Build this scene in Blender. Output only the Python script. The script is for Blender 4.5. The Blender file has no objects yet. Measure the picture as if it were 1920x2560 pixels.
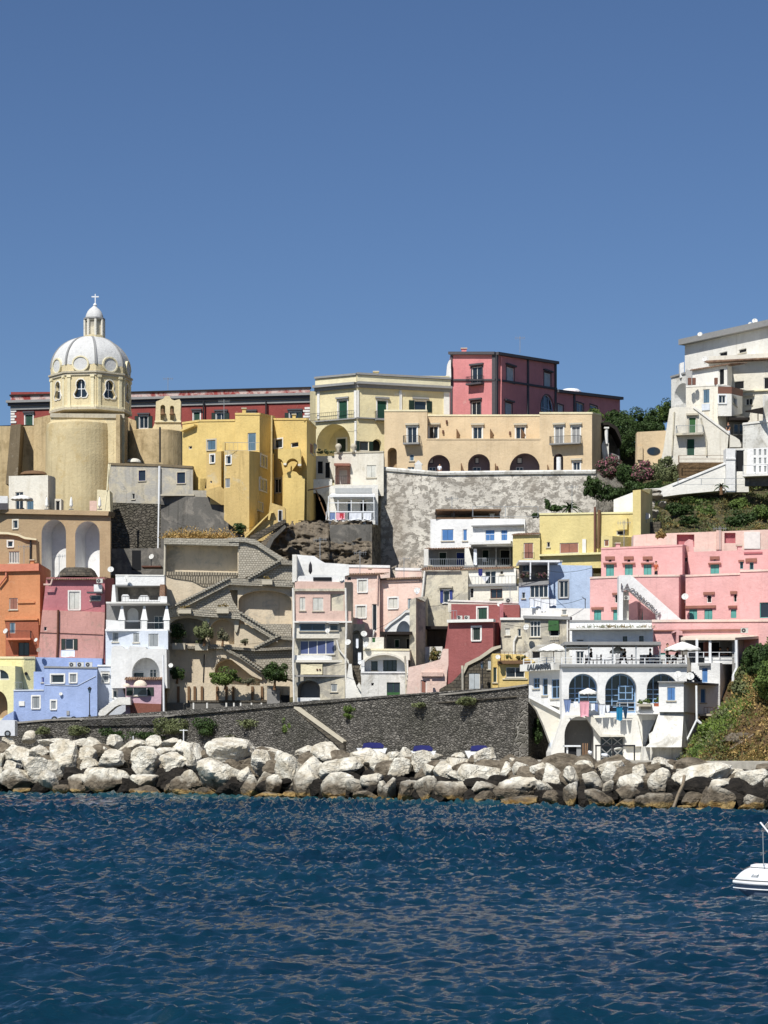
import bpy, math, random
import numpy as np
from mathutils import Vector, noise
from mathutils.geometry import tessellate_polygon
random.seed(7)
SC = bpy.context.scene
COL = SC.collection
# ---------------------------------------------------------------- camera, sky, sun, exposure
F, HZ, CH = 5706.0, 1880.0, 4.0          # focal length in photo pixels, horizon row, eye height (m)
cam = bpy.data.objects.new('camera', bpy.data.cameras.new('camera'))
COL.objects.link(cam)
cam.location = (0, 0, CH); cam.rotation_euler = (math.radians(90), 0, 0)
cam.data.sensor_fit = 'HORIZONTAL'; cam.data.sensor_width = 36
cam.data.lens = 36*F/1920; cam.data.shift_y = (HZ-1280)/1920
cam.data.clip_end = 20000
SC.camera = cam
EL, AZ = math.radians(50), math.radians(27)   # sun height, and how far left of straight behind the camera
wd = bpy.data.worlds.new('World'); SC.world = wd; wd.use_nodes = True
nt = wd.node_tree
sky = nt.nodes.new('ShaderNodeTexSky'); sky.sky_type = 'NISHITA'; sky.sun_disc = False
sky.sun_elevation = EL; sky.sun_rotation = math.pi+AZ
sky.altitude = 900; sky.air_density = 1.0; sky.dust_density = 0.25; sky.ozone_density = 3.2
nt.nodes['Background'].inputs[1].default_value = 0.064
tint = nt.nodes.new('ShaderNodeMix'); tint.data_type = 'RGBA'; tint.blend_type = 'MULTIPLY'; tint.inputs[0].default_value = 1; tint.inputs[7].default_value = (.76, .87, 1.04, 1)
nt.links.new(sky.outputs[0], tint.inputs[6]); nt.links.new(tint.outputs[2], nt.nodes['Background'].inputs[0])
sl = bpy.data.lights.new('sun', 'SUN'); sl.energy = 4.5; sl.angle = math.radians(0.5); sl.color = (1, .965, .91)
sun = bpy.data.objects.new('sun', sl); COL.objects.link(sun)
sd = Vector((-math.sin(AZ)*math.cos(EL), -math.cos(AZ)*math.cos(EL), math.sin(EL)))
sun.rotation_euler = (-sd).to_track_quat('-Z', 'Y').to_euler()
vs = SC.view_settings; vs.view_transform = 'Standard'; vs.look = 'None'; vs.exposure = 0.27; vs.gamma = 1
SC.cycles.max_bounces = 5; SC.cycles.diffuse_bounces = 3; SC.cycles.glossy_bounces = 3

# ---------------------------------------------------------------- materials
def lin(v):
    v /= 255.0
    return v/12.92 if v < .04045 else ((v+.055)/1.055)**2.4
def C(r, g, b, k=.9):
    return tuple(min(.85, lin(x)*k) for x in (r, g, b))
class MD(dict):
    def __missing__(s, k):
        if 'sh_'+k in s: return s['sh_'+k]
        print('MISSING MATERIAL', k); return s['trim_grey']
MATS = MD()
class NT:
    def __init__(s, name):
        s.m = bpy.data.materials.new(name); s.m.use_nodes = True
        s.t = s.m.node_tree; s.b = s.t.nodes['Principled BSDF']
        g = s.n('ShaderNodeNewGeometry'); s.pos = g.outputs['Position']
        s.b.inputs['Specular IOR Level'].default_value = .25
    def n(s, typ, **k):
        o = s.t.nodes.new(typ)
        for a, v in k.items(): setattr(o, a, v)
        return o
    def l(s, a, b): s.t.links.new(a, b)
    def mapped(s, sx, sy, sz):
        m = s.n('ShaderNodeMapping'); m.inputs['Scale'].default_value = (sx, sy, sz); s.l(s.pos, m.inputs[0]); return m.outputs[0]
    def noise(s, scale, det=5, rough=.6, vec=None, dist=0):
        o = s.n('ShaderNodeTexNoise'); o.inputs['Scale'].default_value = scale; o.inputs['Detail'].default_value = det
        o.inputs['Roughness'].default_value = rough; o.inputs['Distortion'].default_value = dist
        s.l(vec or s.pos, o.inputs['Vector']); return o.outputs['Fac']
    def ramp(s, fac, a, b, va=0., vb=1.):
        o = s.n('ShaderNodeMapRange'); o.inputs[1].default_value = a; o.inputs[2].default_value = b
        o.inputs[3].default_value = va; o.inputs[4].default_value = vb; s.l(fac, o.inputs[0]); return o.outputs[0]
    def mix(s, fac, a, b, mode='MIX'):
        o = s.n('ShaderNodeMix', data_type='RGBA', blend_type=mode)
        for i, v in ((0, fac), (6, a), (7, b)):
            if isinstance(v, (int, float)): o.inputs[i].default_value = v
            elif isinstance(v, tuple): o.inputs[i].default_value = (*v, 1)
            else: s.l(v, o.inputs[i])
        return o.outputs[2]
    def math(s, op, a, b):
        o = s.n('ShaderNodeMath', operation=op)
        for i, v in ((0, a), (1, b)):
            if isinstance(v, (int, float)): o.inputs[i].default_value = v
            else: s.l(v, o.inputs[i])
        return o.outputs[0]
    def bump(s, h, dist=.05, st=1.):
        o = s.n('ShaderNodeBump'); o.inputs['Distance'].default_value = dist; o.inputs['Strength'].default_value = st
        s.l(h, o.inputs['Height']); s.l(o.outputs[0], s.b.inputs['Normal'])
    def col(s, c): s.l(c, s.b.inputs['Base Color']) if not isinstance(c, tuple) else s.b.inputs['Base Color'].__setattr__('default_value', (*c, 1))
def plaster(key, rgb, stain=(120, 112, 100), amt=.25, patch=None, pamt=.0, var=.13, rough=.9):
    t = NT(key); base = C(*rgb); lum = .3*base[0]+.55*base[1]+.15*base[2]; base = tuple(lum+(x-lum)*.83 for x in base)
    dk = tuple(x*(1-1.1*var) for x in base); lt = tuple(min(.88, x*(1+var*1.1)) for x in base)
    c = t.mix(t.ramp(t.noise(.35, 6, .65), .3, .7), dk, lt)
    c = t.mix(t.ramp(t.noise(2.6, 4, .6), .25, .75, 0, .35), c, tuple(x*.86 for x in base))
    if patch: c = t.mix(t.ramp(t.noise(.45, 8, .68, dist=.6), .6-pamt*.25, .7-pamt*.25, 0, .8), c, C(*patch))
    st = t.noise(1., 7, .7, vec=t.mapped(.9, .9, .16))
    c = t.mix(t.ramp(st, .54, .8, 0, amt*1.3), c, C(*stain))
    c = t.mix(t.ramp(t.noise(.55, 9, .7, vec=t.mapped(1, 1, .8), dist=.5), .63, .67, 0, .45), c, tuple(x*.55+y*.4 for x, y in zip(base, C(214, 206, 190))))   # faded, re-plastered patches
    c = t.mix(t.ramp(t.noise(1.7, 9, .75, vec=t.mapped(1, 1, .5)), .57, .63, 0, .1+amt*.5), c, C(*stain))           # small scuffs and damp spots
    c = t.mix(t.ramp(t.noise(.9, 8, .7, vec=t.mapped(2.2, 2.2, .1)), .56, .7, 0, .08+amt*.6), c, tuple(x*.6 for x in C(*stain)))   # run marks
    t.col(c); t.b.inputs['Roughness'].default_value = rough
    t.bump(t.noise(3.5, 6, .65), .08, .7)
    MATS[key] = t.m; return t
def flat(key, rgb, rough=.6, metal=0., var=.06, k=.9, spec=.3):
    t = NT(key); b = C(*rgb, k)
    t.col(t.mix(t.ramp(t.noise(3., 4), .3, .7), tuple(x*(1-2*var) for x in b), tuple(min(.9, x*(1+var)) for x in b)))
    t.b.inputs['Roughness'].default_value = rough; t.b.inputs['Metallic'].default_value = metal
    t.b.inputs['Specular IOR Level'].default_value = spec
    MATS[key] = t.m; return t
def shutter_mat(key, rgb):
    t = NT(key); b = C(*rgb)
    w = t.n('ShaderNodeTexWave', bands_direction='Z'); w.inputs['Scale'].default_value = 3.2; t.l(t.pos, w.inputs[0])
    t.col(t.mix(t.ramp(t.noise(1.7, 4), .3, .7), tuple(x*.75 for x in b), b)); t.b.inputs['Roughness'].default_value = .5
    t.bump(w.outputs[1], .03, .8); MATS[key] = t.m
# house plasters, named for their own colour; shade_grey has shade put into it
for k, rgb, st, amt, pt, pa in (
    ('yellow', (230, 198, 106), (170, 140, 84), .22, None, 0), ('pale_yellow', (238, 228, 160), (180, 165, 120), .2, None, 0),
    ('lemon', (228, 208, 128), (180, 160, 90), .2, None, 0), ('cream', (232, 217, 164), (170, 155, 120), .2, None, 0),
    ('cream_band', (236, 224, 180), (180, 165, 130), .15, None, 0),
    ('beige', (224, 197, 152), (180, 152, 110), .22, None, 0), ('tan', (184, 156, 114), (150, 120, 86), .2, None, 0),
    ('ochre_wall', (206, 180, 128), (128, 108, 76), .5, (168, 148, 110), .4), ('apse', (214, 194, 142), (165, 144, 102), .35, (200, 178, 130), .3),
    ('dark_ochre', (128, 112, 84), (84, 74, 58), .5, None, 0),
    ('grey_beige', (196, 186, 160), (112, 106, 92), .5, (168, 166, 160), .6), ('cream_white', (230, 224, 206), (165, 152, 125), .35, None, 0),
    ('white', (236, 236, 232), (178, 176, 168), .18, None, 0), ('white_old', (226, 224, 214), (138, 132, 118), .5, (176, 172, 160), .35),
    ('white_blue', (206, 214, 224), (160, 168, 178), .2, None, 0), ('white_warm', (237, 234, 223), (190, 178, 150), .22, None, 0),
    ('coral', (224, 136, 136), (160, 80, 86), .15, None, 0), ('crimson', (198, 118, 124), (150, 80, 88), .2, None, 0), ('dark_red', (158, 68, 60), (110, 40, 36), .3, None, 0),
    ('red_peel', (160, 60, 54), (120, 50, 46), .2, (214, 200, 190), .75), ('brick_red', (166, 90, 86), (130, 66, 60), .25, None, 0),
    ('pink', (236, 176, 170), (196, 136, 130), .18, None, 0), ('pink_light', (240, 206, 188), (206, 170, 150), .3, (226, 214, 200), .3),
    ('pink_old', (226, 190, 172), (176, 140, 124), .3, None, 0), ('salmon', (212, 152, 138), (150, 110, 98), .6, (170, 142, 128), .2),
    ('magenta_pink', (196, 112, 116), (150, 80, 90), .3, None, 0), ('orange', (218, 142, 84), (176, 98, 50), .2, None, 0),
    ('orange_band', (224, 132, 96), (190, 96, 60), .2, None, 0), ('dark_orange', (172, 96, 64), (130, 64, 40), .25, None, 0),
    ('blue', (156, 178, 222), (120, 140, 182), .22, None, 0), ('pale_blue', (178, 200, 228), (140, 160, 186), .25, None, 0),
    ('lilac', (206, 168, 180), (160, 124, 138), .2, None, 0), ('brown_red', (142, 84, 66), (100, 60, 50), .3, None, 0),
    ('old_cream', (216, 206, 178), (120, 112, 96), .6, (160, 156, 146), .55), ('terrace_beige', (218, 200, 168), (150, 136, 112), .4, (172, 166, 152), .2),
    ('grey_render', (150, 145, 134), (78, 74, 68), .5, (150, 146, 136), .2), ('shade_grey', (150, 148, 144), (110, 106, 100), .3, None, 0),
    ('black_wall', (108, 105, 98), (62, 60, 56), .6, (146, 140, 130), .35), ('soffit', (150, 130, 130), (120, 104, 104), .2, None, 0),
    ('dome_plaster', (214, 214, 210), (150, 150, 148), .35, None, 0), ('church', (228, 210, 160), (160, 140, 100), .35, None, 0),
    ('church_grey', (196, 186, 160), (126, 118, 100), .6, None, 0), ('yellow_dirty', (214, 182, 104), (150, 128, 84), .5, (200, 190, 160), .1)):
    plaster(k, rgb, st, amt, pt, pa)
for k, rgb in (('green', (30, 78, 60)), ('dk_green', (26, 50, 44)), ('teal', (96, 178, 168)), ('blue_sh', (74, 128, 190)), ('navy', (40, 62, 140)),
               ('slate', (92, 124, 146)), ('white_sh', (226, 226, 216)), ('brown_sh', (150, 98, 72)), ('pink_brown', (164, 110, 92)),
               ('grey_sh', (150, 156, 158)), ('pale_sh', (206, 214, 218)), ('bright_green', (48, 104, 48)), ('wood', (104, 62, 44))):
    shutter_mat('sh_'+k, rgb)
for k, rgb, r in (('trim_white', (236, 234, 226), .6), ('trim_grey', (150, 150, 148), .8), ('trim_dark', (84, 82, 86), .8), ('paint_white', (240, 242, 242), .35), ('dish_grey', (214, 214, 208), .5),
                  ('dark', (20, 22, 26), .7), ('iron', (44, 44, 46), .5), ('zinc', (150, 156, 160), .4), ('ac_casing', (214, 212, 202), .5), ('fan', (60, 62, 62), .6),
                  ('canvas', (244, 243, 236), .8), ('canvas_cream', (232, 216, 196), .8), ('stone_trim', (198, 190, 170), .9), ('wood_old', (120, 92, 66), .8),
                  ('brown_fence', (122, 86, 72), .8), ('curtain', (206, 206, 196), .9), ('curtain_blue', (84, 96, 160), .6), ('beam', (40, 34, 30), .8),
                  ('cloth_white', (232, 236, 242), .9), ('cloth_pink', (232, 168, 180), .9), ('cloth_teal', (28, 120, 160), .9), ('cloth_navy', (30, 60, 84), .9),
                  ('cloth_blue', (120, 140, 180), .9), ('cloth_red', (190, 60, 70), .9), ('letter', (104, 98, 98), .6), ('letter_dark', (78, 84, 92), .5), ('skin', (196, 150, 120), .6),
                  ('hair', (40, 30, 24), .7), ('denim', (60, 72, 100), .8), ('shirt_dark', (44, 44, 50), .8), ('tarp_blue', (40, 44, 110), .6), ('hull_grey', (118, 134, 156), .35),
                  ('gelcoat', (246, 248, 250), .25), ('rubber', (120, 122, 120), .6), ('terracotta', (176, 96, 66), .8), ('glass_tint', (52, 66, 84), .12), ('frame_blue', (140, 172, 206), .4),
                  ('car_paint', (226, 228, 230), .25), ('awning_grey', (176, 178, 176), .8), ('patchwork', (150, 132, 120), .8)):
    flat(k, rgb, r)
t = flat('glass', (40, 50, 58), .08, spec=.6); 
def brickish(key, c1, c2, mort, bw, bh, ms, bd, axis=1.0):
    t = NT(key); x = t.n('ShaderNodeSeparateXYZ'); t.l(t.pos, x.inputs[0])
    cb = t.n('ShaderNodeCombineXYZ'); t.l(t.math('ADD', x.outputs[0], t.math('MULTIPLY', x.outputs[1], axis*.5)), cb.inputs[0]); t.l(x.outputs[2], cb.inputs[1])
    nz = t.n('ShaderNodeTexNoise'); nz.inputs['Scale'].default_value = 1.2; t.l(t.pos, nz.inputs[0])
    va = t.n('ShaderNodeVectorMath', operation='MULTIPLY_ADD'); t.l(nz.outputs['Color'], va.inputs[0]); va.inputs[1].default_value = (.22, .22, 0); t.l(cb.outputs[0], va.inputs[2])
    b = t.n('ShaderNodeTexBrick'); t.l(va.outputs[0], b.inputs['Vector'])
    b.inputs['Color1'].default_value = (*C(*c1), 1); b.inputs['Color2'].default_value = (*C(*c2), 1); b.inputs['Mortar'].default_value = (*C(*mort), 1)
    b.inputs['Scale'].default_value = 1; b.inputs['Mortar Size'].default_value = ms; b.inputs['Brick Width'].default_value = bw; b.inputs['Row Height'].default_value = bh
    c = t.mix(t.ramp(t.noise(.7, 7, .7), .35, .7, 0, .5), b.outputs['Color'], C(*[int((a+d)*.4) for a, d in zip(c1, c2)]))
    t.col(c); t.b.inputs['Roughness'].default_value = .95
    t.bump(t.math('SUBTRACT', t.noise(2.5, 6, .7), t.math('MULTIPLY', b.outputs['Fac'], bd)), .14, .9); MATS[key] = t.m
brickish('blockwork', (206, 198, 180), (186, 178, 160), (150, 142, 126), .3, .24, .035, .6)
brickish('pale_course', (196, 190, 174), (176, 170, 154), (140, 134, 120), .5, .2, .02, .4)
brickish('slatted', (186, 174, 150), (168, 158, 138), (84, 78, 68), .28, .9, .06, 1.)
brickish('masonry', (112, 104, 90), (86, 82, 74), (66, 62, 56), .55, .32, .03, .5)
brickish('brickwork', (168, 120, 88), (150, 100, 74), (170, 158, 140), .3, .12, .02, .5)
def rubble(key, sc, stone, mort, edge, jitter=.5):
    t = NT(key)
    v = t.n('ShaderNodeTexVoronoi', feature='DISTANCE_TO_EDGE'); v2 = t.n('ShaderNodeTexVoronoi')
    mp = t.mapped(1, 1, 1.7); nw = t.n('ShaderNodeTexNoise'); nw.inputs['Scale'].default_value = 1.5; t.l(t.pos, nw.inputs[0]); va = t.n('ShaderNodeVectorMath', operation='MULTIPLY_ADD'); t.l(nw.outputs['Color'], va.inputs[0]); va.inputs[1].default_value = (.5, .5, .5); t.l(mp, va.inputs[2]); mp = va.outputs[0]
    for q in (v, v2): q.inputs['Scale'].default_value = sc; t.l(mp, q.inputs['Vector'])
    cell = t.n('ShaderNodeSeparateColor'); t.l(v2.outputs['Color'], cell.inputs[0])
    c = t.mix(cell.outputs[0], tuple(x*(1-jitter) for x in C(*stone)), tuple(x*(1+jitter) for x in C(*stone)))
    c = t.mix(t.ramp(t.noise(.25, 5, .6), .4, .65, 0, .5), c, C(58, 62, 46))
    c = t.mix(t.ramp(v.outputs['Distance'], 0, edge, 1, 0), c, C(*mort))
    c = t.mix(t.ramp(t.noise(6, 4, .7), .3, .7, 0, .4), c, tuple(x*.5 for x in C(*stone)))
    t.col(c); t.b.inputs['Roughness'].default_value = .95
    t.bump(t.math('ADD', t.ramp(v.outputs['Distance'], 0, edge*3), t.math('MULTIPLY', t.noise(5, 5), .5)), .16, 1.); MATS[key] = t.m
rubble('lava_rubble', 3.0, (126, 122, 115), (54, 52, 50), .1, .6)
rubble('dark_stone', 1.9, (108, 102, 92), (78, 74, 68), .06, .35)
rubble('lava_blocks', 1.5, (74, 72, 70), (132, 128, 120), .05, .35)
rubble('corner_stone', 1.7, (116, 112, 106), (196, 192, 182), .06, .3)
def peeled():
    t = NT('peeled_wall')
    c = t.mix(t.ramp(t.noise(.5, 6, .6), .35, .65), C(206, 200, 188), C(232, 226, 212))
    x = t.n('ShaderNodeSeparateXYZ'); t.l(t.pos, x.inputs[0])
    low = t.ramp(t.math('ADD', x.outputs[2], t.math('MULTIPLY', t.noise(.2, 3), 8.)), 32, 28)
    c = t.mix(t.math('MULTIPLY', low, .8), c, C(226, 200, 176))
    n1 = t.noise(1.05, 10, .72, vec=t.mapped(1, 1, 1.3), dist=.35)
    c = t.mix(t.ramp(n1, .49, .53, 0, .85), c, C(146, 140, 130))
    c = t.mix(t.ramp(t.noise(2.3, 8, .7, dist=.2), .58, .62, 0, .8), c, C(118, 112, 102))
    c = t.mix(t.ramp(t.noise(.16, 4, .6), .52, .68, 0, .55), c, C(148, 138, 124))
    t.col(c); t.b.inputs['Roughness'].default_value = .95; t.bump(n1, .25, .8); MATS['peeled_wall'] = t.m
peeled()
def tufa(key, a, b, sc=.5, bd=.5):
    t = NT(key); n1 = t.noise(sc, 10, .7, vec=t.mapped(1, 1, 1.7), dist=.8)
    c = t.mix(t.ramp(n1, .35, .65), C(*b), C(*a)); c = t.mix(t.ramp(t.noise(3.4, 6, .7), .3, .7, 0, .5), c, tuple(x*.5 for x in C(*b)))
    t.col(c); t.b.inputs['Roughness'].default_value = 1; t.bump(n1, bd, 1.); MATS[key] = t.m
tufa('tufa', (158, 146, 128), (104, 94, 80)); tufa('soil', (128, 104, 74), (86, 70, 50), 1.2, .2); tufa('scrub_soil', (116, 106, 78), (74, 72, 48), .8, .3)
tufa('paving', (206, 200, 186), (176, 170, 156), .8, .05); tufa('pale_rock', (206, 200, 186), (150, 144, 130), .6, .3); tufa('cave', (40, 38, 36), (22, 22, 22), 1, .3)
def tiles():
    t = NT('roof_tiles'); w = t.n('ShaderNodeTexWave', bands_direction='X'); w.inputs['Scale'].default_value = 1.3; t.l(t.pos, w.inputs[0])
    t.col(t.mix(t.ramp(t.noise(1.8, 6), .35, .65), C(160, 132, 108), C(118, 92, 78))); t.b.inputs['Roughness'].default_value = .95
    t.bump(w.outputs[1], .1, 1); MATS['roof_tiles'] = t.m
tiles()
def rockmat():
    t = NT('limestone'); x = t.n('ShaderNodeSeparateXYZ'); t.l(t.pos, x.inputs[0])
    n1 = t.noise(1.1, 12, .7, dist=.7)
    pale = t.mix(t.ramp(t.noise(.8, 9, .65, dist=.5), .38, .62), C(206, 195, 172), C(250, 244, 228))
    vein = t.ramp(t.math('ABSOLUTE', t.math('SUBTRACT', t.noise(1.6, 8, .6, dist=1.2), .5), 0), 0, .015, .22, 0)
    pale = t.mix(vein, pale, C(120, 106, 86))
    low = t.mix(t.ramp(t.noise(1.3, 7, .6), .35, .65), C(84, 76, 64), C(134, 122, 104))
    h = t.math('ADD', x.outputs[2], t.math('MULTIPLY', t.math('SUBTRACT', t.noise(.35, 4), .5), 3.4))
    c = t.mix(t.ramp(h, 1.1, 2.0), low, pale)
    tide = t.mix(t.ramp(t.noise(1.5, 5), .4, .6), C(120, 92, 48), C(176, 150, 100))
    h2 = t.math('ADD', x.outputs[2], t.math('MULTIPLY', t.math('SUBTRACT', t.noise(.8, 4), .5), 1.1))
    c = t.mix(t.ramp(h2, .62, .4), c, tide)
    c = t.mix(t.ramp(h2, .22, .08), c, C(52, 46, 32))
    t.col(c); t.b.inputs['Roughness'].default_value = .92
    t.bump(t.math('ADD', n1, t.math('MULTIPLY', t.ramp(t.math('ABSOLUTE', t.math('SUBTRACT', t.noise(.8, 5, .55, vec=t.mapped(1, 1, 1.6), dist=.4), .5), 0), 0, .04), .2)), .36, 1.); MATS['limestone'] = t.m
rockmat()
tufa('shadow_rock', (164, 152, 132), (96, 86, 72), 1.0, .4)  # upper filler stones, toned down so the gaps look shaded
tufa('dark_rubble', (70, 64, 56), (30, 28, 26), 1.4, .5)  # shade of the gaps between boulders put into the stone colour
def leafmat(key, a, b, c3=None, amt=0):
    t = NT(key); c = t.mix(t.ramp(t.noise(.9, 3), .35, .65), C(*a), C(*b)); c = t.mix(t.ramp(t.noise(9., 2), .4, .6, 0, .5), c, tuple(x*1.5 for x in C(*b)))
    if c3: c = t.mix(t.ramp(t.noise(3., 3), .66-amt, .68-amt), c, C(*c3))
    t.col(c); t.b.inputs['Roughness'].default_value = .6
    t.b.inputs['Specular IOR Level'].default_value = .2; MATS[key] = t.m
leafmat('leaf_dark', (34, 48, 28), (62, 82, 40)); leafmat('leaf_green', (52, 72, 36), (98, 116, 56)); leafmat('leaf_olive', (76, 84, 56), (112, 118, 80))
leafmat('leaf_pinkish', (54, 62, 44), (86, 90, 66), (156, 96, 110), .14); leafmat('leaf_dry', (110, 96, 58), (146, 126, 76)); leafmat('leaf_brown', (92, 82, 52), (120, 108, 66), (80, 94, 48), .12)
leafmat('leaf_bright', (70, 96, 40), (120, 138, 64)); leafmat('straw', (170, 138, 84), (196, 166, 108))
leafmat('leaf_grey', (84, 86, 66), (118, 116, 92))
# ---------------------------------------------------------------- geometry helpers
def W(px, py, Y): return Vector(((px-960)*Y/F, Y, CH+(HZ-py)*Y/F))
class Seg:
    """a vertical facade plane from (pixel column a, distance Ya) to (b, Yb)"""
    def __init__(s, a, Ya, b, Yb, off=0.):
        s.args = (a, Ya, b, Yb)
        s.p = Vector(((a-960)*Ya/F, Ya)); q = Vector(((b-960)*Yb/F, Yb)); d = q-s.p
        s.L = d.length; s.d = d/s.L; s.n = Vector((s.d.y, -s.d.x)); s.p = s.p+s.n*off
    def shift(s, off):
        r = Seg(*s.args); r.p = s.p+s.n*off; return r
    def uv(s, px, py):
        k = (px-960)/F; u = (k*s.p.y-s.p.x)/(s.d.x-k*s.d.y); Y = s.p.y+u*s.d.y
        return u, CH+(HZ-py)*Y/F
    def w(s, u, z, o=0.): return Vector((s.p.x+s.d.x*u+s.n.x*o, s.p.y+s.d.y*u+s.n.y*o, z))
    def pt(s, px, py, o=0.): u, z = s.uv(px, py); return s.w(u, z, o)
    def rect(s, x0, y0, x1, y1):
        m = (x0+x1)/2; return s.uv(x0, y0)[0], s.uv(m, y1)[1], s.uv(x1, y0)[0], s.uv(m, y0)[1]   # u0,z0(low),u1,z1(top)
def S(Y, Yb=None, a=0, b=1920): return Seg(a, Y, b, Y if Yb is None else Yb)
class MB:
    def __init__(s): s.v = []; s.f = []; s.m = []; s.mats = []
    def mi(s, k):
        if k not in s.mats: s.mats.append(k)
        return s.mats.index(k)
    def add(s, vs, fs, mat):
        o = len(s.v); s.v += [tuple(v) for v in vs]; i = s.mi(mat)
        for f in fs: s.f.append(tuple(x+o for x in f)); s.m.append(i)
        return s
    def box8(s, p, mat): return s.add(p, [(0,1,2,3),(7,6,5,4),(0,4,5,1),(1,5,6,2),(2,6,7,3),(3,7,4,0)], mat)
    def bar(s, g, u0, z0, u1, z1, o0, o1, mat):
        return s.box8([g.w(u0,z0,o1),g.w(u1,z0,o1),g.w(u1,z1,o1),g.w(u0,z1,o1),g.w(u0,z0,o0),g.w(u1,z0,o0),g.w(u1,z1,o0),g.w(u0,z1,o0)], mat)
    def pbar(s, g, x0, y0, x1, y1, o0, o1, mat):           # rectangle given in photo pixels on plane g
        return s.bar(g, *g.rect(x0, y0, x1, y1), o0, o1, mat)
    def box(s, c, d, mat, rz=0):
        ca, sa = math.cos(rz), math.sin(rz); P = []
        for z in (-1, 1):
            for x, y in ((-1,-1),(1,-1),(1,1),(-1,1)):
                a, b = x*d[0]/2, y*d[1]/2; P.append((c[0]+a*ca-b*sa, c[1]+a*sa+b*ca, c[2]+z*d[2]/2))
        return s.add(P, [(3,2,1,0),(4,5,6,7),(0,1,5,4),(1,2,6,5),(2,3,7,6),(3,0,4,7)], mat)
    def tube(s, a, b, r, mat, r2=None, n=6):
        a, b = Vector(a), Vector(b); d = (b-a).normalized(); x = d.orthogonal().normalized(); y = d.cross(x); r2 = r if r2 is None else r2
        P = [a+(x*math.cos(t)+y*math.sin(t))*r for t in [2*math.pi*i/n for i in range(n)]]+[b+(x*math.cos(t)+y*math.sin(t))*r2 for t in [2*math.pi*i/n for i in range(n)]]
        return s.add(P, [(i,(i+1)%n,(i+1)%n+n,i+n) for i in range(n)]+[tuple(range(n))[::-1], tuple(range(n,2*n))], mat)
    def path(s, pts, r, mat):
        for a, b in zip(pts, pts[1:]): s.tube(a, b, r, mat)
        return s
    def poly(s, g, pts, o0, o1, mat, smat=None):               # extruded outline, points in pixels
        uv = [g.uv(*p) for p in pts]; return s.upoly(g, uv, o0, o1, mat, smat)
    def upoly(s, g, uv, o0, o1, mat, smat=None):
        n = len(uv); tr = tessellate_polygon([[Vector((u, z, 0)) for u, z in uv]])
        fr = [g.w(u, z, o1) for u, z in uv]; bk = [g.w(u, z, o0) for u, z in uv]
        s.add(fr, tr, mat); s.add(bk, [t[::-1] for t in tr], mat)
        s.add(fr+bk, [(i,i+n,(i+1)%n+n,(i+1)%n) for i in range(n)], smat or mat); return s
    def lathe(s, c, prof, mat, n=32, a0=0, a1=2*math.pi, sy=1.):
        full = abs(a1-a0-2*math.pi) < 1e-6; m = n if full else n+1
        P = [(c[0]+r*math.sin(a0+(a1-a0)*i/n), c[1]-r*math.cos(a0+(a1-a0)*i/n)*sy, z) for r, z in prof for i in range(m)]
        fs = [(j*m+i, j*m+(i+1)%m, (j+1)*m+(i+1)%m, (j+1)*m+i) for j in range(len(prof)-1) for i in range(n)]
        return s.add(P, fs, mat)
def mesh_obj(name, mb, loc, parent=None, smooth=False):
    me = bpy.data.meshes.new(name); L = Vector(loc)
    me.from_pydata([(v[0]-L.x, v[1]-L.y, v[2]-L.z) for v in mb.v], [], mb.f)
    for k in mb.mats: me.materials.append(MATS[k])
    me.polygons.foreach_set('material_index', mb.m)
    if smooth: me.polygons.foreach_set('use_smooth', [True]*len(me.polygons))
    me.update(); o = bpy.data.objects.new(name, me); COL.objects.link(o)
    if parent: o.parent = parent
    else: o.location = L
    return o
def tag(o, label=None, cat=None, group=None, kind=None):
    for k, v in (('label', label), ('category', cat), ('group', group), ('kind', kind)):
        if v: o[k] = v
    return o
def single(name, label, cat, mb, group=None, smooth=False, kind=None):
    zs = min(v[2] for v in mb.v); xs = [v[0] for v in mb.v]; ys = [v[1] for v in mb.v]
    return tag(mesh_obj(name, mb, ((min(xs)+max(xs))/2, (min(ys)+max(ys))/2, zs), smooth=smooth), label, cat, group, kind)
def arch(g, x0, y0, x1, y1, rise=None, n=14):               # y0 crown, y1 bottom; returns uv outline
    u0, z0, u1, z1 = g.rect(x0, y0, x1, y1); h = (u1-u0)/2 if rise is None else rise*(z1-z0); h = min(h, (z1-z0)*.98)
    c = (u0+u1)/2; r = (u1-u0)/2
    return [(u0, z0), (u1, z0)]+[(c+r*math.cos(math.pi*i/n), z1-h+h*math.sin(math.pi*i/n)) for i in range(n+1)]
class H:            # a hole or opening spec
    pass
def win(x0, y0, x1, y1, k='g', c='white_sh', f='trim_white', t=None, hood=None, sill=True, n=2, rev=.2, nm='window', surf=False, gl='glass', fw=.07, lab=None, tr=None):
    h = H(); h.__dict__.update(locals()); h.a = False; return h
def niche(x0, y0, x1, y1, mat='white', rev=1.5, a=True, rise=None, back=None, nm='arch', lab=None):
    h = H(); h.__dict__.update(locals()); h.k = 'niche'; return h
def awin(x0, y0, x1, y1, f='trim_white', rise=None, rev=.3, gl='glass', nx=3, ny=3, nm='arched_window', t=None):
    h = H(); h.__dict__.update(locals()); h.k = 'aw'; h.a = True; return h
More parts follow.
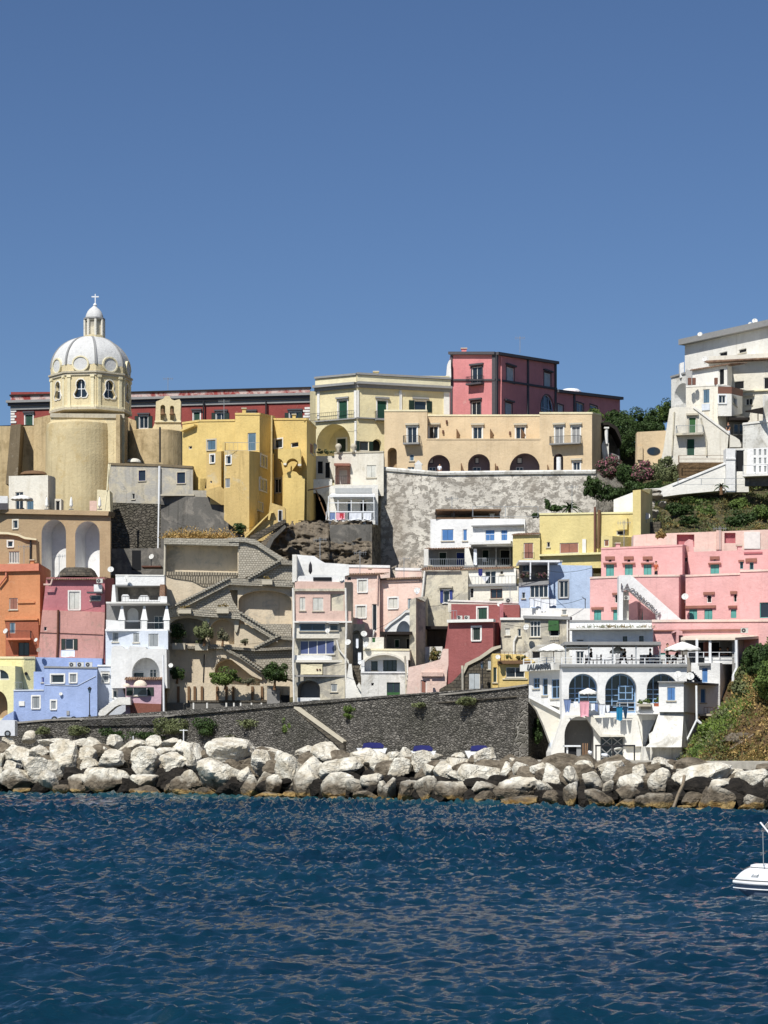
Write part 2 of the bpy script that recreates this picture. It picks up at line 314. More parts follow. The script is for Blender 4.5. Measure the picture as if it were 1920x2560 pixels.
class B:
    """a thing: an Empty at its base with part meshes (and sub-parts) under it"""
    def __init__(s, name, label, cat, group=None): s.name, s.label, s.cat, s.group = name, label, cat, group; s.nodes = []; s.nm = []
    def add(s, name, mb, parent=None, label=None, smooth=False):
        s.nodes.append((name, mb, parent, label, smooth)); return len(s.nodes)-1
    def part(s, name, label=None, parent=None):
        mb = MB(); s.add(name, mb, parent, label); return mb
    def face(s, mb, g, outline, holes, mat, o=0., uvin=False):
        uv = outline if uvin else [g.uv(*p) for p in outline]; loops = [uv]
        for h in holes:
            if h.a: lp = arch(g, h.x0, h.y0, h.x1, h.y1, h.rise)
            else:
                u0, z0, u1, z1 = g.rect(h.x0, h.y0, h.x1, h.y1); lp = [(u0, z0), (u1, z0), (u1, z1), (u0, z1)]
            h.lp = lp; loops.append(lp)
        flat_ = [p for lp in loops for p in lp]
        tr = tessellate_polygon([[Vector((u, z, 0)) for u, z in lp] for lp in loops])
        mb.add([g.w(u, z, o) for u, z in flat_], tr, mat)
        for h in holes:
            n = len(h.lp); rm = h.mat if h.k == 'niche' else mat
            mb.add([g.w(u, z, o) for u, z in h.lp]+[g.w(u, z, o-h.rev) for u, z in h.lp], [(i,(i+1)%n,(i+1)%n+n,i+n) for i in range(n)], rm)
        return uv
    def prism(s, mb, g, outline, depth, mat, holes=(), side=None, o=0.):
        uv = s.face(mb, g, outline, holes, mat, o); n = len(uv)
        fr = [g.w(u, z, o) for u, z in uv]; bk = [g.w(u, z, o-depth) for u, z in uv]
        mb.add(fr+bk, [(i,i+n,(i+1)%n+n,(i+1)%n) for i in range(n)], side or mat)
        mb.add(bk, tessellate_polygon([[Vector((u, z, 0)) for u, z in uv]]), side or mat)
        s.fill(g, holes, o)
    def block(s, chain, mat, depth=8., holes=(), name='wall', mats=None, label=None, roof=None, cap=None, base=None):
        """chain: (px, Y, top, bottom) corners left to right; holes assigned to the face their centre lies on"""
        mb = s.part(name, label); P = []
        segs = [Seg(a[0], a[1], b[0], b[1]) for a, b in zip(chain, chain[1:])]
        for i, (g, a, b) in enumerate(zip(segs, chain, chain[1:])):
            hs = [h for h in holes if a[0] <= (h.x0+h.x1)/2 < b[0]]
            s.face(mb, g, [(a[0], a[3]), (b[0], b[3]), (b[0], b[2]), (a[0], a[2])], hs, (mats[i] if mats else mat)); s.fill(g, hs)
        F1 = [W(c[0], c[2], c[1]) for c in chain]; F0 = [W(c[0], c[3], c[1]) for c in chain]
        i = max(range(len(segs)), key=lambda k: segs[k].L*(.01 if abs(segs[k].n.x) > .55 else 1)); n = Vector((*segs[i].n, 0))*-depth
        b1l, b1r, b0l, b0r = F1[0]+n, F1[-1]+n, F0[0]+n, F0[-1]+n
        if len(segs) > 1 and i != len(segs)-1:                  # the last face runs back: the rear corner continues it
            b1r, b0r = F1[-1]+n*.3, F0[-1]+n*.3
        def keep(b1, b0, c, sgn):                              # an end wall the photograph does not show runs away edge-on
            q = 960+b1.x*F/b1.y; lim = c[0]+sgn*3
            if (q-lim)*sgn > 0: x = (lim-960)*b1.y/F; b1.x = b0.x = x
        keep(b1l, b0l, chain[0], -1); keep(b1r, b0r, chain[-1], 1)
        m = len(F1); mb.add(F1+[b1r, b1l], tessellate_polygon([[Vector((p.x, p.y, 0)) for p in F1+[b1r, b1l]]]), roof or mat)
        mb.add([F1[0], b1l, b0l, F0[0]], [(0,1,2,3)], mat); mb.add([F1[-1], b1r, b0r, F0[-1]], [(0,1,2,3)], mat)
        mb.add([b1l, b1r, b0r, b0l], [(0,1,2,3)], mat)
        if cap:                                                 # coping along the top edge: (material, height m, projection m)
            cb = s.part('coping')
            for g, a, b in zip(segs, chain, chain[1:]):
                ua, za = g.uv(a[0], a[2]); ub, zb = g.uv(b[0], b[2])
                P8 = [g.w(ua,za-cap[1],cap[2]),g.w(ub,zb-cap[1],cap[2]),g.w(ub,zb+.03,cap[2]),g.w(ua,za+.03,cap[2]),g.w(ua,za-cap[1],-.4),g.w(ub,zb-cap[1],-.4),g.w(ub,zb+.03,-.4),g.w(ua,za+.03,-.4)]
                cb.box8(P8, cap[0])
        return segs
    def fill(s, g, holes, o=0.):
        for h in holes: s.opening(g.shift(o) if o else g, h)
    def opening(s, g, h):
        if h.k == 'niche':
            mb = s.part(h.nm, h.lab); q = h.rev
            mb.upoly(g, h.lp, -q-.05, -q+.003, h.back or h.mat); return
        if h.k == 'aw':
            mb = s.part(h.nm); lp = h.lp; us = [p[0] for p in lp]; zs = [p[1] for p in lp]; u0, u1, z0, z1 = min(us), max(us), min(zs), max(zs)
            c, r = (u0+u1)/2, (u1-u0)/2; hh = h.rise*(z1-z0) if h.rise else r; spring = z1-hh
            pn = MB(); pn.upoly(g, lp, -h.rev+.02, -h.rev+.04, h.gl); q = len(s.nodes)-1; s.add('pane', pn, q)
            n = len(lp); o1, o0 = -h.rev+.14, -h.rev+.05; cc = (c, (z0+z1)/2)
            inn = [(u+(c-u)*.08, z+((z0+z1)/2-z)*.08) for u, z in lp]
            mb.add([g.w(u,z,o1) for u,z in lp]+[g.w(u,z,o1) for u,z in inn]+[g.w(u,z,o0) for u,z in inn], [(i,(i+1)%n,(i+1)%n+n,i+n) for i in range(n)]+[(i+n,(i+1)%n+n,(i+1)%n+2*n,i+2*n) for i in range(n)], h.f)
            for i in range(1, h.nx):
                u = u0+(u1-u0)*i/h.nx; t = spring+hh*math.sqrt(max(0, 1-((u-c)/r)**2)); mb.bar(g, u-.04, z0, u+.04, t-.02, o0, o1+.002, h.f)
            for i in range(1, h.ny+1):
                z = z0+(spring-z0)*i/h.ny; mb.bar(g, u0+.02, z-.04, u1-.02, z+.04, o0, o1-.004, h.f)
            if h.t: ring(mb, g, lp, .12, h.t)
            return
        u0, z0, u1, z1 = g.rect(h.x0, h.y0, h.x1, h.y1); b = .0 if h.surf else -.16; w_ = u1-u0; hg = z1-z0; fw = min(h.fw, w_*.14)
        mb = s.part(h.nm, h.lab); q = len(s.nodes)-1
        if h.surf: mb.bar(g, u0, z0, u1, z1, -.02, b+.012, h.f)
        for a in ((u0,z0,u0+fw,z1),(u1-fw,z0,u1,z1),(u0+fw,z0,u1-fw,z0+fw),(u0+fw,z1-fw,u1-fw,z1)): mb.bar(g, *a, b, b+.07, h.f)
        if h.t:
            tw = .15
            for a in ((u0-tw,z0,u0,z1),(u1,z0,u1+tw,z1),(u0-tw,z1,u1+tw,z1+tw)): mb.bar(g, *a, -.02, .04, h.t)
        if h.k in 'gon' or h.k == 'c':
            s.add('pane', MB().bar(g, u0+fw, z0+fw, u1-fw, z1-fw, b+.0 if not h.surf else b+.014, b+.03, h.gl), q)
            if h.k in 'gc':
                for i in range(1, h.n):
                    u = u0+w_*i/h.n; mb.bar(g, u-fw*.5, z0+fw, u+fw*.5, z1-fw, b, b+.065, h.f)
                if h.tr: mb.bar(g, u0+fw, z1-hg*h.tr-.03, u1-fw, z1-hg*h.tr+.03, b, b+.062, h.f)
            if h.k == 'c':
                cb = MB()
                for i in range(h.n):
                    ua = u0+w_*i/h.n; ub = u0+w_*(i+1)/h.n; m_ = (ua+ub)/2; cb.bar(g, ua+fw, z0+fw, m_, z1-fw, b+.034, b+.045, h.c)
                s.add('curtain', cb, q)
        if h.k in 'sp':
            m_ = (u0+u1)/2; e = b+.03
            if h.k == 's' and w_ > .55:
                s.add('shutter', MB().bar(g, u0+fw, z0+fw, m_-.015, z1-fw, e, e+.06, 'sh_'+h.c), q)
                s.add('shutter', MB().bar(g, m_+.015, z0+fw, u1-fw, z1-fw, e, e+.06, 'sh_'+h.c), q)
                mb.bar(g, m_-.014, z0+fw, m_+.014, z1-fw, e, e+.04, 'dark')
            else: s.add('shutter' if h.k == 's' else 'leaf', MB().bar(g, u0+fw, z0+fw, u1-fw, z1-fw, e, e+.05, 'sh_'+h.c), q)
        if h.k == 'o':
            for sg in (-1, 1):
                ua = u0-w_*.46 if sg < 0 else u1+.02; s.add('shutter', MB().bar(g, ua, z0, ua+w_*.44, z1, .02, .075, 'sh_'+h.c), q)
        if h.k == 'd': s.add('pane', MB().bar(g, u0+fw*.5, z0+fw*.5, u1-fw*.5, z1-fw*.5, b+.014, b+.02, 'dark'), q)  # near-black sheet painted in for the unlit inside of a dark opening
        if h.sill and h.nm == 'window': s.add('sill', MB().bar(g, u0-.1, z0-.1, u1+.1, z0-.005, -.1, .12, h.t or 'stone_trim'), q)
        if h.hood: s.add('hood', MB().bar(g, u0-.28, z1+.2, u1+.28, z1+.42, -.1, .32, h.hood), q)
    def rail(s, g, x0, y0, x1, y1, mat='iron', dn=.14, o=0., r=.015, name='railing', parent=None, mid=0):
        mb = s.part(name, None, parent); u0, z0, u1, z1 = g.rect(x0, y0, x1, y1)
        mb.bar(g, u0, z1-.04, u1, z1, o-.025, o+.025, mat); mb.bar(g, u0, z0+.03, u1, z0+.06, o-.02, o+.02, mat)
        for i in range(mid): z = z0+(z1-z0)*(i+1)/(mid+1); mb.bar(g, u0, z-.02, u1, z+.02, o-.018, o+.018, mat)
        n = max(1, int((u1-u0)/dn))
        for i in range(n+1):
            u = u0+(u1-u0)*i/n; mb.bar(g, u-r, z0, u+r, z1-.04, o-r, o+r, mat)
        return mb
    def balcony(s, g, x0, y0, x1, ys, y1, mat='iron', slab='trim_grey', out=.9, glass=None, dn=.14):
        """rail top y0, slab top ys, slab bottom y1"""
        u0, z0, u1, zt = g.rect(x0, ys, x1, y1); mb = s.part('balcony'); q = len(s.nodes)-1; mb.bar(g, u0, z0, u1, zt, -.05, out, slab)
        z2 = g.rect(x0, y0, x1, ys)[3]; rb = s.part('railing', None, q)
        rb.bar(g, u0+.02, z2-.04, u1-.02, z2, out-.07, out-.03, mat)
        for uu in (u0+.02, u1-.06): rb.bar(g, uu, z2-.04, uu+.04, z2, 0, out-.07, mat)
        n = max(2, int((u1-u0)/dn))
        for i in range(n+1): u = u0+.02+(u1-u0-.06)*i/n; rb.bar(g, u, zt, u+.022, z2-.04, out-.06, out-.04, mat)
        for i in range(1, 6):
            for uu in (u0+.02, u1-.045): rb.bar(g, uu, zt, uu+.022, z2-.04, out*i/6, out*i/6+.02, mat)
    def pipe(s, g, pts, mat='zinc', r=.06, o=.1):
        mb = s.part('downpipe'); mb.path([g.pt(x, y, o) for x, y in pts], r, mat)
    def tileroof(s, g, x0, y0, x1, y1, out=.35, back=2.5, name='tile_roof'):
        """row of clay tiles: y1 eaves line, y0 ridge line"""
        mb = s.part(name); u0, zl, u1, zh = g.rect(x0, y0, x1, y1); n = max(3, int((u1-u0)/.28)); e = (u1-u0)/n
        P = []; fs = []
        for i in range(n*2+1):
            u = u0+e*i/2; b = .07*(i % 2)
            P += [g.w(u, zl+b, out), g.w(u, zh+b, -back), g.w(u, zl-.09+b*.5, out), g.w(u, zh-.1, -back)]
        for i in range(n*2): a = i*4; fs += [(a, a+4, a+5, a+1), (a+2, a+6, a+4, a), (a+3, a+7, a+6, a+2)]
        mb.add(P, fs, 'roof_tiles'); return mb
    def done(s):
        vs_ = [v for n in s.nodes for v in n[1].v]
        if not vs_: return
        zs = min(v[2] for v in vs_); x = (min(v[0] for v in vs_)+max(v[0] for v in vs_))/2; y = min(v[1] for v in vs_)
        e = bpy.data.objects.new(s.name, None); COL.objects.link(e); e.location = (x, y, zs); e.empty_display_size = .5
        tag(e, s.label, s.cat, s.group); obs = []
        for name, mb, par, lab, sm in s.nodes:
            if not mb.v: obs.append(None); continue
            if par is None or obs[par] is None: o = mesh_obj(name, mb, (x, y, zs), e, sm)
            else: o = mesh_obj(name, mb, (x, y, zs), obs[par], sm)
            if lab: o['label'] = lab
            obs.append(o)
        s.e = e; return e
def ring(mb, g, lp, w_, mat, o0=-.02, o1=.05):
    us = [p[0] for p in lp]; zs = [p[1] for p in lp]; c = ((min(us)+max(us))/2, (min(zs)+max(zs))/2); n = len(lp); out = []
    for u, z in lp: d = math.hypot(u-c[0], z-c[1]); out.append((u+(u-c[0])/d*w_, z+(z-c[1])/d*w_))
    mb.add([g.w(*p, o1) for p in lp]+[g.w(*p, o1) for p in out]+[g.w(*p, o0) for p in out], [(i,(i+1)%n,(i+1)%n+n,i+n) for i in range(n)]+[(i+n,(i+1)%n+n,(i+1)%n+2*n,i+2*n) for i in range(n)], mat)
# ---------------------------------------------------------------- small repeated things
def copy_tree(root, loc, rz=0, sc=1, label=None):
    r = root.copy(); COL.objects.link(r); r.location = loc; r.rotation_euler = (0, 0, rz); r.scale = (sc, sc, sc)
    if label: r['label'] = label
    for ch in list(root.children):
        c = ch.copy(); COL.objects.link(c); c.parent = r
        for g2 in ch.children: d = g2.copy(); COL.objects.link(d); d.parent = c
    return r
PROTO = {}
def inst(key, build, loc, rz, sc, label):
    if key not in PROTO:
        PROTO[key] = e = build(); off = e.location.copy(); e.location = loc; e.rotation_euler = (0, 0, rz); e.scale = (sc, sc, sc); e['label'] = label; return e
    return copy_tree(PROTO[key], loc, rz, sc, label)
def mk_dish():
    b = B('satellite_dish', 'x', 'satellite dish', 'satellite dishes on the roofs and walls'); mb = MB()
    n = 20; prof = [(r, .18*r*r) for r in (0.0, .12, .22, .32, .42, .5)]
    ax = Vector((-.25, -.85, .42)).normalized(); xx = ax.orthogonal().normalized(); yy = ax.cross(xx)
    def pt(r, h, i): a = 2*math.pi*i/n; return xx*math.cos(a)*r+yy*math.sin(a)*r*1.05+ax*h
    P = [pt(r, h*2.2, i) for r, h in prof for i in range(n)]+[pt(r, h*2.2-.025, i) for r, h in prof for i in range(n)]; k = len(prof)
    fs = [(j*n+i, j*n+(i+1)%n, (j+1)*n+(i+1)%n, (j+1)*n+i) for j in range(k-1) for i in range(n)]
    fs += [((j+k)*n+i, (j+k+1)*n+i, (j+k+1)*n+(i+1)%n, (j+k)*n+(i+1)%n) for j in range(k-1) for i in range(n)]
    fs += [((k-1)*n+i, (k-1)*n+(i+1)%n, (2*k-1)*n+(i+1)%n, (2*k-1)*n+i) for i in range(n)]
    mb.add(P, fs, 'dish_grey'); b.add('reflector', mb, smooth=True)
    b.part('feed_arm').tube((0, -.05, -.45), ax*.5+Vector((0, 0, -.05)), .018, 'zinc').box(ax*.52, (.08, .1, .08), 'trim_grey')
    b.part('bracket').tube((0, .1, -.75), (0, .1, .1), .03, 'zinc').tube((0, .1, 0), (0, .02, 0), .05, 'zinc').box((0, .1, -.76), (.3, .3, .03), 'zinc')
    e = b.done(); recentre(e, (0, 0, 0)); return e
def recentre(e, p):
    d = Vector(e.location)-Vector(p)
    for c in e.children:
        c.data.transform(__import__('mathutils').Matrix.Translation(d))
        for g2 in c.children: g2.data.transform(__import__('mathutils').Matrix.Translation(d))
    e.location = p
def dish(px, py, Y, rpx, label): return inst('dish', mk_dish, W(px, py, Y), random.uniform(-.35, .3), rpx*Y/F/.58, label)
def mk_ac():
    b = B('air_conditioner', 'x', 'air conditioner', 'air conditioner boxes on the house walls')
    b.part('casing').box((0, 0, .3), (.85, .32, .6), 'ac_casing').box((0, 0, .615), (.87, .34, .02), 'trim_grey')
    g = Seg(960, 100, 961, 100); f = b.part('fan_grille'); n = 18
    P = [(-.12+.25*math.cos(2*math.pi*i/n), -.175, .3+.25*math.sin(2*math.pi*i/n)) for i in range(n)]; Q = [(x*1., -.165, z) for x, y, z in P]
    f.add(P+Q, [tuple(range(n))]+[(i,(i+1)%n,(i+1)%n+n,i+n) for i in range(n)], 'fan'); f.tube((-.12, -.19, .3), (-.12, -.17, .3), .06, 'ac_casing', n=10)
    for i in range(3): f.box((-.12, -.18, .18+.12*i), (.46, .01, .012), 'trim_grey')
    b.part('bracket').box((-.3, .05, -.02), (.04, .5, .04), 'zinc').box((.3, .05, -.02), (.04, .5, .04), 'zinc')
    e = b.done(); recentre(e, (0, 0, 0)); return e
def ac(px, py, Y, wpx, label, rz=0): return inst('ac', mk_ac, W(px, py, Y)+Vector((0, -.25, 0)), rz, wpx*Y/F/.85, label)
def umbrella(px, ytop, ybot, Y, wpx, ycan, label, mat='canvas', closed=False):
    b = B('parasol', label, 'parasol', 'white parasols on the terraces'); t = W(px, ytop, Y); z0 = W(px, ybot, Y).z; zc = W(px, ycan, Y).z; r = wpx*Y/F/2
    c = MB()
    if closed:
        c.lathe((t.x, t.y), [(.02, t.z), (.07, t.z-.15), (.16, t.z-.5), (.2, t.z-(t.z-zc)*.8), (.1, zc), (.02, zc-.05)], mat, 10)
        for i in range(5): a = i*1.257; c.tube((t.x, t.y, t.z-.2), (t.x+.17*math.cos(a), t.y+.17*math.sin(a), zc+.15), .03, mat, .07)
    else:
        n = 32; P = [(t.x, t.y, t.z)]; K = 5
        for j in range(1, K+1):
            for i in range(n):
                a = 2*math.pi*(i+.5)/n; sc = 1/max(abs(math.cos(a)), abs(math.sin(a)))**.55; rr = r*j/K; sag = .05*(1-abs(math.cos(4*a)))*j/K
                P.append((t.x+rr*sc*math.cos(a)*.9, t.y+rr*sc*math.sin(a)*.9, t.z+(zc-t.z)*(j/K)**1.15-sag))
        m = len(P)
        for i in range(n): x, y, z = P[m-n+i]; P.append((x*1.0, y, z-.16-.04*math.sin(i*3.1)))
        fs = [(0, 1+i, 1+(i+1)%n) for i in range(n)]+[(1+(j*n)+i, 1+(j+1)*n+i, 1+(j+1)*n+(i+1)%n, 1+j*n+(i+1)%n) for j in range(K) for i in range(n)]
        c.add(P, fs, mat)
    b.add('canopy', c)
    b.part('pole').tube((t.x, t.y, z0), (t.x, t.y, t.z+.08), .035, 'wood_old'); b.part('base').lathe((t.x, t.y), [(0, z0+.12), (.25, z0+.1), (.3, z0), (0, z0)], 'trim_grey', 14)
    return b.done()
def cloth(name, label, px0, py0, px1, py1, Y, mat, taper=0, cat='laundry', fold=.05):
    mb = MB(); a = W(px0, py0, Y); c = W(px1, py1, Y); nx, nz = 10, 8; P = []; ph = random.random()*6
    for off in (0, .015):
        for j in range(nz+1):
            for i in range(nx+1):
                s_, t_ = i/nx, j/nz; x = a.x+(c.x-a.x)*(.5+(s_-.5)*(1-taper*t_)); z = a.z+(c.z-a.z)*t_+.05*math.sin(ph+s_*7)*t_
                P.append((x, Y+off+fold*math.sin(ph+s_*14+t_*1.5)*t_-.08*t_*math.sin(ph), z))
    m = (nx+1)*(nz+1); fs = []
    for j in range(nz):
        for i in range(nx): q = j*(nx+1)+i; fs += [(q, q+1, q+nx+2, q+nx+1), (q+m, q+m+nx+1, q+m+nx+2, q+m+1)]
    edge = [i for i in range(nx+1)]+[(nx+1)*j+nx for j in range(1, nz+1)]+[(nx+1)*nz+i for i in range(nx-1, -1, -1)]+[(nx+1)*j for j in range(nz-1, 0, -1)]
    fs += [(edge[i], edge[(i+1)%len(edge)], edge[(i+1)%len(edge)]+m, edge[i]+m) for i in range(len(edge))]
    mb.add(P, fs, mat); return single(name, label, cat, mb, 'laundry on the washing lines', smooth=True)
def leaves(c, r, n, size, mat, lumps=14, flatb=.35, seed=0, bell=None):
    """leaf faces gathered in clumps through an ellipsoid"""
    rg = np.random.default_rng(seed+int(abs(c[0])*97+abs(c[2])*31)); c = np.array(c, float); r = np.array(r, float)
    L = rg.normal(size=(lumps, 3)); L /= np.linalg.norm(L, axis=1)[:, None]; L *= rg.uniform(.25, .92, (lumps, 1)); L[:, 2] = np.where(L[:, 2] < -flatb, -flatb*rg.random(lumps), L[:, 2])
    lr = rg.uniform(.16, .46, lumps); k = rg.integers(0, lumps, n)
    d = rg.normal(size=(n, 3)); d /= np.linalg.norm(d, axis=1)[:, None]
    p = (L[k]+d*(lr[k]*rg.uniform(.6, 1.05, n)**.6)[:, None])*r+c
    nn = d+rg.normal(size=(n, 3))*.55; nn /= np.linalg.norm(nn, axis=1)[:, None]
    a = np.cross(nn, rg.normal(size=(n, 3))); a /= np.linalg.norm(a, axis=1)[:, None]; b = np.cross(nn, a)
    s = (size*rg.uniform(.6, 1.4, n))[:, None]
    V = np.stack([p-a*s, p-b*s*.55, p+a*s, p+b*s*.55], 1).reshape(-1, 3)
    mb = MB(); mb.v = [tuple(v) for v in V]; mb.f = [(4*i, 4*i+1, 4*i+2, 4*i+3) for i in range(n)]; mb.m = [0]*n; mb.mats = [mat] if mat not in () else []; return mb
def bush(px, py, Y, rx, ry, mat, label, name='bush', cat='bush', n=2200, size=.16, group=None, ryd=None, lumps=16, trunk=True, seed=0, part='crown'):
    c = W(px, py, Y); R = (rx*Y/F, ryd or max(.6, min(rx, ry)*Y/F), ry*Y/F); b = B(name, label, cat, group)
    b.add(part, leaves(c, R, n, size, mat, lumps, seed=seed))
    if trunk:
        t = b.part('trunk'); base = c+Vector((0, 0, -R[2]*1.25)); t.tube(base, c+Vector((.1, 0, -R[2]*.2)), .13+R[0]*.03, 'wood_old', .07, 8)
        for i in range(5): a = i*1.26; t.tube(c+Vector((.05, 0, -R[2]*.6)), c+Vector((math.cos(a)*R[0]*.55, math.sin(a)*R[1]*.5, R[2]*.25)), .06, 'wood_old', .02)
    return b.done()
def person(px, py, Y, h, label, shirt='shirt_dark', legs='denim', rot=0., sit=False, lean=.0, arms=0):
    """feet (or seat) at pixel px,py; one skinned body with hair and clothes as children"""
    o = W(px, py, Y); s = h/1.72; ca, sa = math.cos(rot), math.sin(rot)
    def T(x, y, z): return (x*ca-y*sa, x*sa+y*ca, z)
    hz = .5 if sit else .93; J = {}
    def j(n_, x, y, z, r): J[n_] = (T(x*s, y*s, z*s), r*s)
    j('pel', 0, 0, hz, .12); j('waist', 0, -lean*.3, hz+.18, .105); j('chest', 0, -lean*.7, hz+.42, .13); j('neck', 0, -lean, hz+.56, .05); j('head', 0, -lean-.02, hz+.72, .1); j('top', 0, -lean-.02, hz+.78, .08)
    for sg, q in ((-1, 'l'), (1, 'r')):
        j('sh'+q, .17*sg, -lean*.8, hz+.49, .055); j('el'+q, .23*sg, -lean-(.12 if arms else .0), hz+.22, .042); j('wr'+q, .2*sg, -lean-(.36 if arms else .05), hz+(.2 if arms else -.03), .03); j('ha'+q, .19*sg, -lean-(.44 if arms else .07), hz+(.2 if arms else -.1), .034)
        if sit: j('kn'+q, .11*sg, -.42, hz, .065); j('an'+q, .11*sg, -.44, .09, .045); j('to'+q, .11*sg, -.6, .04, .035)
        else: j('kn'+q, .1*sg, -.03, .5, .065); j('an'+q, .1*sg, .02, .09, .045); j('to'+q, .11*sg, -.14, .04, .035)
    E = [('pel','waist'),('waist','chest'),('chest','neck'),('neck','head'),('head','top')]
    for q in 'lr': E += [('chest','sh'+q),('sh'+q,'el'+q),('el'+q,'wr'+q),('wr'+q,'ha'+q),('pel','kn'+q),('kn'+q,'an'+q),('an'+q,'to'+q)]
    def skin(name, keys, edges, mat, parent, grow, root):
        me = bpy.data.meshes.new(name); me.from_pydata([J[k][0] for k in keys], [(keys.index(a), keys.index(b)) for a, b in edges], [])
        ob = bpy.data.objects.new(name, me); COL.objects.link(ob); ob.parent = parent; me.materials.append(MATS[mat])
        m = ob.modifiers.new('skin', 'SKIN'); ob.modifiers.new('sub', 'SUBSURF').levels = 1; ob.modifiers['sub'].render_levels = 1
        for i, k in enumerate(keys): d = me.skin_vertices[0].data[i]; d.radius = (J[k][1]*grow+(.012 if grow > 1 else 0),)*2; d.use_root = (k == root)
        return ob
    body = skin('person', list(J), E, 'skin', None, 1, 'pel'); body.location = o; tag(body, label, 'person', None)
    me = body.data
    if not me.skin_vertices: pass
    sk = ['chest', 'waist', 'pel', 'shl', 'shr', 'ell', 'elr']; skin('shirt', sk, [('pel','waist'),('waist','chest'),('chest','shl'),('chest','shr'),('shl','ell'),('shr','elr')], shirt, body, 1.28, 'pel')
    skin('trousers', ['pel','knl','knr','anl','anr'], [('pel','knl'),('pel','knr'),('knl','anl'),('knr','anr')], legs, body, 1.15, 'pel')
    hb = MB(); c = J['top'][0]; rr = .105*s
    hb.lathe((c[0], c[1]+.015), [(0, c[2]+rr*1.05), (rr*.6, c[2]+rr*.85), (rr, c[2]+rr*.2), (rr*1.02, c[2]-rr*.35), (rr*.8, c[2]-rr*.8)], 'hair', 12, a0=.7, a1=2*math.pi-.7+.0)
    ho = mesh_obj('hair', hb, (0, 0, 0), body, True); return body
def chair(px, py, Y, label, rot=0, mat='paint_white', sc=1.):
    b = B('chair', label, 'chair', None); o = W(px, py, Y)
    b.part('seat').box((0, 0, .44), (.44, .44, .04), mat); b.part('backrest').box((0, .2, .68), (.44, .03, .42), mat)
    for x in (-.19, .19):
        for y in (-.19, .19): b.part('leg').tube((x, y, 0), (x*.95, y*.95, .43), .018, mat)
        b.part('armrest').box((x*1.1, 0, .64), (.04, .4, .03), mat)
    e = b.done(); recentre(e, (0, 0, 0)); e.location = o; e.rotation_euler = (0, 0, rot); e.scale = (sc,)*3; return e
def planter(px, py, Y, wpx, hpx, mat, label, plant='leaf_green', n=260):
    b = B('planter', label, 'planter', 'planters on ledges'); g = S(Y); mb = b.part('trough'); u0, z0, u1, z1 = g.rect(px-wpx/2, py-hpx/2, px+wpx/2, py+hpx/2)
    mb.bar(g, u0, z0, u1, z1-.06, -.35, .25, mat).bar(g, u0-.05, z1-.06, u1+.05, z1, -.38, .28, mat)
    c = g.w((u0+u1)/2, z1+.18, -.05); b.add('plant', leaves(c, ((u1-u0)*.55, .3, .3), n, .09, plant, 7)); return b.done()
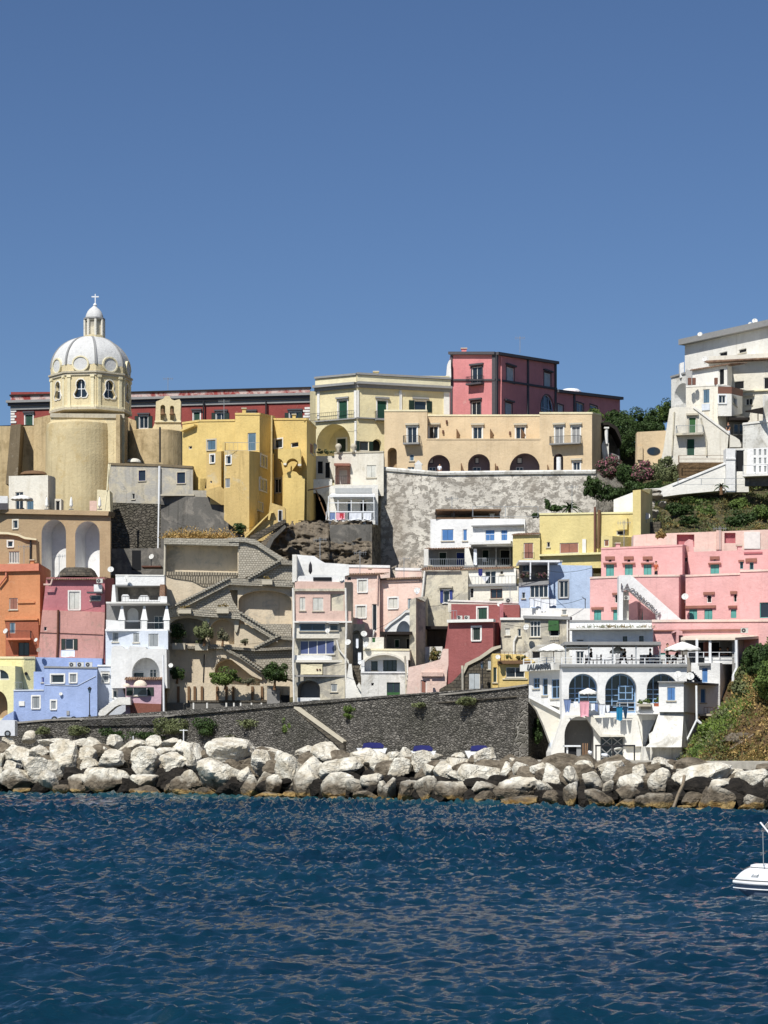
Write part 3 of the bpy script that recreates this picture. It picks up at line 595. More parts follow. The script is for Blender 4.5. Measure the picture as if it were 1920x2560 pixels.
# ================================================================ setting: sea, quay, hillside
def grid_obj(name, X, Y, fz, mat, kind='structure', smooth=True):
    mb = MB(); nx, ny = len(X), len(Y)
    mb.v = [(x, y, fz(x, y)) for y in Y for x in X]
    mb.f = [(j*nx+i, j*nx+i+1, (j+1)*nx+i+1, (j+1)*nx+i) for j in range(ny-1) for i in range(nx-1)]
    mb.m = [0]*len(mb.f); mb.mats = [mat]; o = mesh_obj(name, mb, (0, 0, 0), smooth=smooth); o['kind'] = kind; return o
def Yw(px): return float(np.interp(px, [-300, 0, 480, 960, 1440, 1920, 2300], [233, 217, 204, 180, 160, 151, 146]))      # waterline of the breakwater
def Ysw(px): return float(np.interp(px, [-300, 0, 765, 1320], [252, 243, 224, 205]))                                 # the dark sea wall
def make_sea():
    s = np.linspace(-1, 1, 760); X = 12*s+68*np.sign(s)*np.abs(s)**3.2
    ys = [26.]
    while ys[-1] < 260: ys.append(ys[-1]+.055+(ys[-1]-26)*.0022)
    Y = np.array(ys); X = np.concatenate([[-6000, -400], X, [400, 6000]]); Y = np.concatenate([[-4000, -200, 10], Y])
    XX, YY = np.meshgrid(X, Y); Z = np.zeros_like(XX); rg = np.random.default_rng(3)
    for lo, hi, n, amp in ((3., 8, 14, .0042), (1.2, 3., 34, .0052), (.5, 1.2, 60, .0066), (.22, .5, 80, .0058)):
        for _ in range(n):
            lam = math.exp(rg.uniform(math.log(lo), math.log(hi))); th = rg.normal(.25, .55); k = 2*math.pi/lam
            ph = k*(XX*math.sin(th)+YY*math.cos(th))+rg.uniform(0, 6.28)
            q = np.sin(ph+.35*np.sin(.23*XX+.11*YY+lam)); Z += amp*lam**.8*rg.uniform(.5, 1.4)*(q+.22*np.cos(2*ph))
    Z += .35*Z*np.abs(Z)/.1*.3
    g = .9+.3*np.sin(.11*XX+1+.6*np.sin(.05*YY))*np.sin(.083*YY+.7*np.sin(.09*XX))+.14*np.sin(.31*XX+.2*YY)*np.sin(.27*YY-.12*XX); Z *= g*(.92+np.clip((YY-45)/110, 0, 1)*1.5)
    Z[:3] = 0; Z[:, :2] = 0; Z[:, -2:] = 0
    me = bpy.data.meshes.new('sea'); ny, nx = XX.shape; me.vertices.add(nx*ny)
    me.vertices.foreach_set('co', np.stack([XX, YY, Z], -1).astype(np.float32).ravel())
    i = np.arange(nx*ny).reshape(ny, nx); q = np.stack([i[:-1, :-1], i[:-1, 1:], i[1:, 1:], i[1:, :-1]], -1).reshape(-1, 4); n = len(q)
    me.loops.add(n*4); me.loops.foreach_set('vertex_index', q.ravel().astype(np.int32)); me.polygons.add(n)
    me.polygons.foreach_set('loop_start', np.arange(0, n*4, 4, dtype=np.int32)); me.polygons.foreach_set('use_smooth', np.ones(n, bool)); me.update(); me.validate()
    t = NT('sea_water'); x = t.n('ShaderNodeSeparateXYZ'); t.l(t.pos, x.inputs[0])
    # shallows: distance seaward of the breakwater line y = 180 - .83 x (roughly)
    d = t.math('SUBTRACT', t.math('SUBTRACT', 183., t.math('MULTIPLY', x.outputs[0], 1.05)), x.outputs[1])
    sh = t.ramp(t.math('ADD', d, t.math('MULTIPLY', t.noise(.12, 3), 8.)), 2, 22, 1, 0)
    c = t.mix(t.ramp(t.noise(.05, 3), .35, .65), (.0018, .0175, .035), (.003, .029, .051)); c = t.mix(t.math('MULTIPLY', sh, .85), c, (.02, .075, .08))
    t.col(c); t.b.inputs['Roughness'].default_value = .06; t.b.inputs['IOR'].default_value = 1.333; t.b.inputs['Specular IOR Level'].default_value = .5
    nz = t.n('ShaderNodeTexNoise'); nz.inputs['Scale'].default_value = 2.6; nz.inputs['Detail'].default_value = 8; nz.inputs['Roughness'].default_value = .68; t.l(t.mapped(.75, 1.2, 1), nz.inputs[0])
    t.bump(nz.outputs['Fac'], .085, .8)
    me.materials.append(t.m); o = bpy.data.objects.new('sea', me); COL.objects.link(o); o['kind'] = 'structure'
make_sea()
def P3(x, y, s, h=1., o=4): return noise.fractal(Vector((x*s, y*s, 3.1)), 1., 2., o)*h
lsp = lambda a, b, n: [a+(b-a)*i/(n-1) for i in range(n)]
grid_obj('ground', [-6000, -90, 90, 6000], [150, 400, 1200, 9000], lambda x, y: -6., 'scrub_soil')
# quay behind the breakwater, and the buried core of the breakwater
mb = MB(); ks = list(range(-300, 2301, 100))
V = [W(p, 0, Yw(p)+13)[:2]+(3.3,) for p in ks]+[W(p, 0, max(Ysw(p), Yw(p)+14)+30)[:2]+(3.3,) for p in ks]; n = len(ks)
V += [W(p, 0, Yw(p)+13)[:2]+(-1.,) for p in ks]
mb.add(V, [(i, i+1, i+n+1, i+n) for i in range(n-1)]+[(i, i+1, i+2*n+1, i+2*n) for i in range(n-1)], 'paving'); mesh_obj('quay', mb, (0, 0, 0))['kind'] = 'structure'
mb = MB(); rows = 22; P = []
for j in range(rows):
    for p in range(-300, 2301, 13):
        t_ = j/(rows-1); y = Yw(p)+.8+t_*9.5; w_ = W(p, 0, y); P.append((w_.x, y, -1.6+t_*4.3+noise.noise(Vector((w_.x*2.3, y*2.3, 4)))*.5+noise.noise(Vector((w_.x*.9, y*.9, 0)))*.7))
m = len(range(-300, 2301, 13)); mb.add(P, [(j*m+i, j*m+i+1, (j+1)*m+i+1, (j+1)*m+i) for j in range(rows-1) for i in range(m-1)], 'dark_rubble')
mesh_obj('breakwater_slope', mb, (0, 0, 0))['kind'] = 'structure'
# the town's hill, mostly hidden by the houses
def hz_(x, y):
    yw = float(np.interp(x, [-45, -7, 13, 30], [250, 230, 212, 206])); d = y-yw
    z = float(np.interp(d, [-4, -1, 6, 40, 62, 75, 130], [-5, 2.6, 4.5, 20, 24, 31, 33]))
    return z+P3(x, y, .2, .5)
grid_obj('hillside', lsp(-70, 34, 70), lsp(205, 365, 90), hz_, 'scrub_soil')
grid_obj('hillside', lsp(23, 90, 60), [236]+lsp(239, 365, 80), lambda x, y: float(np.interp(y, [236, 239, 244, 285, 300, 365], [2, 24, 27.3, 38, 41, 43]))+(x-30)*.035+P3(x, y, .25, .9)-max(0, 29-x)*1.3-max(0, y-262)*max(0, 34-x)*.12, 'scrub_soil')
def spur(x, y):                      # lower right slope
    top = float(np.interp(x, [22, 24.6, 26.6, 28.4, 30, 31.5, 33, 50, 90], [1.0, 2.2, 4.8, 6.8, 8.6, 11, 13, 20, 30])); foot = float(np.interp(x, [22, 40, 90], [181, 176, 168]))
    return min(top, 2.4+max(0, y-foot)*1.05)+P3(x, y, .35, .5)
grid_obj('hillside', lsp(22.4, 90, 110), lsp(166, 240, 90), spur, 'soil')
def hit(px, py, fz, y0, y1):        # distance at which the line of sight meets the slope
    y = y0
    while y < y1:
        p = W(px, py, y)
        if fz(p.x, p.y) >= p.z: return y
        y += .25
    return y1
def scatter(name, label, fz, pts, mats, n, size, h=.5, seed=1):
    """ground cover nobody could count: tufts of leaf faces over a slope"""
    rg = np.random.default_rng(seed); mb = MB(); mb.mats = list(mats); K = len(pts)
    for i in range(n):
        a = pts[rg.integers(0, K)]; x = a[0]+rg.normal()*a[2]; y = a[1]+rg.normal()*a[3]; z = fz(x, y); r = rg.uniform(.2, .6)*a[4]; mi = rg.choice(a[5])
        for _ in range(16):
            d = Vector(rg.normal(size=3)); d.z = abs(d.z)*1.1; d.normalize(); p = Vector((x, y, z))+d*r*rg.uniform(.3, 1)*Vector((1, 1, h*2)).length/1.7
            u = d.cross(Vector(rg.normal(size=3))).normalized()*size*rg.uniform(.6, 1.3); v = (d*.8+Vector(rg.normal(size=3))*.3).normalized()*size*rg.uniform(.8, 2.)
            k = len(mb.v); mb.v += [tuple(p-u*.6), tuple(p+v*.2-u*.2), tuple(p+v), tuple(p+u*.6)]; mb.f.append((k, k+1, k+2, k+3)); mb.m.append(int(mi))
    o = mesh_obj(name, mb, (0, 0, 0)); tag(o, label, 'scrub', None, 'stuff'); return o
up = lambda x, y: float(np.interp(y, [239, 244, 285, 300, 365], [24, 27.3, 38, 41, 43]))+(x-30)*.035+P3(x, y, .25, .9)-max(0, 29-x)*1.3-max(0, y-262)*max(0, 34-x)*.12
rg0 = np.random.default_rng(5)
pts = [(rg0.uniform(29, 52), rg0.uniform(240, 286), .8, 1.2, rg0.uniform(.8, 1.6), ([0, 1, 1, 3] if rg0.random() < .4 else [2, 2, 4, 1])) for _ in range(260)]
scatter('scrub', 'low grey green scrub covering the upper slope above the pink house', up, pts, ('leaf_dark', 'leaf_olive', 'leaf_brown', 'leaf_green', 'leaf_dry'), 3200, .16, seed=2)
pts = []
for _ in range(300):
    x = rg0.uniform(23.5, 42); y = rg0.uniform(176, 196); zz = spur(x, y); pts.append((x, y, .7, .9, rg0.uniform(.9, 1.7), [0, 1, 3, 3] if (x < 29.5 and zz > 3+(x-25)*.8) or zz > 11 else ([2, 4, 2, 1] if x < 27.5 else [2, 4, 4, 5])))
scatter('scrub', 'mixed green and dry brown scrub on the lower slope beside the white house', spur, pts, ('leaf_green', 'leaf_olive', 'leaf_brown', 'leaf_bright', 'leaf_dry', 'straw'), 5200, .15, seed=4)
grid_obj('hillside', lsp(26, 44, 30), [301, 302, 303, 306, 312, 320, 335], lambda x, y: (36 if y < 301.5 else 41.5 if y < 302.5 else 44)+(x-30)*.15+P3(x, y, .5, .8), 'scrub_soil')
# ---------------------------------------------------------------- boulders of the breakwater
def rock_mesh(c, d, seed, sub=4):
    import bmesh
    bm = bmesh.new(); bmesh.ops.create_icosphere(bm, subdivisions=sub, radius=1); rg = random.Random(seed)
    N = []
    for _ in range(9):
        v = Vector((rg.gauss(0, 1), rg.gauss(0, 1), rg.gauss(0, 1))).normalized(); N.append((v, rg.uniform(.55, .93)))
    of = Vector((seed*1.7 % 50, seed*3.1 % 50, seed*.7 % 50)); rot = rg.uniform(-.35, .35); cr, sr = math.cos(rot), math.sin(rot)
    V = []
    for v in bm.verts:
        q = v.co.normalized(); r = 1.22
        for n_, dd in N:
            k = q.dot(n_)
            if k > .05: r = min(r, dd/k)
        r *= 1+noise.fractal(q*1.6+of, 1, 2.1, 3)*.06+noise.fractal(q*4+of, .9, 2.1, 4)*.05
        r -= .05*abs(noise.noise(q*3.1+of))
        p = q*r; V.append((p.x*d[0]*1.06, p.y*d[1], p.z*d[2]*1.06))
    V = [(c[0]+x*cr-z*sr*d[0]/max(d[2], .1)*.35, c[1]+y, c[2]+z*cr+x*sr*.6) for x, y, z in V]
    mb = MB(); mb.v = V; mb.f = [tuple(v.index for v in f.verts) for f in bm.faces]; mb.m = [0]*len(mb.f); mb.mats = ['limestone']; bm.free(); return mb
RK = {0: """0,460,130,600;190,440,320,560;320,485,600,630;600,500,760,590;710,505,865,640;865,560,930,640;920,485,1060,600;1040,530,1260,640;1275,490,1420,610;1390,505,1600,590;1500,520,1659,640
20,550,285,740;270,560,420,700;420,550,700,840;690,560,860,710;835,600,1130,750;1120,600,1380,820;1350,570,1520,680;1350,640,1650,830;1580,570,1760,780;-60,640,60,760
-80,760,60,960;0,700,190,840;170,650,500,930;10,790,350,975;350,790,530,975;470,885,600,985;630,890,785,990;760,720,1090,990;700,670,850,800;1130,820,1415,960;1180,920,1400,1005;1410,900,1500,990;1490,830,1700,1000;120,930,260,985;1100,945,1250,1000;560,830,780,960""",
480: """120,520,560,800;530,585,790,660;860,565,1060,680;1050,550,1310,740;1360,590,1580,760;1560,620,1760,790;530,600,720,815;700,630,810,780
10,700,430,1010;400,750,530,900;740,650,980,930;900,670,1150,920;1130,670,1450,870;1480,790,1700,960
-90,800,105,990;430,840,590,1020;550,795,705,950;650,820,790,990;900,750,1130,1040;1150,820,1420,1045;1330,860,1530,1000;20,920,190,1015;525,965,795,1035;795,965,910,1030;1405,960,1610,1060;1600,860,1700,1020;1145,1010,1280,1050""",
960: """0,610,150,720;150,580,260,730;240,585,440,790;400,630,505,700;590,625,700,700;740,590,980,750;555,650,760,800;1080,675,1160,740
0,690,280,840;330,720,470,860;440,680,620,890;675,710,1000,910;560,790,670,870;1000,705,1145,850;1130,700,1280,850;1260,720,1400,840;1350,740,1540,960;1540,760,1680,900
0,830,115,1040;105,840,285,1060;270,830,475,1055;475,850,765,1070;750,880,970,990;745,965,985,1085;980,840,1330,1060;1310,860,1440,1010;1370,930,1520,1095;1020,1000,1370,1105;1520,850,1700,1110;-10,1020,110,1060""",
1440: """160,470,460,650;460,515,640,690;640,450,890,600;0,500,180,620;850,560,1000,640;850,540,1340,760;1340,560,1450,660;1370,560,1659,800
40,570,230,775;215,520,345,690;230,665,330,800;380,590,600,790;640,560,840,790;1140,640,1400,760;1600,640,1780,780;1640,560,1900,760
50,755,310,915;330,690,545,860;340,815,520,925;520,800,670,930;605,750,820,920;1070,700,1425,940;880,775,1100,910;860,870,1000,940;1470,780,1680,930;1030,900,1180,940;1420,870,1560,945;210,800,300,890;1680,700,1950,940"""}
rocks = []
for ox, txt in RK.items():
    oy = 1760 if ox == 1440 else 1700
    for r_, line in enumerate(txt.split('\n')):
        for q in line.split(';'):
            a, b_, c_, d_ = [float(v)/3.456 for v in q.split(',')]; rocks.append((ox+(a+c_)/2, oy+(b_+d_)/2, (c_-a), (d_-b_), r_))
for p, r_ in ((-70, 0), (-60, 1), (-110, 2), (-150, 1), (1990, 0), (2010, 2), (2060, 1), (2110, 2), (2070, 0), (2150, 0), (2230, 0), (2140, 1), (2210, 1), (2180, 2), (2250, 2), (2290, 1), (-190, 0), (-230, 1), (-200, 2), (-270, 0), (-280, 2)): rocks.append((p, (1870, 1915, 1960)[r_]+(0 if p < 0 else 40), 80, 66, r_))
rocks.sort(); cnt = [0, 0, 0]; ORD = 'first second third fourth fifth sixth seventh eighth ninth tenth'.split()
def ordinal(n):
    if n <= 10: return ORD[n-1]
    return str(n)+('th' if 10 < n % 100 < 14 else {1: 'st', 2: 'nd', 3: 'rd'}.get(n % 10, 'th'))
rr_ = random.Random(11)
for i, (cx, cy, w_, h_, r_) in enumerate(rocks):
    wl = HZ+CH*F/Yw(cx); Y = Yw(cx)+1.2+max(0, wl-cy-12)*.085+(0 if r_ else .6); c = W(cx, cy, Y); d = (w_*Y/F/2, (w_+h_)*Y/F/4*rr_.uniform(.9, 1.15), h_*Y/F/2)
    if -60 < cx < 1990: cnt[r_] += 1
    size = 'huge' if w_*h_ > 6800 else ('large' if w_*h_ > 3600 else ('small' if w_*h_ < 1300 else 'middling')); rowt = ('top row', 'middle rows', 'waterline row')[r_]; tone = ('pale', 'pale', 'brown stained')[r_]
    lab = f"{size} {tone} boulder in the {rowt} of the breakwater, {ordinal(max(1, cnt[r_]))} from the left"
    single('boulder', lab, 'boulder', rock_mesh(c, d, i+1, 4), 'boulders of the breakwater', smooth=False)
# smaller stones behind and between the boulders, colours darkened for gap shade
for i in range(170):
    cx = -40+i*11.9+rr_.uniform(-6, 6); wl = HZ+CH*F/Yw(cx); cy = wl-rr_.choice((22, 45, 75, 100)); Y = Yw(cx)+2.4+max(0, wl-cy)*.085; c = W(cx, cy, Y); s_ = rr_.uniform(.75, 1.2)
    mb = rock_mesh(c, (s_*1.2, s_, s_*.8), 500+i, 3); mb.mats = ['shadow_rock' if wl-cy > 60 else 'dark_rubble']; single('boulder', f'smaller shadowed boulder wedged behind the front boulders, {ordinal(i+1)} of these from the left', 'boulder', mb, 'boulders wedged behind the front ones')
# ================================================================ skyline row
w = win
# long dark red palace behind the church
b = B('palace', 'long dark red palace with peeling white parapet and grey cornice behind the dome', 'palace')
fl = dict(t='trim_white', hood='trim_dark', rev=.25)
g, = b.block([(27, 325, 980, 1100), (775, 318, 977, 1100)], 'dark_red', 14, [w(63,1036,82,1066,'s','green',**fl), w(349,1040,370,1071,'g',**fl), w(484,1030,500,1060,'s','green',**fl), w(541,1032,565,1060,'g',**fl), w(614,1032,638,1060,'g',**fl), w(724,1030,752,1060,'g',**fl)])
for x in (349, 541, 724):
    for a in (x-12, x+22): mb = b.part('shutter'); mb.pbar(g, a, 1040 if x == 349 else 1032, a+10, 1071 if x == 349 else 1060, .03, .1, 'sh_dk_green')
b.part('parapet').pbar(g, 27, 979, 775, 993, -.3, .12, 'red_peel'); b.part('parapet_cap').pbar(g, 25, 977.5, 777, 981, -.4, .3, 'beam')
b.part('cornice').pbar(g, 19, 993, 780, 999, -.2, .8, 'trim_grey').pbar(g, 22, 999, 778, 1006, -.1, .5, 'trim_dark').pbar(g, 27, 1006, 776, 1016, -.1, .2, 'trim_grey')
mb = b.part('quoin')
for i in range(6): mb.pbar(g, 27, 1018+i*7, 37+(i%2)*4, 1023+i*7, -.1, .1, 'trim_white')
mb = b.part('quoin')
for i in range(6): mb.pbar(g, 762-(i%2)*4, 1018+i*7, 775, 1023+i*7, -.1, .1, 'trim_white')
for x in (511, 667): b.pipe(g, [(x, 1004), (x, 1060)], 'iron', .12, .5)
b.done()
# church: buttressed base, apse, drum, dome, lantern and cross
b = B('church', 'pale yellow domed church with ribbed white dome, lantern, cross and round apse', 'church')
cx, Yc = 227, 300; ctr = W(cx, 0, Yc); mpp = Yc/F
zf = lambda py: CH+(HZ-py)*mpp
def octo(Rpx, rot=-8., c=ctr): R = Rpx*mpp; return [(c.x+R*math.sin(math.radians(rot+22.5+45*k)), c.y-R*math.cos(math.radians(rot+22.5+45*k))) for k in range(-5, 4)]
def octo_prism(mb, Rpx, ytop, ybot, mat, rot=-8.):
    P = octo(Rpx, rot)[:8]; n = 8; mb.add([(x, y, zf(ybot)) for x, y in P]+[(x, y, zf(ytop)) for x, y in P], [(i,(i+1)%n,(i+1)%n+n,i+n) for i in range(n)]+[tuple(range(8,16)), tuple(range(8))[::-1]], mat)
class Seg2(Seg):
    def __init__(s, p, q): s.p = Vector(p); d = Vector(q)-s.p; s.L = d.length; s.d = d/s.L; s.n = Vector((s.d.y, -s.d.x)); s.args = None
    def shift(s, o): r = Seg2(s.p, s.p+s.d*s.L); r.p = s.p+s.n*o; return r
P = octo(100); dm = b.part('drum')
pear = [(-.17,.05),(-.5,.12),(-.62,.45),(-.45,.85),(-.36,1.15),(-.42,1.5),(-.38,1.85),(-.2,2.1),(0,2.16),(.2,2.1),(.38,1.85),(.42,1.5),(.36,1.15),(.45,.85),(.62,.45),(.5,.12),(.17,.05),(0,.16)]
for k in range(8):
    g = Seg2(P[k], P[k+1]); L = g.L; z0, z1 = zf(1032), zf(952); out = [(0, z0), (L, z0), (L, z1), (0, z1)]
    pl = [(L/2+u*1.42, zf(1009)+v*1.12) for u, v in pear]
    fl_ = out+pl; dm.add([g.w(u, z) for u, z in fl_], tessellate_polygon([[Vector((u, z, 0)) for u, z in out], [Vector((u, z, 0)) for u, z in pl]]), 'church')
    n = len(pl); dm.add([g.w(u, z) for u, z in pl]+[g.w(u, z, -.4) for u, z in pl], [(i,(i+1)%n,(i+1)%n+n,i+n) for i in range(n)], 'church')
    wmb = b.part('window'); q = len(b.nodes)-1; c0 = (L/2, zf(1009)+1.2); m = n
    o2 = [(u+(u-c0[0])*.16, z+(z-c0[1])*.1) for u, z in pl]
    wmb.add([g.w(*p, .1) for p in pl]+[g.w(*p, .1) for p in o2]+[g.w(*p, -.02) for p in o2], [(i,(i+1)%m,(i+1)%m+m,i+m) for i in range(m)]+[(i+m,(i+1)%m+m,(i+1)%m+2*m,i+2*m) for i in range(m)], 'trim_white')
    wmb.bar(g, L/2-.05, zf(1008), L/2+.05, zf(966), -.36, -.28, 'paint_white').bar(g, L/2-.5, zf(986)-.05, L/2+.5, zf(986)+.05, -.361, -.281, 'paint_white')
    b.add('pane', MB().upoly(g, pl, -.4, -.37, 'glass'), q)
    pil = b.part('pilaster')
    for u0 in (.25, L-.65): pil.bar(g, u0, z0, u0+.4, z1, -.05, .14, 'cream_band').bar(g, u0-.08, z1-.3, u0+.48, z1, -.05, .24, 'cream_band').bar(g, u0-.06, z0, u0+.46, z0+.3, -.05, .2, 'cream_band')
mb = b.part('cornice'); octo_prism(mb, 106, 943, 947, 'church_grey'); octo_prism(mb, 103, 947, 953, 'church_grey')
mb = b.part('base_moulding'); octo_prism(mb, 104, 1031, 1037, 'church_grey'); octo_prism(mb, 102, 1026, 1031, 'cream_band')
mb = b.part('dome_skirt'); octo_prism(mb, 100, 925, 944, 'church')
dome = b.part('dome'); R0 = 99*mpp; N = 40; prof = []
for i in range(15):
    t_ = i/14; a = t_*math.radians(76); prof.append((R0*math.cos(a)**.93, zf(926)+(zf(845)-zf(926))*math.sin(a)/math.sin(math.radians(76))))
PP = []; 
for r, z in prof:
    for i in range(N):
        a = 2*math.pi*i/N+math.radians(-8+22.5); k = (i % 5)/5; sq = 1-.05*math.sin(math.pi*k)
        PP.append((ctr.x+r*sq*math.sin(a), ctr.y-r*sq*math.cos(a), z))
dome.add(PP, [(j*N+i, j*N+(i+1)%N, (j+1)*N+(i+1)%N, (j+1)*N+i) for j in range(14) for i in range(N)], 'dome_plaster')
for k in range(8):
    a = math.radians(-8+22.5+45*k); rib = b.part('rib')
    ax_ = Vector((math.sin(a), -math.cos(a), 0)); ty = Vector((math.cos(a), math.sin(a), 0))
    V = []
    for r, z in prof:
        for o_, s_ in ((-.1, -.17), (.13, -.12), (.13, .12), (-.1, .17)): V.append(Vector((ctr.x, ctr.y, z))+ax_*(r+o_)+ty*s_)
    rib.add(V, [(j*4+i, j*4+i+1, j*4+i+5, j*4+i+4) for j in range(14) for i in range(3)], 'trim_grey')
    am = a+math.radians(22.5); nx_ = Vector((math.sin(am), -math.cos(am), 0)); tx = Vector((math.cos(am), math.sin(am), 0)); oc = b.part('oculus')
    cc = Vector((ctr.x, ctr.y, zf(925)))+nx_*(R0*.9); n = 24; q = []
    def ringp(r, off, zc=0): return [cc+nx_*off+tx*math.cos(2*math.pi*i/n)*r+Vector((0, 0, zc+math.sin(2*math.pi*i/n)*r*.92)) for i in range(n)]
    A, Bq, Cq, D = ringp(1.12, -.9), ringp(1.12, .46), ringp(.93, .46), ringp(.93, .36)
    oc.add(A+Bq+Cq+D, [(i+m_,(i+1)%n+m_,(i+1)%n+n+m_,i+n+m_) for m_ in (0, n, 2*n) for i in range(n)], 'cream_band'); oc.add(D, [tuple(range(n))], 'dome_plaster')
lc = W(236, 0, Yc); old = ctr
def oct2(mb, c, Rpx, yt, yb, mat, Rt=None, rot=14):
    Rt = Rt or Rpx; p = [(math.sin(math.radians(rot+45*k)), -math.cos(math.radians(rot+45*k))) for k in range(8)]; n = 8
    mb.add([(c.x+x*Rpx*mpp, c.y+y*Rpx*mpp, zf(yb)) for x, y in p]+[(c.x+x*Rt*mpp, c.y+y*Rt*mpp, zf(yt)) for x, y in p], [(i,(i+1)%n,(i+1)%n+n,i+n) for i in range(n)]+[tuple(range(8,16)), tuple(range(8))[::-1]], mat)
mb = b.part('lantern'); oct2(mb, lc, 27, 840, 848, 'church'); oct2(mb, lc, 21, 802, 840, 'old_cream'); oct2(mb, lc, 24, 800, 804, 'church_grey'); oct2(mb, lc, 27, 796, 800, 'trim_grey')
for k in range(8): a = math.radians(14+45*k); b.part('pilaster').tube((lc.x+24*mpp*math.sin(a), lc.y-24*mpp*math.cos(a), zf(842)), (lc.x+24*mpp*math.sin(a), lc.y-24*mpp*math.cos(a), zf(801)), .18, 'cream_white', n=6)
b.add('cupola', MB().lathe((lc.x, lc.y), [(r*mpp, zf(y)) for r, y in ((22, 796), (22, 791), (20, 785), (17, 779), (12, 773), (7, 769), (3, 765), (2, 760), (0, 759))], 'dome_plaster', 16), smooth=True)
mb = b.part('cross'); gx = S(Yc); mb.pbar(gx, 237, 735, 239.4, 762, -.07, .07, 'paint_white').pbar(gx, 229, 740.5, 247, 743.5, -.06, .06, 'paint_white')
mb = b.part('cross_ball'); mb.lathe((lc.x+.08, lc.y), [(0, zf(757)), (.2, zf(760)), (.26, zf(763)), (.14, zf(766))], 'paint_white', 10)
# church body
b.block([(84, 296, 1046, 1290), (150, 294, 1032, 1290)], 'ochre_wall', 12); b.block([(126, 291, 1034, 1290), (311, 291, 1036, 1290)], 'church', 14, cap=('church_grey', .5, .2))
b.block([(290, 289, 1036, 1290), (300, 289, 1036, 1290), (318, 296, 1042, 1290)], 'ochre_wall', 6); b.block([(310, 298, 1040, 1190), (340, 298, 1052, 1190)], 'ochre_wall', 8)
b.block([(-60, 297, 1066, 1300), (60, 297, 1062, 1300), (122, 297, 1064, 1300)], 'ochre_wall', 6)
mb = b.part('buttress'); gb = S(294); b.prism(mb, gb, [(14, 1210), (27, 1062), (52, 1060), (43, 1210)], 4, 'dark_ochre')
ap = b.part('apse'); ac_ = W(203, 0, 293.5); prof = [(0, 1043), (60, 1044), (80, 1047), (86, 1053), (87.5, 1070), (89.5, 1270), (90, 1300)]
ap.lathe((ac_.x, ac_.y), [(r*293.5/F, CH+(HZ-y)*289/F) for r, y in prof], 'apse', 48)
a2 = b.part('side_apse'); c2 = W(388, 0, 300); a2.lathe((c2.x, c2.y), [(r*300/F, CH+(HZ-y)*296/F) for r, y in ((0, 1068), (70, 1070), (77, 1073), (78, 1110), (79, 1200))], 'ochre_wall', 36)
b.part('side_apse_roof').lathe((W(335, 0, 292).x, 292), [(18*mpp*math.cos(t_), CH+(HZ-1157)*292/F+11*mpp*math.sin(t_)) for t_ in (0, .3, .6, .9, 1.2, 1.57)], 'cream_white', 18)
b.pipe(S(291.5), [(400, 1068), (400, 1156)], 'iron', .12, 0); b.done()
# bell gable
b = B('bell_gable', 'small cream bell gable with two arched openings and scrolled top', 'bell gable'); g = S(302); mb = b.part('wall')
b.prism(mb, g, [(378, 1078), (388, 1056), (390, 1004), (400, 1000), (408, 997), (413, 990), (424, 990), (428, 998), (436, 1001), (449, 998), (452, 1004), (451, 1056), (456, 1078)], 1.2, 'church', [niche(401, 1012, 413, 1050, 'church', 1.0, back='old_cream', nm='bell_opening'), niche(425, 1014, 435, 1050, 'church', 1.0, back='old_cream', nm='bell_opening')])
for x in (407, 430):
    c_ = W(x, 1030, 301.5); b.part('bell').lathe((c_.x, c_.y), [(0, c_.z+.45), (.16, c_.z+.4), (.2, c_.z), (.34, c_.z-.3), (.36, c_.z-.36)], 'wood_old', 14)
b.part('moulding').pbar(g, 387, 1052, 453, 1056, -.1, .2, 'cream_band'); b.done()
# cream palace with the great arch
b = B('palace', 'cream yellow palace with white pilasters, green shutters and one great shaded arch', 'palace')
ch = [(775, 302, 978, 1230), (794, 296, 978, 1230)]
b.block(ch, 'cream', 8)
k_ = dict(t='trim_white', hood='trim_grey', rev=.22)
sg = b.block([(789, 296, 942, 1215), (892, 293, 938, 1215), (1124, 297, 940, 1215)], 'cream', 12, [w(846,1001,868,1049,'p','green',nm='door',**k_), w(943,1001,967,1049,'p','green',nm='door',**k_), w(1036,1002,1066,1030,'o','dk_green',**k_),
   niche(791,1060,876,1148,'cream',3.2,rise=.55,back='cream',nm='great_arch'), w(899,1103,922,1127,'o','dk_green',t=None), niche(931,1098,954,1128,'cream',.8,back='dark',nm='arch')])
gi = sg[0].shift(-3.2); b.opening(gi, w(843,1096,866,1148,'p','dk_green',nm='door',surf=True,t='trim_white'))
for s_, x0, x1 in ((sg[0], 789, 892), (sg[1], 892, 1126)):
    b.part('parapet').pbar(s_, x0, 944, x1, 960, -.3, .1, 'cream_band'); b.part('cornice').pbar(s_, x0-1, 961, x1, 967, -.1, .75, 'trim_grey').pbar(s_, x0, 967, x1, 975, -.1, .35, 'trim_grey').pbar(s_, x0-1, 938, x1, 943, -.3, .3, 'trim_grey')  # grey lower mouldings carry the cornice shadow in their colour
    b.part('floor_band').pbar(s_, x0, 1049, x1, 1052, -.1, .35, 'trim_grey')
for s_, x0, x1 in ((sg[0], 794, 800), (sg[0], 886, 892), (sg[1], 892, 897), (sg[1], 998, 1004), (sg[1], 1109, 1123)): b.part('pilaster').pbar(s_, x0, 976, x1, 1048, -.05, .14, 'trim_white'); 
b.part('pilaster').pbar(sg[0], 887, 1053, 892, 1200, -.05, .12, 'trim_white')
b.rail(sg[0], 776, 1031, 888, 1049, 'iron', .3, o=.35, r=.012); b.balcony(sg[1], 936, 1030, 972, 1049, 1053, slab='trim_grey', out=1.)
b.done()
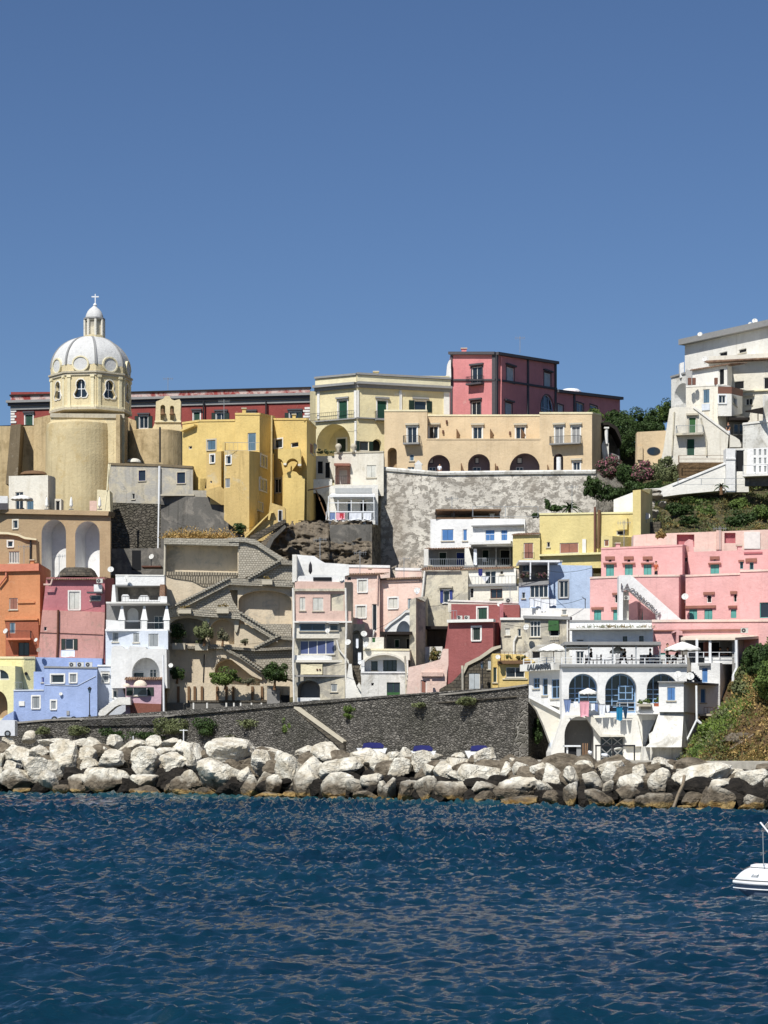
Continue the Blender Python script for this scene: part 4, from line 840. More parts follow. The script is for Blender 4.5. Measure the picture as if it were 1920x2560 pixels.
# red palace
b = B('palace', 'coral red palace with dark grey trim, corner block and lower receding right wing', 'palace')
k_ = dict(t='trim_dark', hood='trim_dark', rev=.2)
sg = b.block([(1127, 304, 881, 1080), (1239, 300, 881, 1080), (1390, 315, 905, 1080)], 'coral', 12, [w(1180,917,1205,962,'g',**k_), w(1179,1004,1201,1038,'g',**k_), w(1266,919,1285,956,'s','pale_sh',**k_), w(1360,933,1377,968,'s','pale_sh',**k_), w(1263,1008,1280,1038,'s','pale_sh',**k_), awin(1352,987,1384,1045,nx=3,ny=3,t='trim_dark',f='pale_blue')])
s3, = b.block([(1390, 315, 975, 1080), (1550, 334, 994, 1080)], 'coral', 8, [w(1394,1012,1408,1040,'s','pale_sh',t='trim_dark'), w(1441,1008,1459,1040,'g',t='trim_dark'), w(1475,1014,1493,1040,'g',t='trim_dark')])
for s_, x0, x1, ya, yb in ((sg[0], 1125, 1240, 881, 881), (sg[1], 1239, 1391, 881, 905), (s3, 1390, 1552, 975, 994)):
    b.part('cornice').poly(s_, [(x0, ya+6), (x1, yb+6), (x1, yb-1), (x0, ya-1)], -.3, .45, 'trim_dark')
for s_, pts_ in ((sg[0], [(1127,952),(1239,952),(1239,948),(1127,948)]), (sg[1], [(1239,952),(1390,975),(1390,970),(1239,947)])): b.part('floor_band').poly(s_, pts_, -.05, .2, 'trim_dark')
for s_, x0, x1, ya in ((sg[0],1127,1132,886),(sg[0],1231,1239,886),(sg[1],1239,1244,888),(sg[1],1317,1321,900),(sg[1],1386,1390,910),(s3,1433,1437,985)): b.part('corner_trim').pbar(s_, x0, ya, x1, 1075, -.05, .13, 'trim_dark')
b.balcony(sg[0], 1173, 942, 1211, 959, 963, out=.9, slab='trim_dark'); b.pipe(sg[1], [(1250, 892), (1249, 1040)], 'coral', .1, .2)
mb = b.part('skylight'); q = W(1448, 0, 326); mb.lathe((W(1430, 0, 322).x, 324), [(0, CH+(HZ-965)*322/F), (1.1, CH+(HZ-968)*322/F), (1.5, CH+(HZ-974)*322/F), (1.5, CH+(HZ-984)*322/F)], 'paint_white', 16)
b.done()
b = B('chimney_hood', 'white curved chimney hood between the cream and red palaces', 'chimney'); g = S(303); b.prism(b.part('wall'), g, [(1112, 945), (1116, 936), (1118, 912), (1122, 902), (1127, 899), (1128, 945)], 1.5, 'white'); b.done()
# long beige building with arcade
b = B('apartment_building', 'long low beige building with arcade and white windows above the peeling wall', 'building')
k_ = dict(t='trim_white', hood='stone_trim', rev=.22)
g, = b.block([(1060, 290, 1037, 1110), (1350, 288, 1037, 1110)], 'beige', 8, [w(1073,1066,1095,1096,'g',**k_), w(1183,1067,1205,1097,'g',**k_), w(1290,1067,1312,1097,'g',**k_)], cap=('cream_band', .18, .08))
gt, = b.block([(961, 286, 1025, 1230), (1068, 285, 1025, 1230)], 'beige', 10, [w(1019,1067,1042,1109,'g',nm='door',**k_), niche(969,1119,992,1200,'beige',1.5,back='tan'), w(1019,1167,1036,1215,'c','slate'), w(1024,1136,1035,1152,'s','slate')], cap=('cream_band', .18, .08))
for x in (1069,): pass
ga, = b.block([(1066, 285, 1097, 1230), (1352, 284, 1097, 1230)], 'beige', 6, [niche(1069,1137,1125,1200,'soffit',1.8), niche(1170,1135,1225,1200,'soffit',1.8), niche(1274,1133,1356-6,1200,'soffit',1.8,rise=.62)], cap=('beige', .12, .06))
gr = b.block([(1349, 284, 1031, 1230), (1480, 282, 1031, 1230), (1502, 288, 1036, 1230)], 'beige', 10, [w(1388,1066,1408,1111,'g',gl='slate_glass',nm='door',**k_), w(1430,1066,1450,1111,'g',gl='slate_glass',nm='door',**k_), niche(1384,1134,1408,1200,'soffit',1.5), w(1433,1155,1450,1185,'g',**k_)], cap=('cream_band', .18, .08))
gb = ga.shift(-1.8)
for x0, x1, xw in ((1071, 1084, 0), (1187, 1198, 0), (1292, 1306, 0)):
    b.part('picture_frame').pbar(gb, x0, 1143, x1, 1160, -.02, .05, 'trim_dark').pbar(gb, x0+2, 1145.5, x1-2, 1157.5, -.02, .07, 'trim_white')
for x0, x1 in ((1072, 1090), (1182, 1202), (1290, 1308)): b.opening(gb, w(x0, 1168, x1, 1200, 'g', surf=True, nm='door'))
b.balcony(gt, 1011, 1091, 1051, 1109, 1113, out=1.1); b.balcony(gr[0], 1378, 1092, 1455, 1110, 1113, out=1.1)
b.part('column').tube(W(1397, 1190, 283.2), W(1397, 1143, 283.2), .32, 'paint_white', .3, 12)
for x in (1141, 1225, 1303): mb = b.part('terrace_divider'); q = [g.pt(x, 1097, 0), g.pt(x, 1072, 0)]; o_ = Vector((.35, -2.3, 0)); mb.add([q[0], q[1], q[0]+o_+Vector((0,0,.2)), q[0]+o_, q[0]+Vector((.06,0,0)), q[1]+Vector((.06,0,0)), q[0]+o_+Vector((.06,0,.2)), q[0]+o_+Vector((.06,0,0))], [(0,1,2,3),(4,7,6,5),(1,5,6,2),(0,3,7,4)], 'wood_old')
for x in (1152, 1237, 1367): mb = b.part('terrace_divider'); b.prism(mb, Seg(x, 284.5, x+4, 281.5), [(x, 1195), (x+5, 1195), (x+4, 1172), (x, 1158)], .1, 'wood_old')
mb = b.part('wall_lamp')
for x, y in ((1117, 1055), (1108, 1080), (1275, 1083), (1243, 1170)): mb.pbar(g if y < 1097 else ga, x-2, y-4, x+2, y+4, 0, .25, 'wood')
b.part('parapet_dome').lathe((W(1240, 0, 289).x, 294.5), [(2.6*math.cos(t_), CH+(HZ-1038)*289/F+.32*math.sin(t_)) for t_ in (0, .4, .8, 1.2, 1.57)], 'cream_band', 20)
b.done()
b = B('gate_pillar', 'small pointed white pillar on the terrace edge of the beige building', 'pillar'); g = S(281); b.prism(b.part('pillar'), g, [(1037, 1190), (1037, 1161), (1054, 1161), (1056, 1190)], .9, 'white_old'); b.prism(b.part('cap'), g, [(1035, 1161), (1046, 1150), (1057, 1161)], .95, 'white'); b.done()
# open porch on the right end
b = B('porch', 'dark open porch with white column at the right end of beige building', 'porch'); g = S(289)
b.prism(b.part('wall'), g, [(1500, 1185), (1500, 1130), (1518, 1128), (1548, 1140), (1552, 1185)], 3, 'shade_grey'); b.part('roof').poly(g, [(1492, 1060), (1520, 1057), (1542, 1070), (1550, 1092), (1553, 1112), (1546, 1096), (1536, 1076), (1518, 1064), (1492, 1066)], -4, .8, 'beam')
b.prism(b.part('rear_wall'), S(293), [(1492, 1150), (1492, 1060), (1520, 1060), (1542, 1075), (1552, 1150)], .4, 'black_wall')
b.part('column').tube(W(1516, 1110, 288), W(1516, 1072, 288), .22, 'white', .22, 12).box(W(1516, 1070, 288), (.6, .6, .2), 'white'); b.prism(b.part('plinth'), S(288), [(1504, 1112), (1510, 1100), (1522, 1108), (1522, 1170), (1510, 1170)], .5, 'white_old'); b.done()
# peeling retaining wall
b = B('retaining_wall', 'tall peeling white and grey retaining wall below the beige building', 'wall')
b.block([(930, 283, 1290, 1480), (952, 278, 1172, 1480), (1095, 276, 1184, 1480), (1260, 275, 1182, 1480), (1490, 272, 1180, 1400), (1560, 276, 1196, 1400)], 'peeled_wall', 5)
mb = b.part('coping'); mb.path([W(952, 1172, 278.0), W(1095, 1184, 276.0), W(1260, 1182, 275.0), W(1490, 1180, 272.0)], .28, 'white_old'); b.done()
# white buildings, upper right
b = B('apartment_building', 'tall white building with sloping grey eaves at the top right corner', 'building')
g, = b.block([(1712, 292, 849, 1100), (2080, 268, 768, 1100)], 'white_warm', 12, [w(1798,880,1818,892,'d'), w(1846,872,1866,882,'d')])
b.part('eaves').poly(g, [(1710, 850), (2080, 768), (2080, 784), (1710, 864)], -.5, .9, 'trim_grey')
g2, = b.block([(1772, 280, 891, 1200), (2080, 272, 874, 1200)], 'cream_white', 8, [w(1835,953,1860,973,'d',sill=False), w(1909,943,1935,972,'d',sill=False), w(1864,996,1881,1013,'g',hood='stone_trim')])
b.part('eaves').poly(g2, [(1770, 905), (2080, 890), (2080, 893), (1770, 909)], -.2, 1.2, 'roof_tiles'); b.part('ledge').poly(g2, [(1850, 978), (2080, 966), (2080, 969), (1850, 981)], -.1, .3, 'cream_band'); b.done()
for px, py, r_, lb in ((1750, 836, 7, 'leftmost white dish on the sloping eaves of the top right building'), (1875, 809, 5, 'smaller white dish beside the larger one near the top right corner'), (1887, 803, 8, 'larger white dish near the top right corner on the grey eaves'), (1762, 898, 8, 'white dish on the tiled roof of the brown fenced terrace house')): dish(px, py, 281 if py < 890 else 276, r_, lb)
b = B('house', 'narrow white house end with shaded arch on the skyline left of the eaves', 'house')
g, = b.block([(1678, 286, 941, 1110), (1735, 282, 925, 1110)], 'white_old', 6, [niche(1686, 958, 1726, 1010, 'white', 2.2, rise=.6)], cap=('trim_grey', .2, .15)); b.prism(b.part('chimney'), S(284), [(1700, 945), (1700, 908), (1710, 905), (1710, 942)], 1, 'white'); b.done()
b = B('house', 'stacked cream white house with tiled roof, brown fenced terrace and grey door', 'house')
gA = b.block([(1731, 277, 919, 1010), (1818, 273, 912, 1010), (1836, 281, 918, 1010)], 'white_warm', 6, [w(1797, 921, 1810, 962, 'd', nm='door', sill=False)]); b.tileroof(gA[0], 1730, 908, 1830, 918, .4, 3)
gB = b.block([(1715, 272, 965, 1090), (1795, 270, 961, 1090), (1826, 271, 965, 1090)], 'cream_white', 8, [w(1757,973,1774,1008,'s','slate',sill=False)], cap=('white_warm', .15, .05))
b.part('apron').pbar(gB[0], 1755, 1010, 1775, 1026, 0, .12, 'white_blue')
gC = b.block([(1795, 268.5, 985, 1040), (1829, 268.5, 985, 1040), (1856, 276, 991, 1034)], 'white_warm', 4, [w(1797,988,1814,1008,'g',t='paint_white'), w(1831,991,1842,1012,'g')])
b.part('corner_post').pbar(gB[1], 1816, 986, 1822, 1075, -.1, .2, 'white')
f_ = b.part('terrace_fence'); f_.pbar(S(268.8), 1795, 967, 1829, 984, -.05, .05, 'brown_fence'); f_.poly(Seg(1829, 268.8, 1856, 276.3), [(1829, 967), (1856, 974), (1856, 991), (1829, 984)], -.05, .05, 'brown_fence')
for x in (1724, 1735, 1790): b.part('planter_screen').pbar(S(270.2), x-4, 945, x+4, 962, -.2, .2, 'brown_fence')
b.done()
b = B('house', 'tapering cream house with green doors and small balcony above the ramp', 'house'); g = S(266, 264, 1640, 1840)
b.prism(b.part('wall'), g, [(1648, 1172), (1659, 1120), (1668, 1060), (1674, 1022), (1686, 1018), (1735, 1018), (1742, 1022), (1822, 1084), (1818, 1125), (1815, 1172)], 6, 'cream_white', [w(1722,1043,1740,1084,'p','bright_green',nm='door',t='stone_trim',hood='stone_trim'), w(1716,1096,1737,1140,'p','green',nm='door')])
b.balcony(g, 1691, 1066, 1759, 1085, 1090, 'zinc', 'old_cream', 1.1)
b.part('coping').poly(g, [(1735, 1015), (1824, 1082), (1822, 1087), (1733, 1020)], -.5, .15, 'white_warm'); b.pipe(g, [(1686, 1030), (1680, 1140)], 'old_cream', .09); b.pipe(g, [(1752, 1045), (1766, 1100), (1767, 1140)], 'old_cream', .09)
b.prism(b.part('curved_wall'), S(264), [(1825, 1118), (1825, 1086), (1838, 1092), (1849, 1100), (1853, 1112), (1852, 1118)], 1.5, 'cream_white')
rl = b.rail(S(262), 1697, 1138, 1815, 1157, 'wood_old', 3.5, r=.05, mid=1); b.done()
b = B('house', 'flat beige house with dark oval window left of the tapering house', 'house'); g = S(271)
b.prism(b.part('wall'), g, [(1591, 1170), (1593, 1080), (1668, 1076), (1668, 1170)], 1.5, 'beige'); n = 24
ov = [(1634+15*math.cos(2*math.pi*i/n), 1128+9*math.sin(2*math.pi*i/n)) for i in range(n)]; mbw = b.part('window'); q = len(b.nodes)-1; mbw.poly(g, [(1634+(x-1634)*1.12, 1128+(y-1128)*1.16) for x, y in ov], -.02, .05, 'trim_dark'); b.add('pane', MB().poly(g, ov, 0, .07, 'glass'), q)
b.part('buttress').pbar(g, 1593, 1116, 1606, 1150, -.1, .3, 'beige'); b.done()
b = B('house', 'shaded glazed veranda under the terrace beside the tapering house', 'veranda'); g = S(270)
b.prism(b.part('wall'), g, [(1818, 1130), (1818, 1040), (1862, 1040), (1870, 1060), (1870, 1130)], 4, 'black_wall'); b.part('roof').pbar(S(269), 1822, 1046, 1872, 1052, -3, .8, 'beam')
for x0 in (1834, 1848): b.opening(g, w(x0, 1060, x0+12, 1086, 'g', f='trim_grey', surf=True, n=1))
b.done()
b = B('house', 'crumbling white walled yard house with dark canopy at the right edge', 'house'); g = S(265, 262, 1850, 2080)
b.block([(1857, 266, 1058, 1130), (1908, 266, 1052, 1130), (2080, 262, 1050, 1130)], 'white_old', 3, cap=('white_warm', .2, .1)); b.block([(1907, 268, 988, 1060), (2080, 266, 985, 1060)], 'white_old', 4)
b.part('canopy').add([W(1862,1027,268), W(1908,1018,264), W(1908,1036,264), W(1864,1030,268), W(1908,1018,268), W(1908,1036,268)], [(0,1,2,3),(1,4,5,2),(0,4,1)], 'beam'); b.part('post').tube(W(1895, 1056, 266), W(1895, 1032, 266), .06, 'wood_old'); b.done()
# ramp and panelled wall
b = B('ramp_wall', 'white ramp wall climbing right with thin rail above the scrub slope', 'ramp'); g = S(263, 260, 1600, 1860)
b.prism(b.part('wall'), g, [(1612, 1248), (1614, 1222), (1650, 1220), (1690, 1205), (1812, 1156), (1816, 1225), (1700, 1236)], 2.5, 'white_warm'); b.part('coping').poly(g, [(1680, 1211), (1816, 1156), (1816, 1160), (1682, 1215)], -.4, .12, 'white'); b.rail(S(259), 1695, 1196, 1870, 1212, 'zinc', 2.0, r=.03)
b.prism(b.part('pier'), S(260), [(1815, 1230), (1815, 1121), (1838, 1121), (1838, 1230)], 2, 'white'); b.part('band').pbar(S(260), 1814, 1145, 1839, 1149, 0, .1, 'white')
b.prism(b.part('gate_wall'), S(260.5), [(1838, 1230), (1838, 1121), (1872, 1120), (1872, 1230)], 1.5, 'white_warm', [w(1839, 1125, 1861, 1180, 'd', nm='gate', sill=False)]); b.done()
b = B('panel_house', 'low white wall with nine grey slots above a dark overhang at right edge', 'house'); g = S(258, 255, 1870, 2080)
hs = [w(1884+i*13, 1123+j*21, 1890+i*13, 1138+j*21, 's', 'grey_sh', sill=False, nm='slot', rev=.1) for i in range(3) for j in range(3)]
b.prism(b.part('wall'), g, [(1866, 1186), (1868, 1122), (2080, 1108), (2080, 1186)], 3, 'white', hs); b.part('slab').pbar(g, 1860, 1185, 2080, 1190, -3, 1.2, 'trim_white'); b.prism(b.part('base'), g, [(1862, 1215), (1862, 1190), (2080, 1190), (2080, 1215)], .5, 'black_wall'); b.rail(g, 1862, 1162, 2075, 1185, 'zinc', 1.2, o=1.1, r=.03); b.done()
single('terraced_bank', 'small bank of brown terraced soil above the white ramp', 'bank', MB().poly(S(263.5), [(1697, 1205), (1697, 1158), (1812, 1158)], -2, .5, 'soil'))
flat('slate_glass', (92, 116, 140), .15)
# ================================================================ middle rows, left half
b = B('house', 'stained grey beige wall house with dark masonry base and white downpipe', 'house')
sg = b.block([(272, 276, 1158, 1262), (402, 274, 1161, 1262), (482, 273, 1166, 1262)], 'grey_beige', 8, [w(347,1176,364,1202,'n',f='tarp_blue',t='stone_trim'), w(330,1234,337,1248,'d'), w(443,1181,463,1208,'n',f='tarp_blue',t='stone_trim')], cap=('dark_ochre', .25, .12))
b.block([(274, 275.6, 1256, 1380), (402, 273.6, 1260, 1380)], 'dark_stone', 6, name='base_wall'); b.block([(402, 272.8, 1238, 1400), (571, 270, 1245, 1400), (573, 275, 1245, 1400)], 'black_wall', 6, name='dark_wall')
b.prism(b.part('wall'), S(272.4), [(398, 1262), (482, 1262), (482, 1226), (516, 1226), (516, 1240), (520, 1262)], .6, 'old_cream')
b.pipe(sg[0], [(401, 1166), (400, 1255), (398, 1372)], 'paint_white', .14, .3); b.part('ledge').pbar(S(272), 402, 1236, 486, 1240, -.5, .3, 'stone_trim')
b.prism(b.part('lower_wall'), S(268), [(270, 1440), (270, 1372), (412, 1370), (412, 1440)], 3, 'black_wall'); b.part('doorway').pbar(S(268), 330, 1376, 352, 1425, 0, .05, 'dark'); b.done()
# yellow tower complex
b = B('house', 'big yellow house of stepped towers with shaded right faces and arched balcony', 'house')
k_ = dict(rev=.2)
s1 = b.block([(456, 276, 1056, 1300), (500, 274, 1050, 1300), (588, 272, 1049, 1300)], 'yellow', 10, [w(518,1100,539,1125,'s','slate',t='stone_trim'), w(471,1115,480,1123,'d',sill=False), w(495,1197,516,1222,'n',f='sh_wood',sill=False)], cap=('yellow', .2, .08))
b.part('lean_to_roof').poly(s1[0], [(459, 1076), (494, 1062), (494, 1066), (461, 1080)], -.3, .6, 'yellow')
s2 = b.block([(588, 271, 1033, 1345), (649, 270, 1033, 1345), (686, 277, 1041, 1345)], 'yellow', 9, [w(619,1082,640,1127,'p','slate',nm='door'), w(653,1138,667,1168,'g',t='trim_white'), w(651,1197,666,1227,'g',t='trim_white'), w(645,1254,658,1278,'n')], cap=('yellow', .2, .08))
s4 = b.block([(684, 276, 1046, 1345), (767, 272, 1046, 1345), (790, 279, 1068, 1345)], 'yellow', 8, [w(687,1098,706,1120,'n',t='trim_white'), w(727,1106,746,1118,'d',sill=False), w(686,1197,703,1232,'g',t='stone_trim'), w(775,1108,783,1135,'s','brown_sh')], cap=('yellow', .2, .08))
# lower front column with the arched balcony
b.prism(b.part('wall'), S(270.5), [(708, 1345), (709, 1210), (712, 1188), (718, 1181), (725, 1178), (732, 1178), (741, 1180), (748, 1188), (756, 1190), (762, 1195), (760, 1300), (757, 1345)], 3, 'yellow')
mb = b.part('balcony_box'); g = S(269.6); n = 10
arc = lambda cx, cy, rx, ry, a0, a1: [(cx+rx*math.cos(math.radians(a0+(a1-a0)*i/n)), cy-ry*math.sin(math.radians(a0+(a1-a0)*i/n))) for i in range(n+1)]
b.prism(mb, g, [(697, 1122), (751, 1122), (753, 1163), (747, 1165)]+arc(731, 1160, 15, 14, 0, 180)+[(714, 1160), (710, 1163)]+arc(695, 1160, 13, 14, 0, 90)+[(695, 1122)], 2.6, 'yellow')
b.part('corbel').pbar(g, 709, 1158, 716, 1163, -.2, .15, 'cream_white').pbar(g, 745, 1160, 753, 1165, -.2, .15, 'cream_white')
s3 = b.block([(560, 268, 1127, 1300), (623, 266.5, 1127, 1348), (684, 275, 1134, 1345)], 'yellow_dirty', 6, [w(566,1140,577,1160,'n',t='trim_white'), w(563,1196,575,1219,'s','grey_sh',sill=False)], mats=['yellow_dirty', 'yellow'])
for wd_ in (w(651,1139,667,1168,'g',surf=True,t='trim_white'), w(648,1198,666,1228,'g',surf=True,t='trim_white'), w(644,1255,657,1278,'n',surf=True)): b.opening(s3[1], wd_)
s5 = b.block([(516, 271, 1131, 1260), (553, 270, 1128, 1262), (562, 275, 1128, 1262)], 'yellow_dirty', 5, [w(526,1137,536,1157,'n',t='trim_white'), w(525,1202,530,1208,'d',sill=False)])
b.prism(b.part('buttress'), S(269.5), [(553, 1262), (516, 1238), (516, 1225), (550, 1215), (563, 1225), (623, 1300), (620, 1345), (606, 1300), (575, 1262)], 1.5, 'yellow_dirty')
b.part('stair_parapet').poly(S(265.5), [(612, 1341), (672, 1283), (676, 1278), (684, 1278), (684, 1282), (678, 1283), (674, 1300), (670, 1300), (671, 1288), (614, 1345)], -.4, .1, 'yellow')
b.prism(b.part('stair_wall'), S(266), [(612, 1352), (612, 1341), (672, 1283), (675, 1256), (712, 1268), (714, 1300), (660, 1352)], 2, 'yellow_dirty')
b.opening(S(266), w(695, 1275, 706, 1304, 'd', surf=True, nm='door'))
b.part('parapet').pbar(S(268.3), 556, 1104, 562, 1128, -1.5, 0, 'yellow'); b.rail(S(267.2), 562, 1106, 648, 1127, 'zinc', .5, r=.01)
b.pipe(S(270), [(680, 1040), (678, 1290)], 'yellow_dirty', .12, .3); b.done()
# cave, broken wall, veranda house
b = B('ruined_wall', 'broken white wall with dark cave mouth under the yellow house', 'ruin'); g = S(277)
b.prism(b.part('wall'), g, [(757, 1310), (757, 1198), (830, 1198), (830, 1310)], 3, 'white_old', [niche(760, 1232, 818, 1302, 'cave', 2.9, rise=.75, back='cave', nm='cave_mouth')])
b.prism(b.part('shed'), S(281), [(775, 1200), (786, 1140), (838, 1140), (838, 1200)], 3, 'cream_white', [w(793, 1152, 808, 1185, 'd', sill=False), w(812, 1155, 826, 1196, 'd', sill=False)]); b.part('prop').tube(W(790, 1225, 275), W(818, 1298, 274), .07, 'wood_old').tube(W(748, 1230, 272), W(830, 1214, 275), .07, 'wood_old'); b.done()
b = B('house', 'cream terrace house with shell shaped niche and white shutters under the great arch', 'house'); g = S(277.5)
gg, = b.block([(836, 278, 1131, 1240), (959, 277, 1128, 1240)], 'cream_white', 8, [w(917,1163,940,1194,'s','white_sh',t=None), niche(838,1160,876,1211,'pink_old',1.3,a=False,back='pink_old')], cap=('stone_trim', .15, .08)); b.opening(gg.shift(-1.3), w(849,1176,868,1211,'p','white_sh',nm='door',surf=True))
b.part('awning').poly(gg, [(838, 1160), (877, 1160), (877, 1166), (838, 1166)], -.1, .8, 'pink_brown'); b.rail(gg, 838, 1190, 877, 1211, 'iron', .25, o=.2, r=.01); b.done()
for x, lb in ((785, 'white urn at the left of the terrace under the great arch'), (846, 'rounded stone finial on the cream terrace parapet, left one'), (884, 'rounded stone finial on the cream terrace parapet, right one')):
    c_ = W(x, 1131, 277.5); single('urn', lb, 'urn', MB().lathe((c_.x, c_.y), [(0, c_.z-.1), (.22, c_.z-.1), (.12, c_.z+.2), (.38, c_.z+.6), (.4, c_.z+.8), (.2, c_.z+1.05), (0, c_.z+1.1)], 'stone_trim', 14), smooth=True)
for i, (x, s_) in enumerate(((800, 16), (815, 18), (832, 12), (868, 12), (905, 10), (925, 12))): bush(x, 1134-(x<840)*4, 281 if x < 840 else 278.5, s_*.6, s_*.42, 'leaf_olive', f'scraggy pot plant on the terrace under the great arch, {ordinal(i+1)} from the left', n=240, size=.1, lumps=6, group='pot plants on the cream terrace', trunk=False)
b = B('veranda', 'glazed white veranda with sloping roof hanging over the dark rock', 'veranda'); g = S(272)
b.block([(826, 274, 1214, 1312), (945, 274, 1212, 1312)], 'white_warm', 3, [w(900,1252,917,1300,'d',sill=False,nm='door'), w(868,1252,880,1300,'n',sill=False,nm='door')], name='rear_wall')
b.part('blind').pbar(S(273.6), 838, 1221, 930, 1233, 0, .3, 'awning_grey'); b.part('roof').add([g.pt(823, 1238, .3), g.pt(938, 1238, .3), W(935, 1233, 273.9), W(830, 1233, 273.9), g.pt(823, 1243, .3), g.pt(938, 1243, .3)], [(0,1,2,3),(0,1,5,4)], 'paint_white')
fr = b.part('frame')
for x in (821, 845, 878, 908, 935): fr.pbar(g, x-1, 1240, x+1, 1302, -.05, .03, 'paint_white')
for y in (1245, 1257, 1279, 1302): fr.pbar(g, 820, y-1, 937, y+1, -.05, .035, 'paint_white')
b.part('slab').pbar(g, 813, 1302, 938, 1312, -3, .6, 'trim_white'); b.rail(g, 815, 1281, 936, 1302, 'paint_white', .35, o=.5, r=.012)
b.part('side_frame').tube(g.pt(822, 1243, .3), g.pt(816, 1300, .55), .04, 'paint_white').tube(g.pt(934, 1243, .3), g.pt(936, 1300, .55), .04, 'paint_white'); b.done()
for i, (x0, x1, m_, lb) in enumerate(((824, 838, 'cloth_blue', 'blue grey cloth hanging on the veranda rail'), (840, 862, 'cloth_pink', 'pink and white towel hanging on the veranda rail'), (849, 859, 'cloth_red', 'small red cloth over the pink towel on the veranda'), (872, 904, 'cloth_white', 'grey white sheet bundled on the veranda rail'), (908, 928, 'cloth_white', 'white cloth at the right end of the veranda rail'))):
    cloth('cloth', lb, x0, 1281+(i==2)*2, x1, 1299-(i==2)*4, 271.35-(i==2)*.06, m_)
# rock mass below
b = B('rock_cliff', 'dark brown tufa rock mass below the cave and veranda', 'rock'); mb = MB(); P = []
for j in range(78):
    for i in range(88):
        px = 640+i*290/87; py = 1296+j*200/77; t_ = (px-640)/330; y = 271-j*.094-2.4*math.sin(min(1, max(0, (px-680)/120))*math.pi/2)*(1 if px < 822 else .2)*math.exp(-((py-1370)/70)**2)+noise.fractal(Vector((px*.03, py*.05, 2)), 1, 2, 6)*1.2+noise.turbulence(Vector((px*.05, py*.11, 5)), 5, True)*.9
        P.append(W(px, max(py, 1300+abs(noise.noise(Vector((px*.06, 0, 0))))*8-(px-760)*.0), y))
mb.add(P, [(j*88+i, j*88+i+1, (j+1)*88+i+1, (j+1)*88+i) for j in range(77) for i in range(87)], 'tufa'); b.add('rock', mb, smooth=True)
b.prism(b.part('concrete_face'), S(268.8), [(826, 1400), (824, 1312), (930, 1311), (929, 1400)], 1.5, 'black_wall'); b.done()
b = B('stair_wall', 'rough stone stair parapets climbing right from the grass to the yellow house', 'stair')
b.part('parapet').poly(S(263), [(623, 1350), (626, 1340), (712, 1298), (716, 1306), (700, 1316), (632, 1356)], -.6, .2, 'masonry'); b.part('parapet').poly(S(262), [(655, 1380), (676, 1345), (712, 1312), (716, 1318), (684, 1350), (668, 1385)], -.5, .2, 'black_wall')
st = b.part('steps')
for i in range(14): t_ = i/13; st.box(W(650+t_*62, 1372-t_*60, 262.6+t_*2), (.9, 1.6, .25), 'tufa')
b.done()
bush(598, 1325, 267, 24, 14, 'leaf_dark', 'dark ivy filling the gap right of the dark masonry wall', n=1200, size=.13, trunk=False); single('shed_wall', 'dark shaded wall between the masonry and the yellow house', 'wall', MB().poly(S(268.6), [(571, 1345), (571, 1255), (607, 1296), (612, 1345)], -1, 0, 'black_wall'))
# tan building with two tall white arches
b = B('house', 'tan house with two tall white arches and a terrace with parasols on top', 'house')
gt, = b.block([(-60, 268, 1282, 1480), (276, 262, 1290, 1480)], 'tan', 9, [niche(104, 1299, 165, 1470, 'white', 2.6, nm='tall_arch'), niche(188, 1303, 249, 1470, 'white', 2.6, nm='tall_arch'), w(33,1301,44,1321,'n',t='cream_white')], name='wall')
b.part('terrace_slab').poly(gt, [(-60, 1283), (275, 1290), (277, 1279), (-60, 1271)], -1.2, .5, 'tan', 'dark_ochre')
b.prism(b.part('curved_annex'), S(260), [(-60, 1480), (-60, 1334), (-20, 1332), (20, 1334), (45, 1338), (64, 1346), (80, 1350), (90, 1350), (94, 1480)], 2.5, 'tan', [w(20,1353,32,1367,'n',t='trim_white'), w(22,1378,48,1408,'c','white_sh',n=4)])
b.part('annex_coping').poly(S(259.8), [(-60, 1331), (-20, 1329), (20, 1331), (45, 1335), (64, 1343), (92, 1347), (92, 1351), (62, 1348), (44, 1340), (20, 1336), (-60, 1335)], -.5, .2, 'cream_band'); b.pipe(S(260), [(77, 1352), (76, 1440)], 'iron', .12)
gu = b.block([(22, 272, 1190, 1285), (120, 270, 1188, 1285), (136, 277, 1192, 1285)], 'cream_white', 7, [w(38,1230,58,1275,'g',nm='door'), w(66,1252,84,1276,'s','slate',nm='door')], name='upper_wall')
g = S(271); b.prism(b.part('small_porch'), g, [(137, 1285), (137, 1247), (153, 1247), (153, 1285)], 2, 'cream_white', [w(139,1252,150,1280,'d',sill=False,nm='door')]); b.prism(b.part('chimney_stack'), g, [(241, 1288), (243, 1224), (274, 1226), (276, 1288)], 3, 'cream_band'); b.prism(b.part('panel'), g, [(224, 1285), (224, 1252), (242, 1252), (242, 1285)], .6, 'pink_old')
b.part('pergola').lathe((W(84, 0, 275).x, 275), [(34*275/F*math.cos(t_), CH+(HZ-1186)*275/F+.5*math.sin(t_)) for t_ in (0, .4, .8, 1.57)], 'wood_old', 20, sy=.5)
b.path_ = None; pm = b.part('downpipe'); pm.path([W(272, 1160, 269), W(268, 1226, 268.6)], .1, 'cream_band').path([W(276, 1160, 269), W(262, 1275, 268.6)], .08, 'cream_band'); b.done()
umbrella(55, 1237, 1272, 266, 60, 1246, 'open white parasol on the terrace above the white arches')
for i, x in enumerate((117, 178, 249)): umbrella(x, 1241, 1274, 266, 12, 1268, ('folded white parasol left on the arch terrace by the cream room', 'folded white parasol in the middle of the arch terrace', 'folded white parasol at the right end of the arch terrace')[i], closed=True)
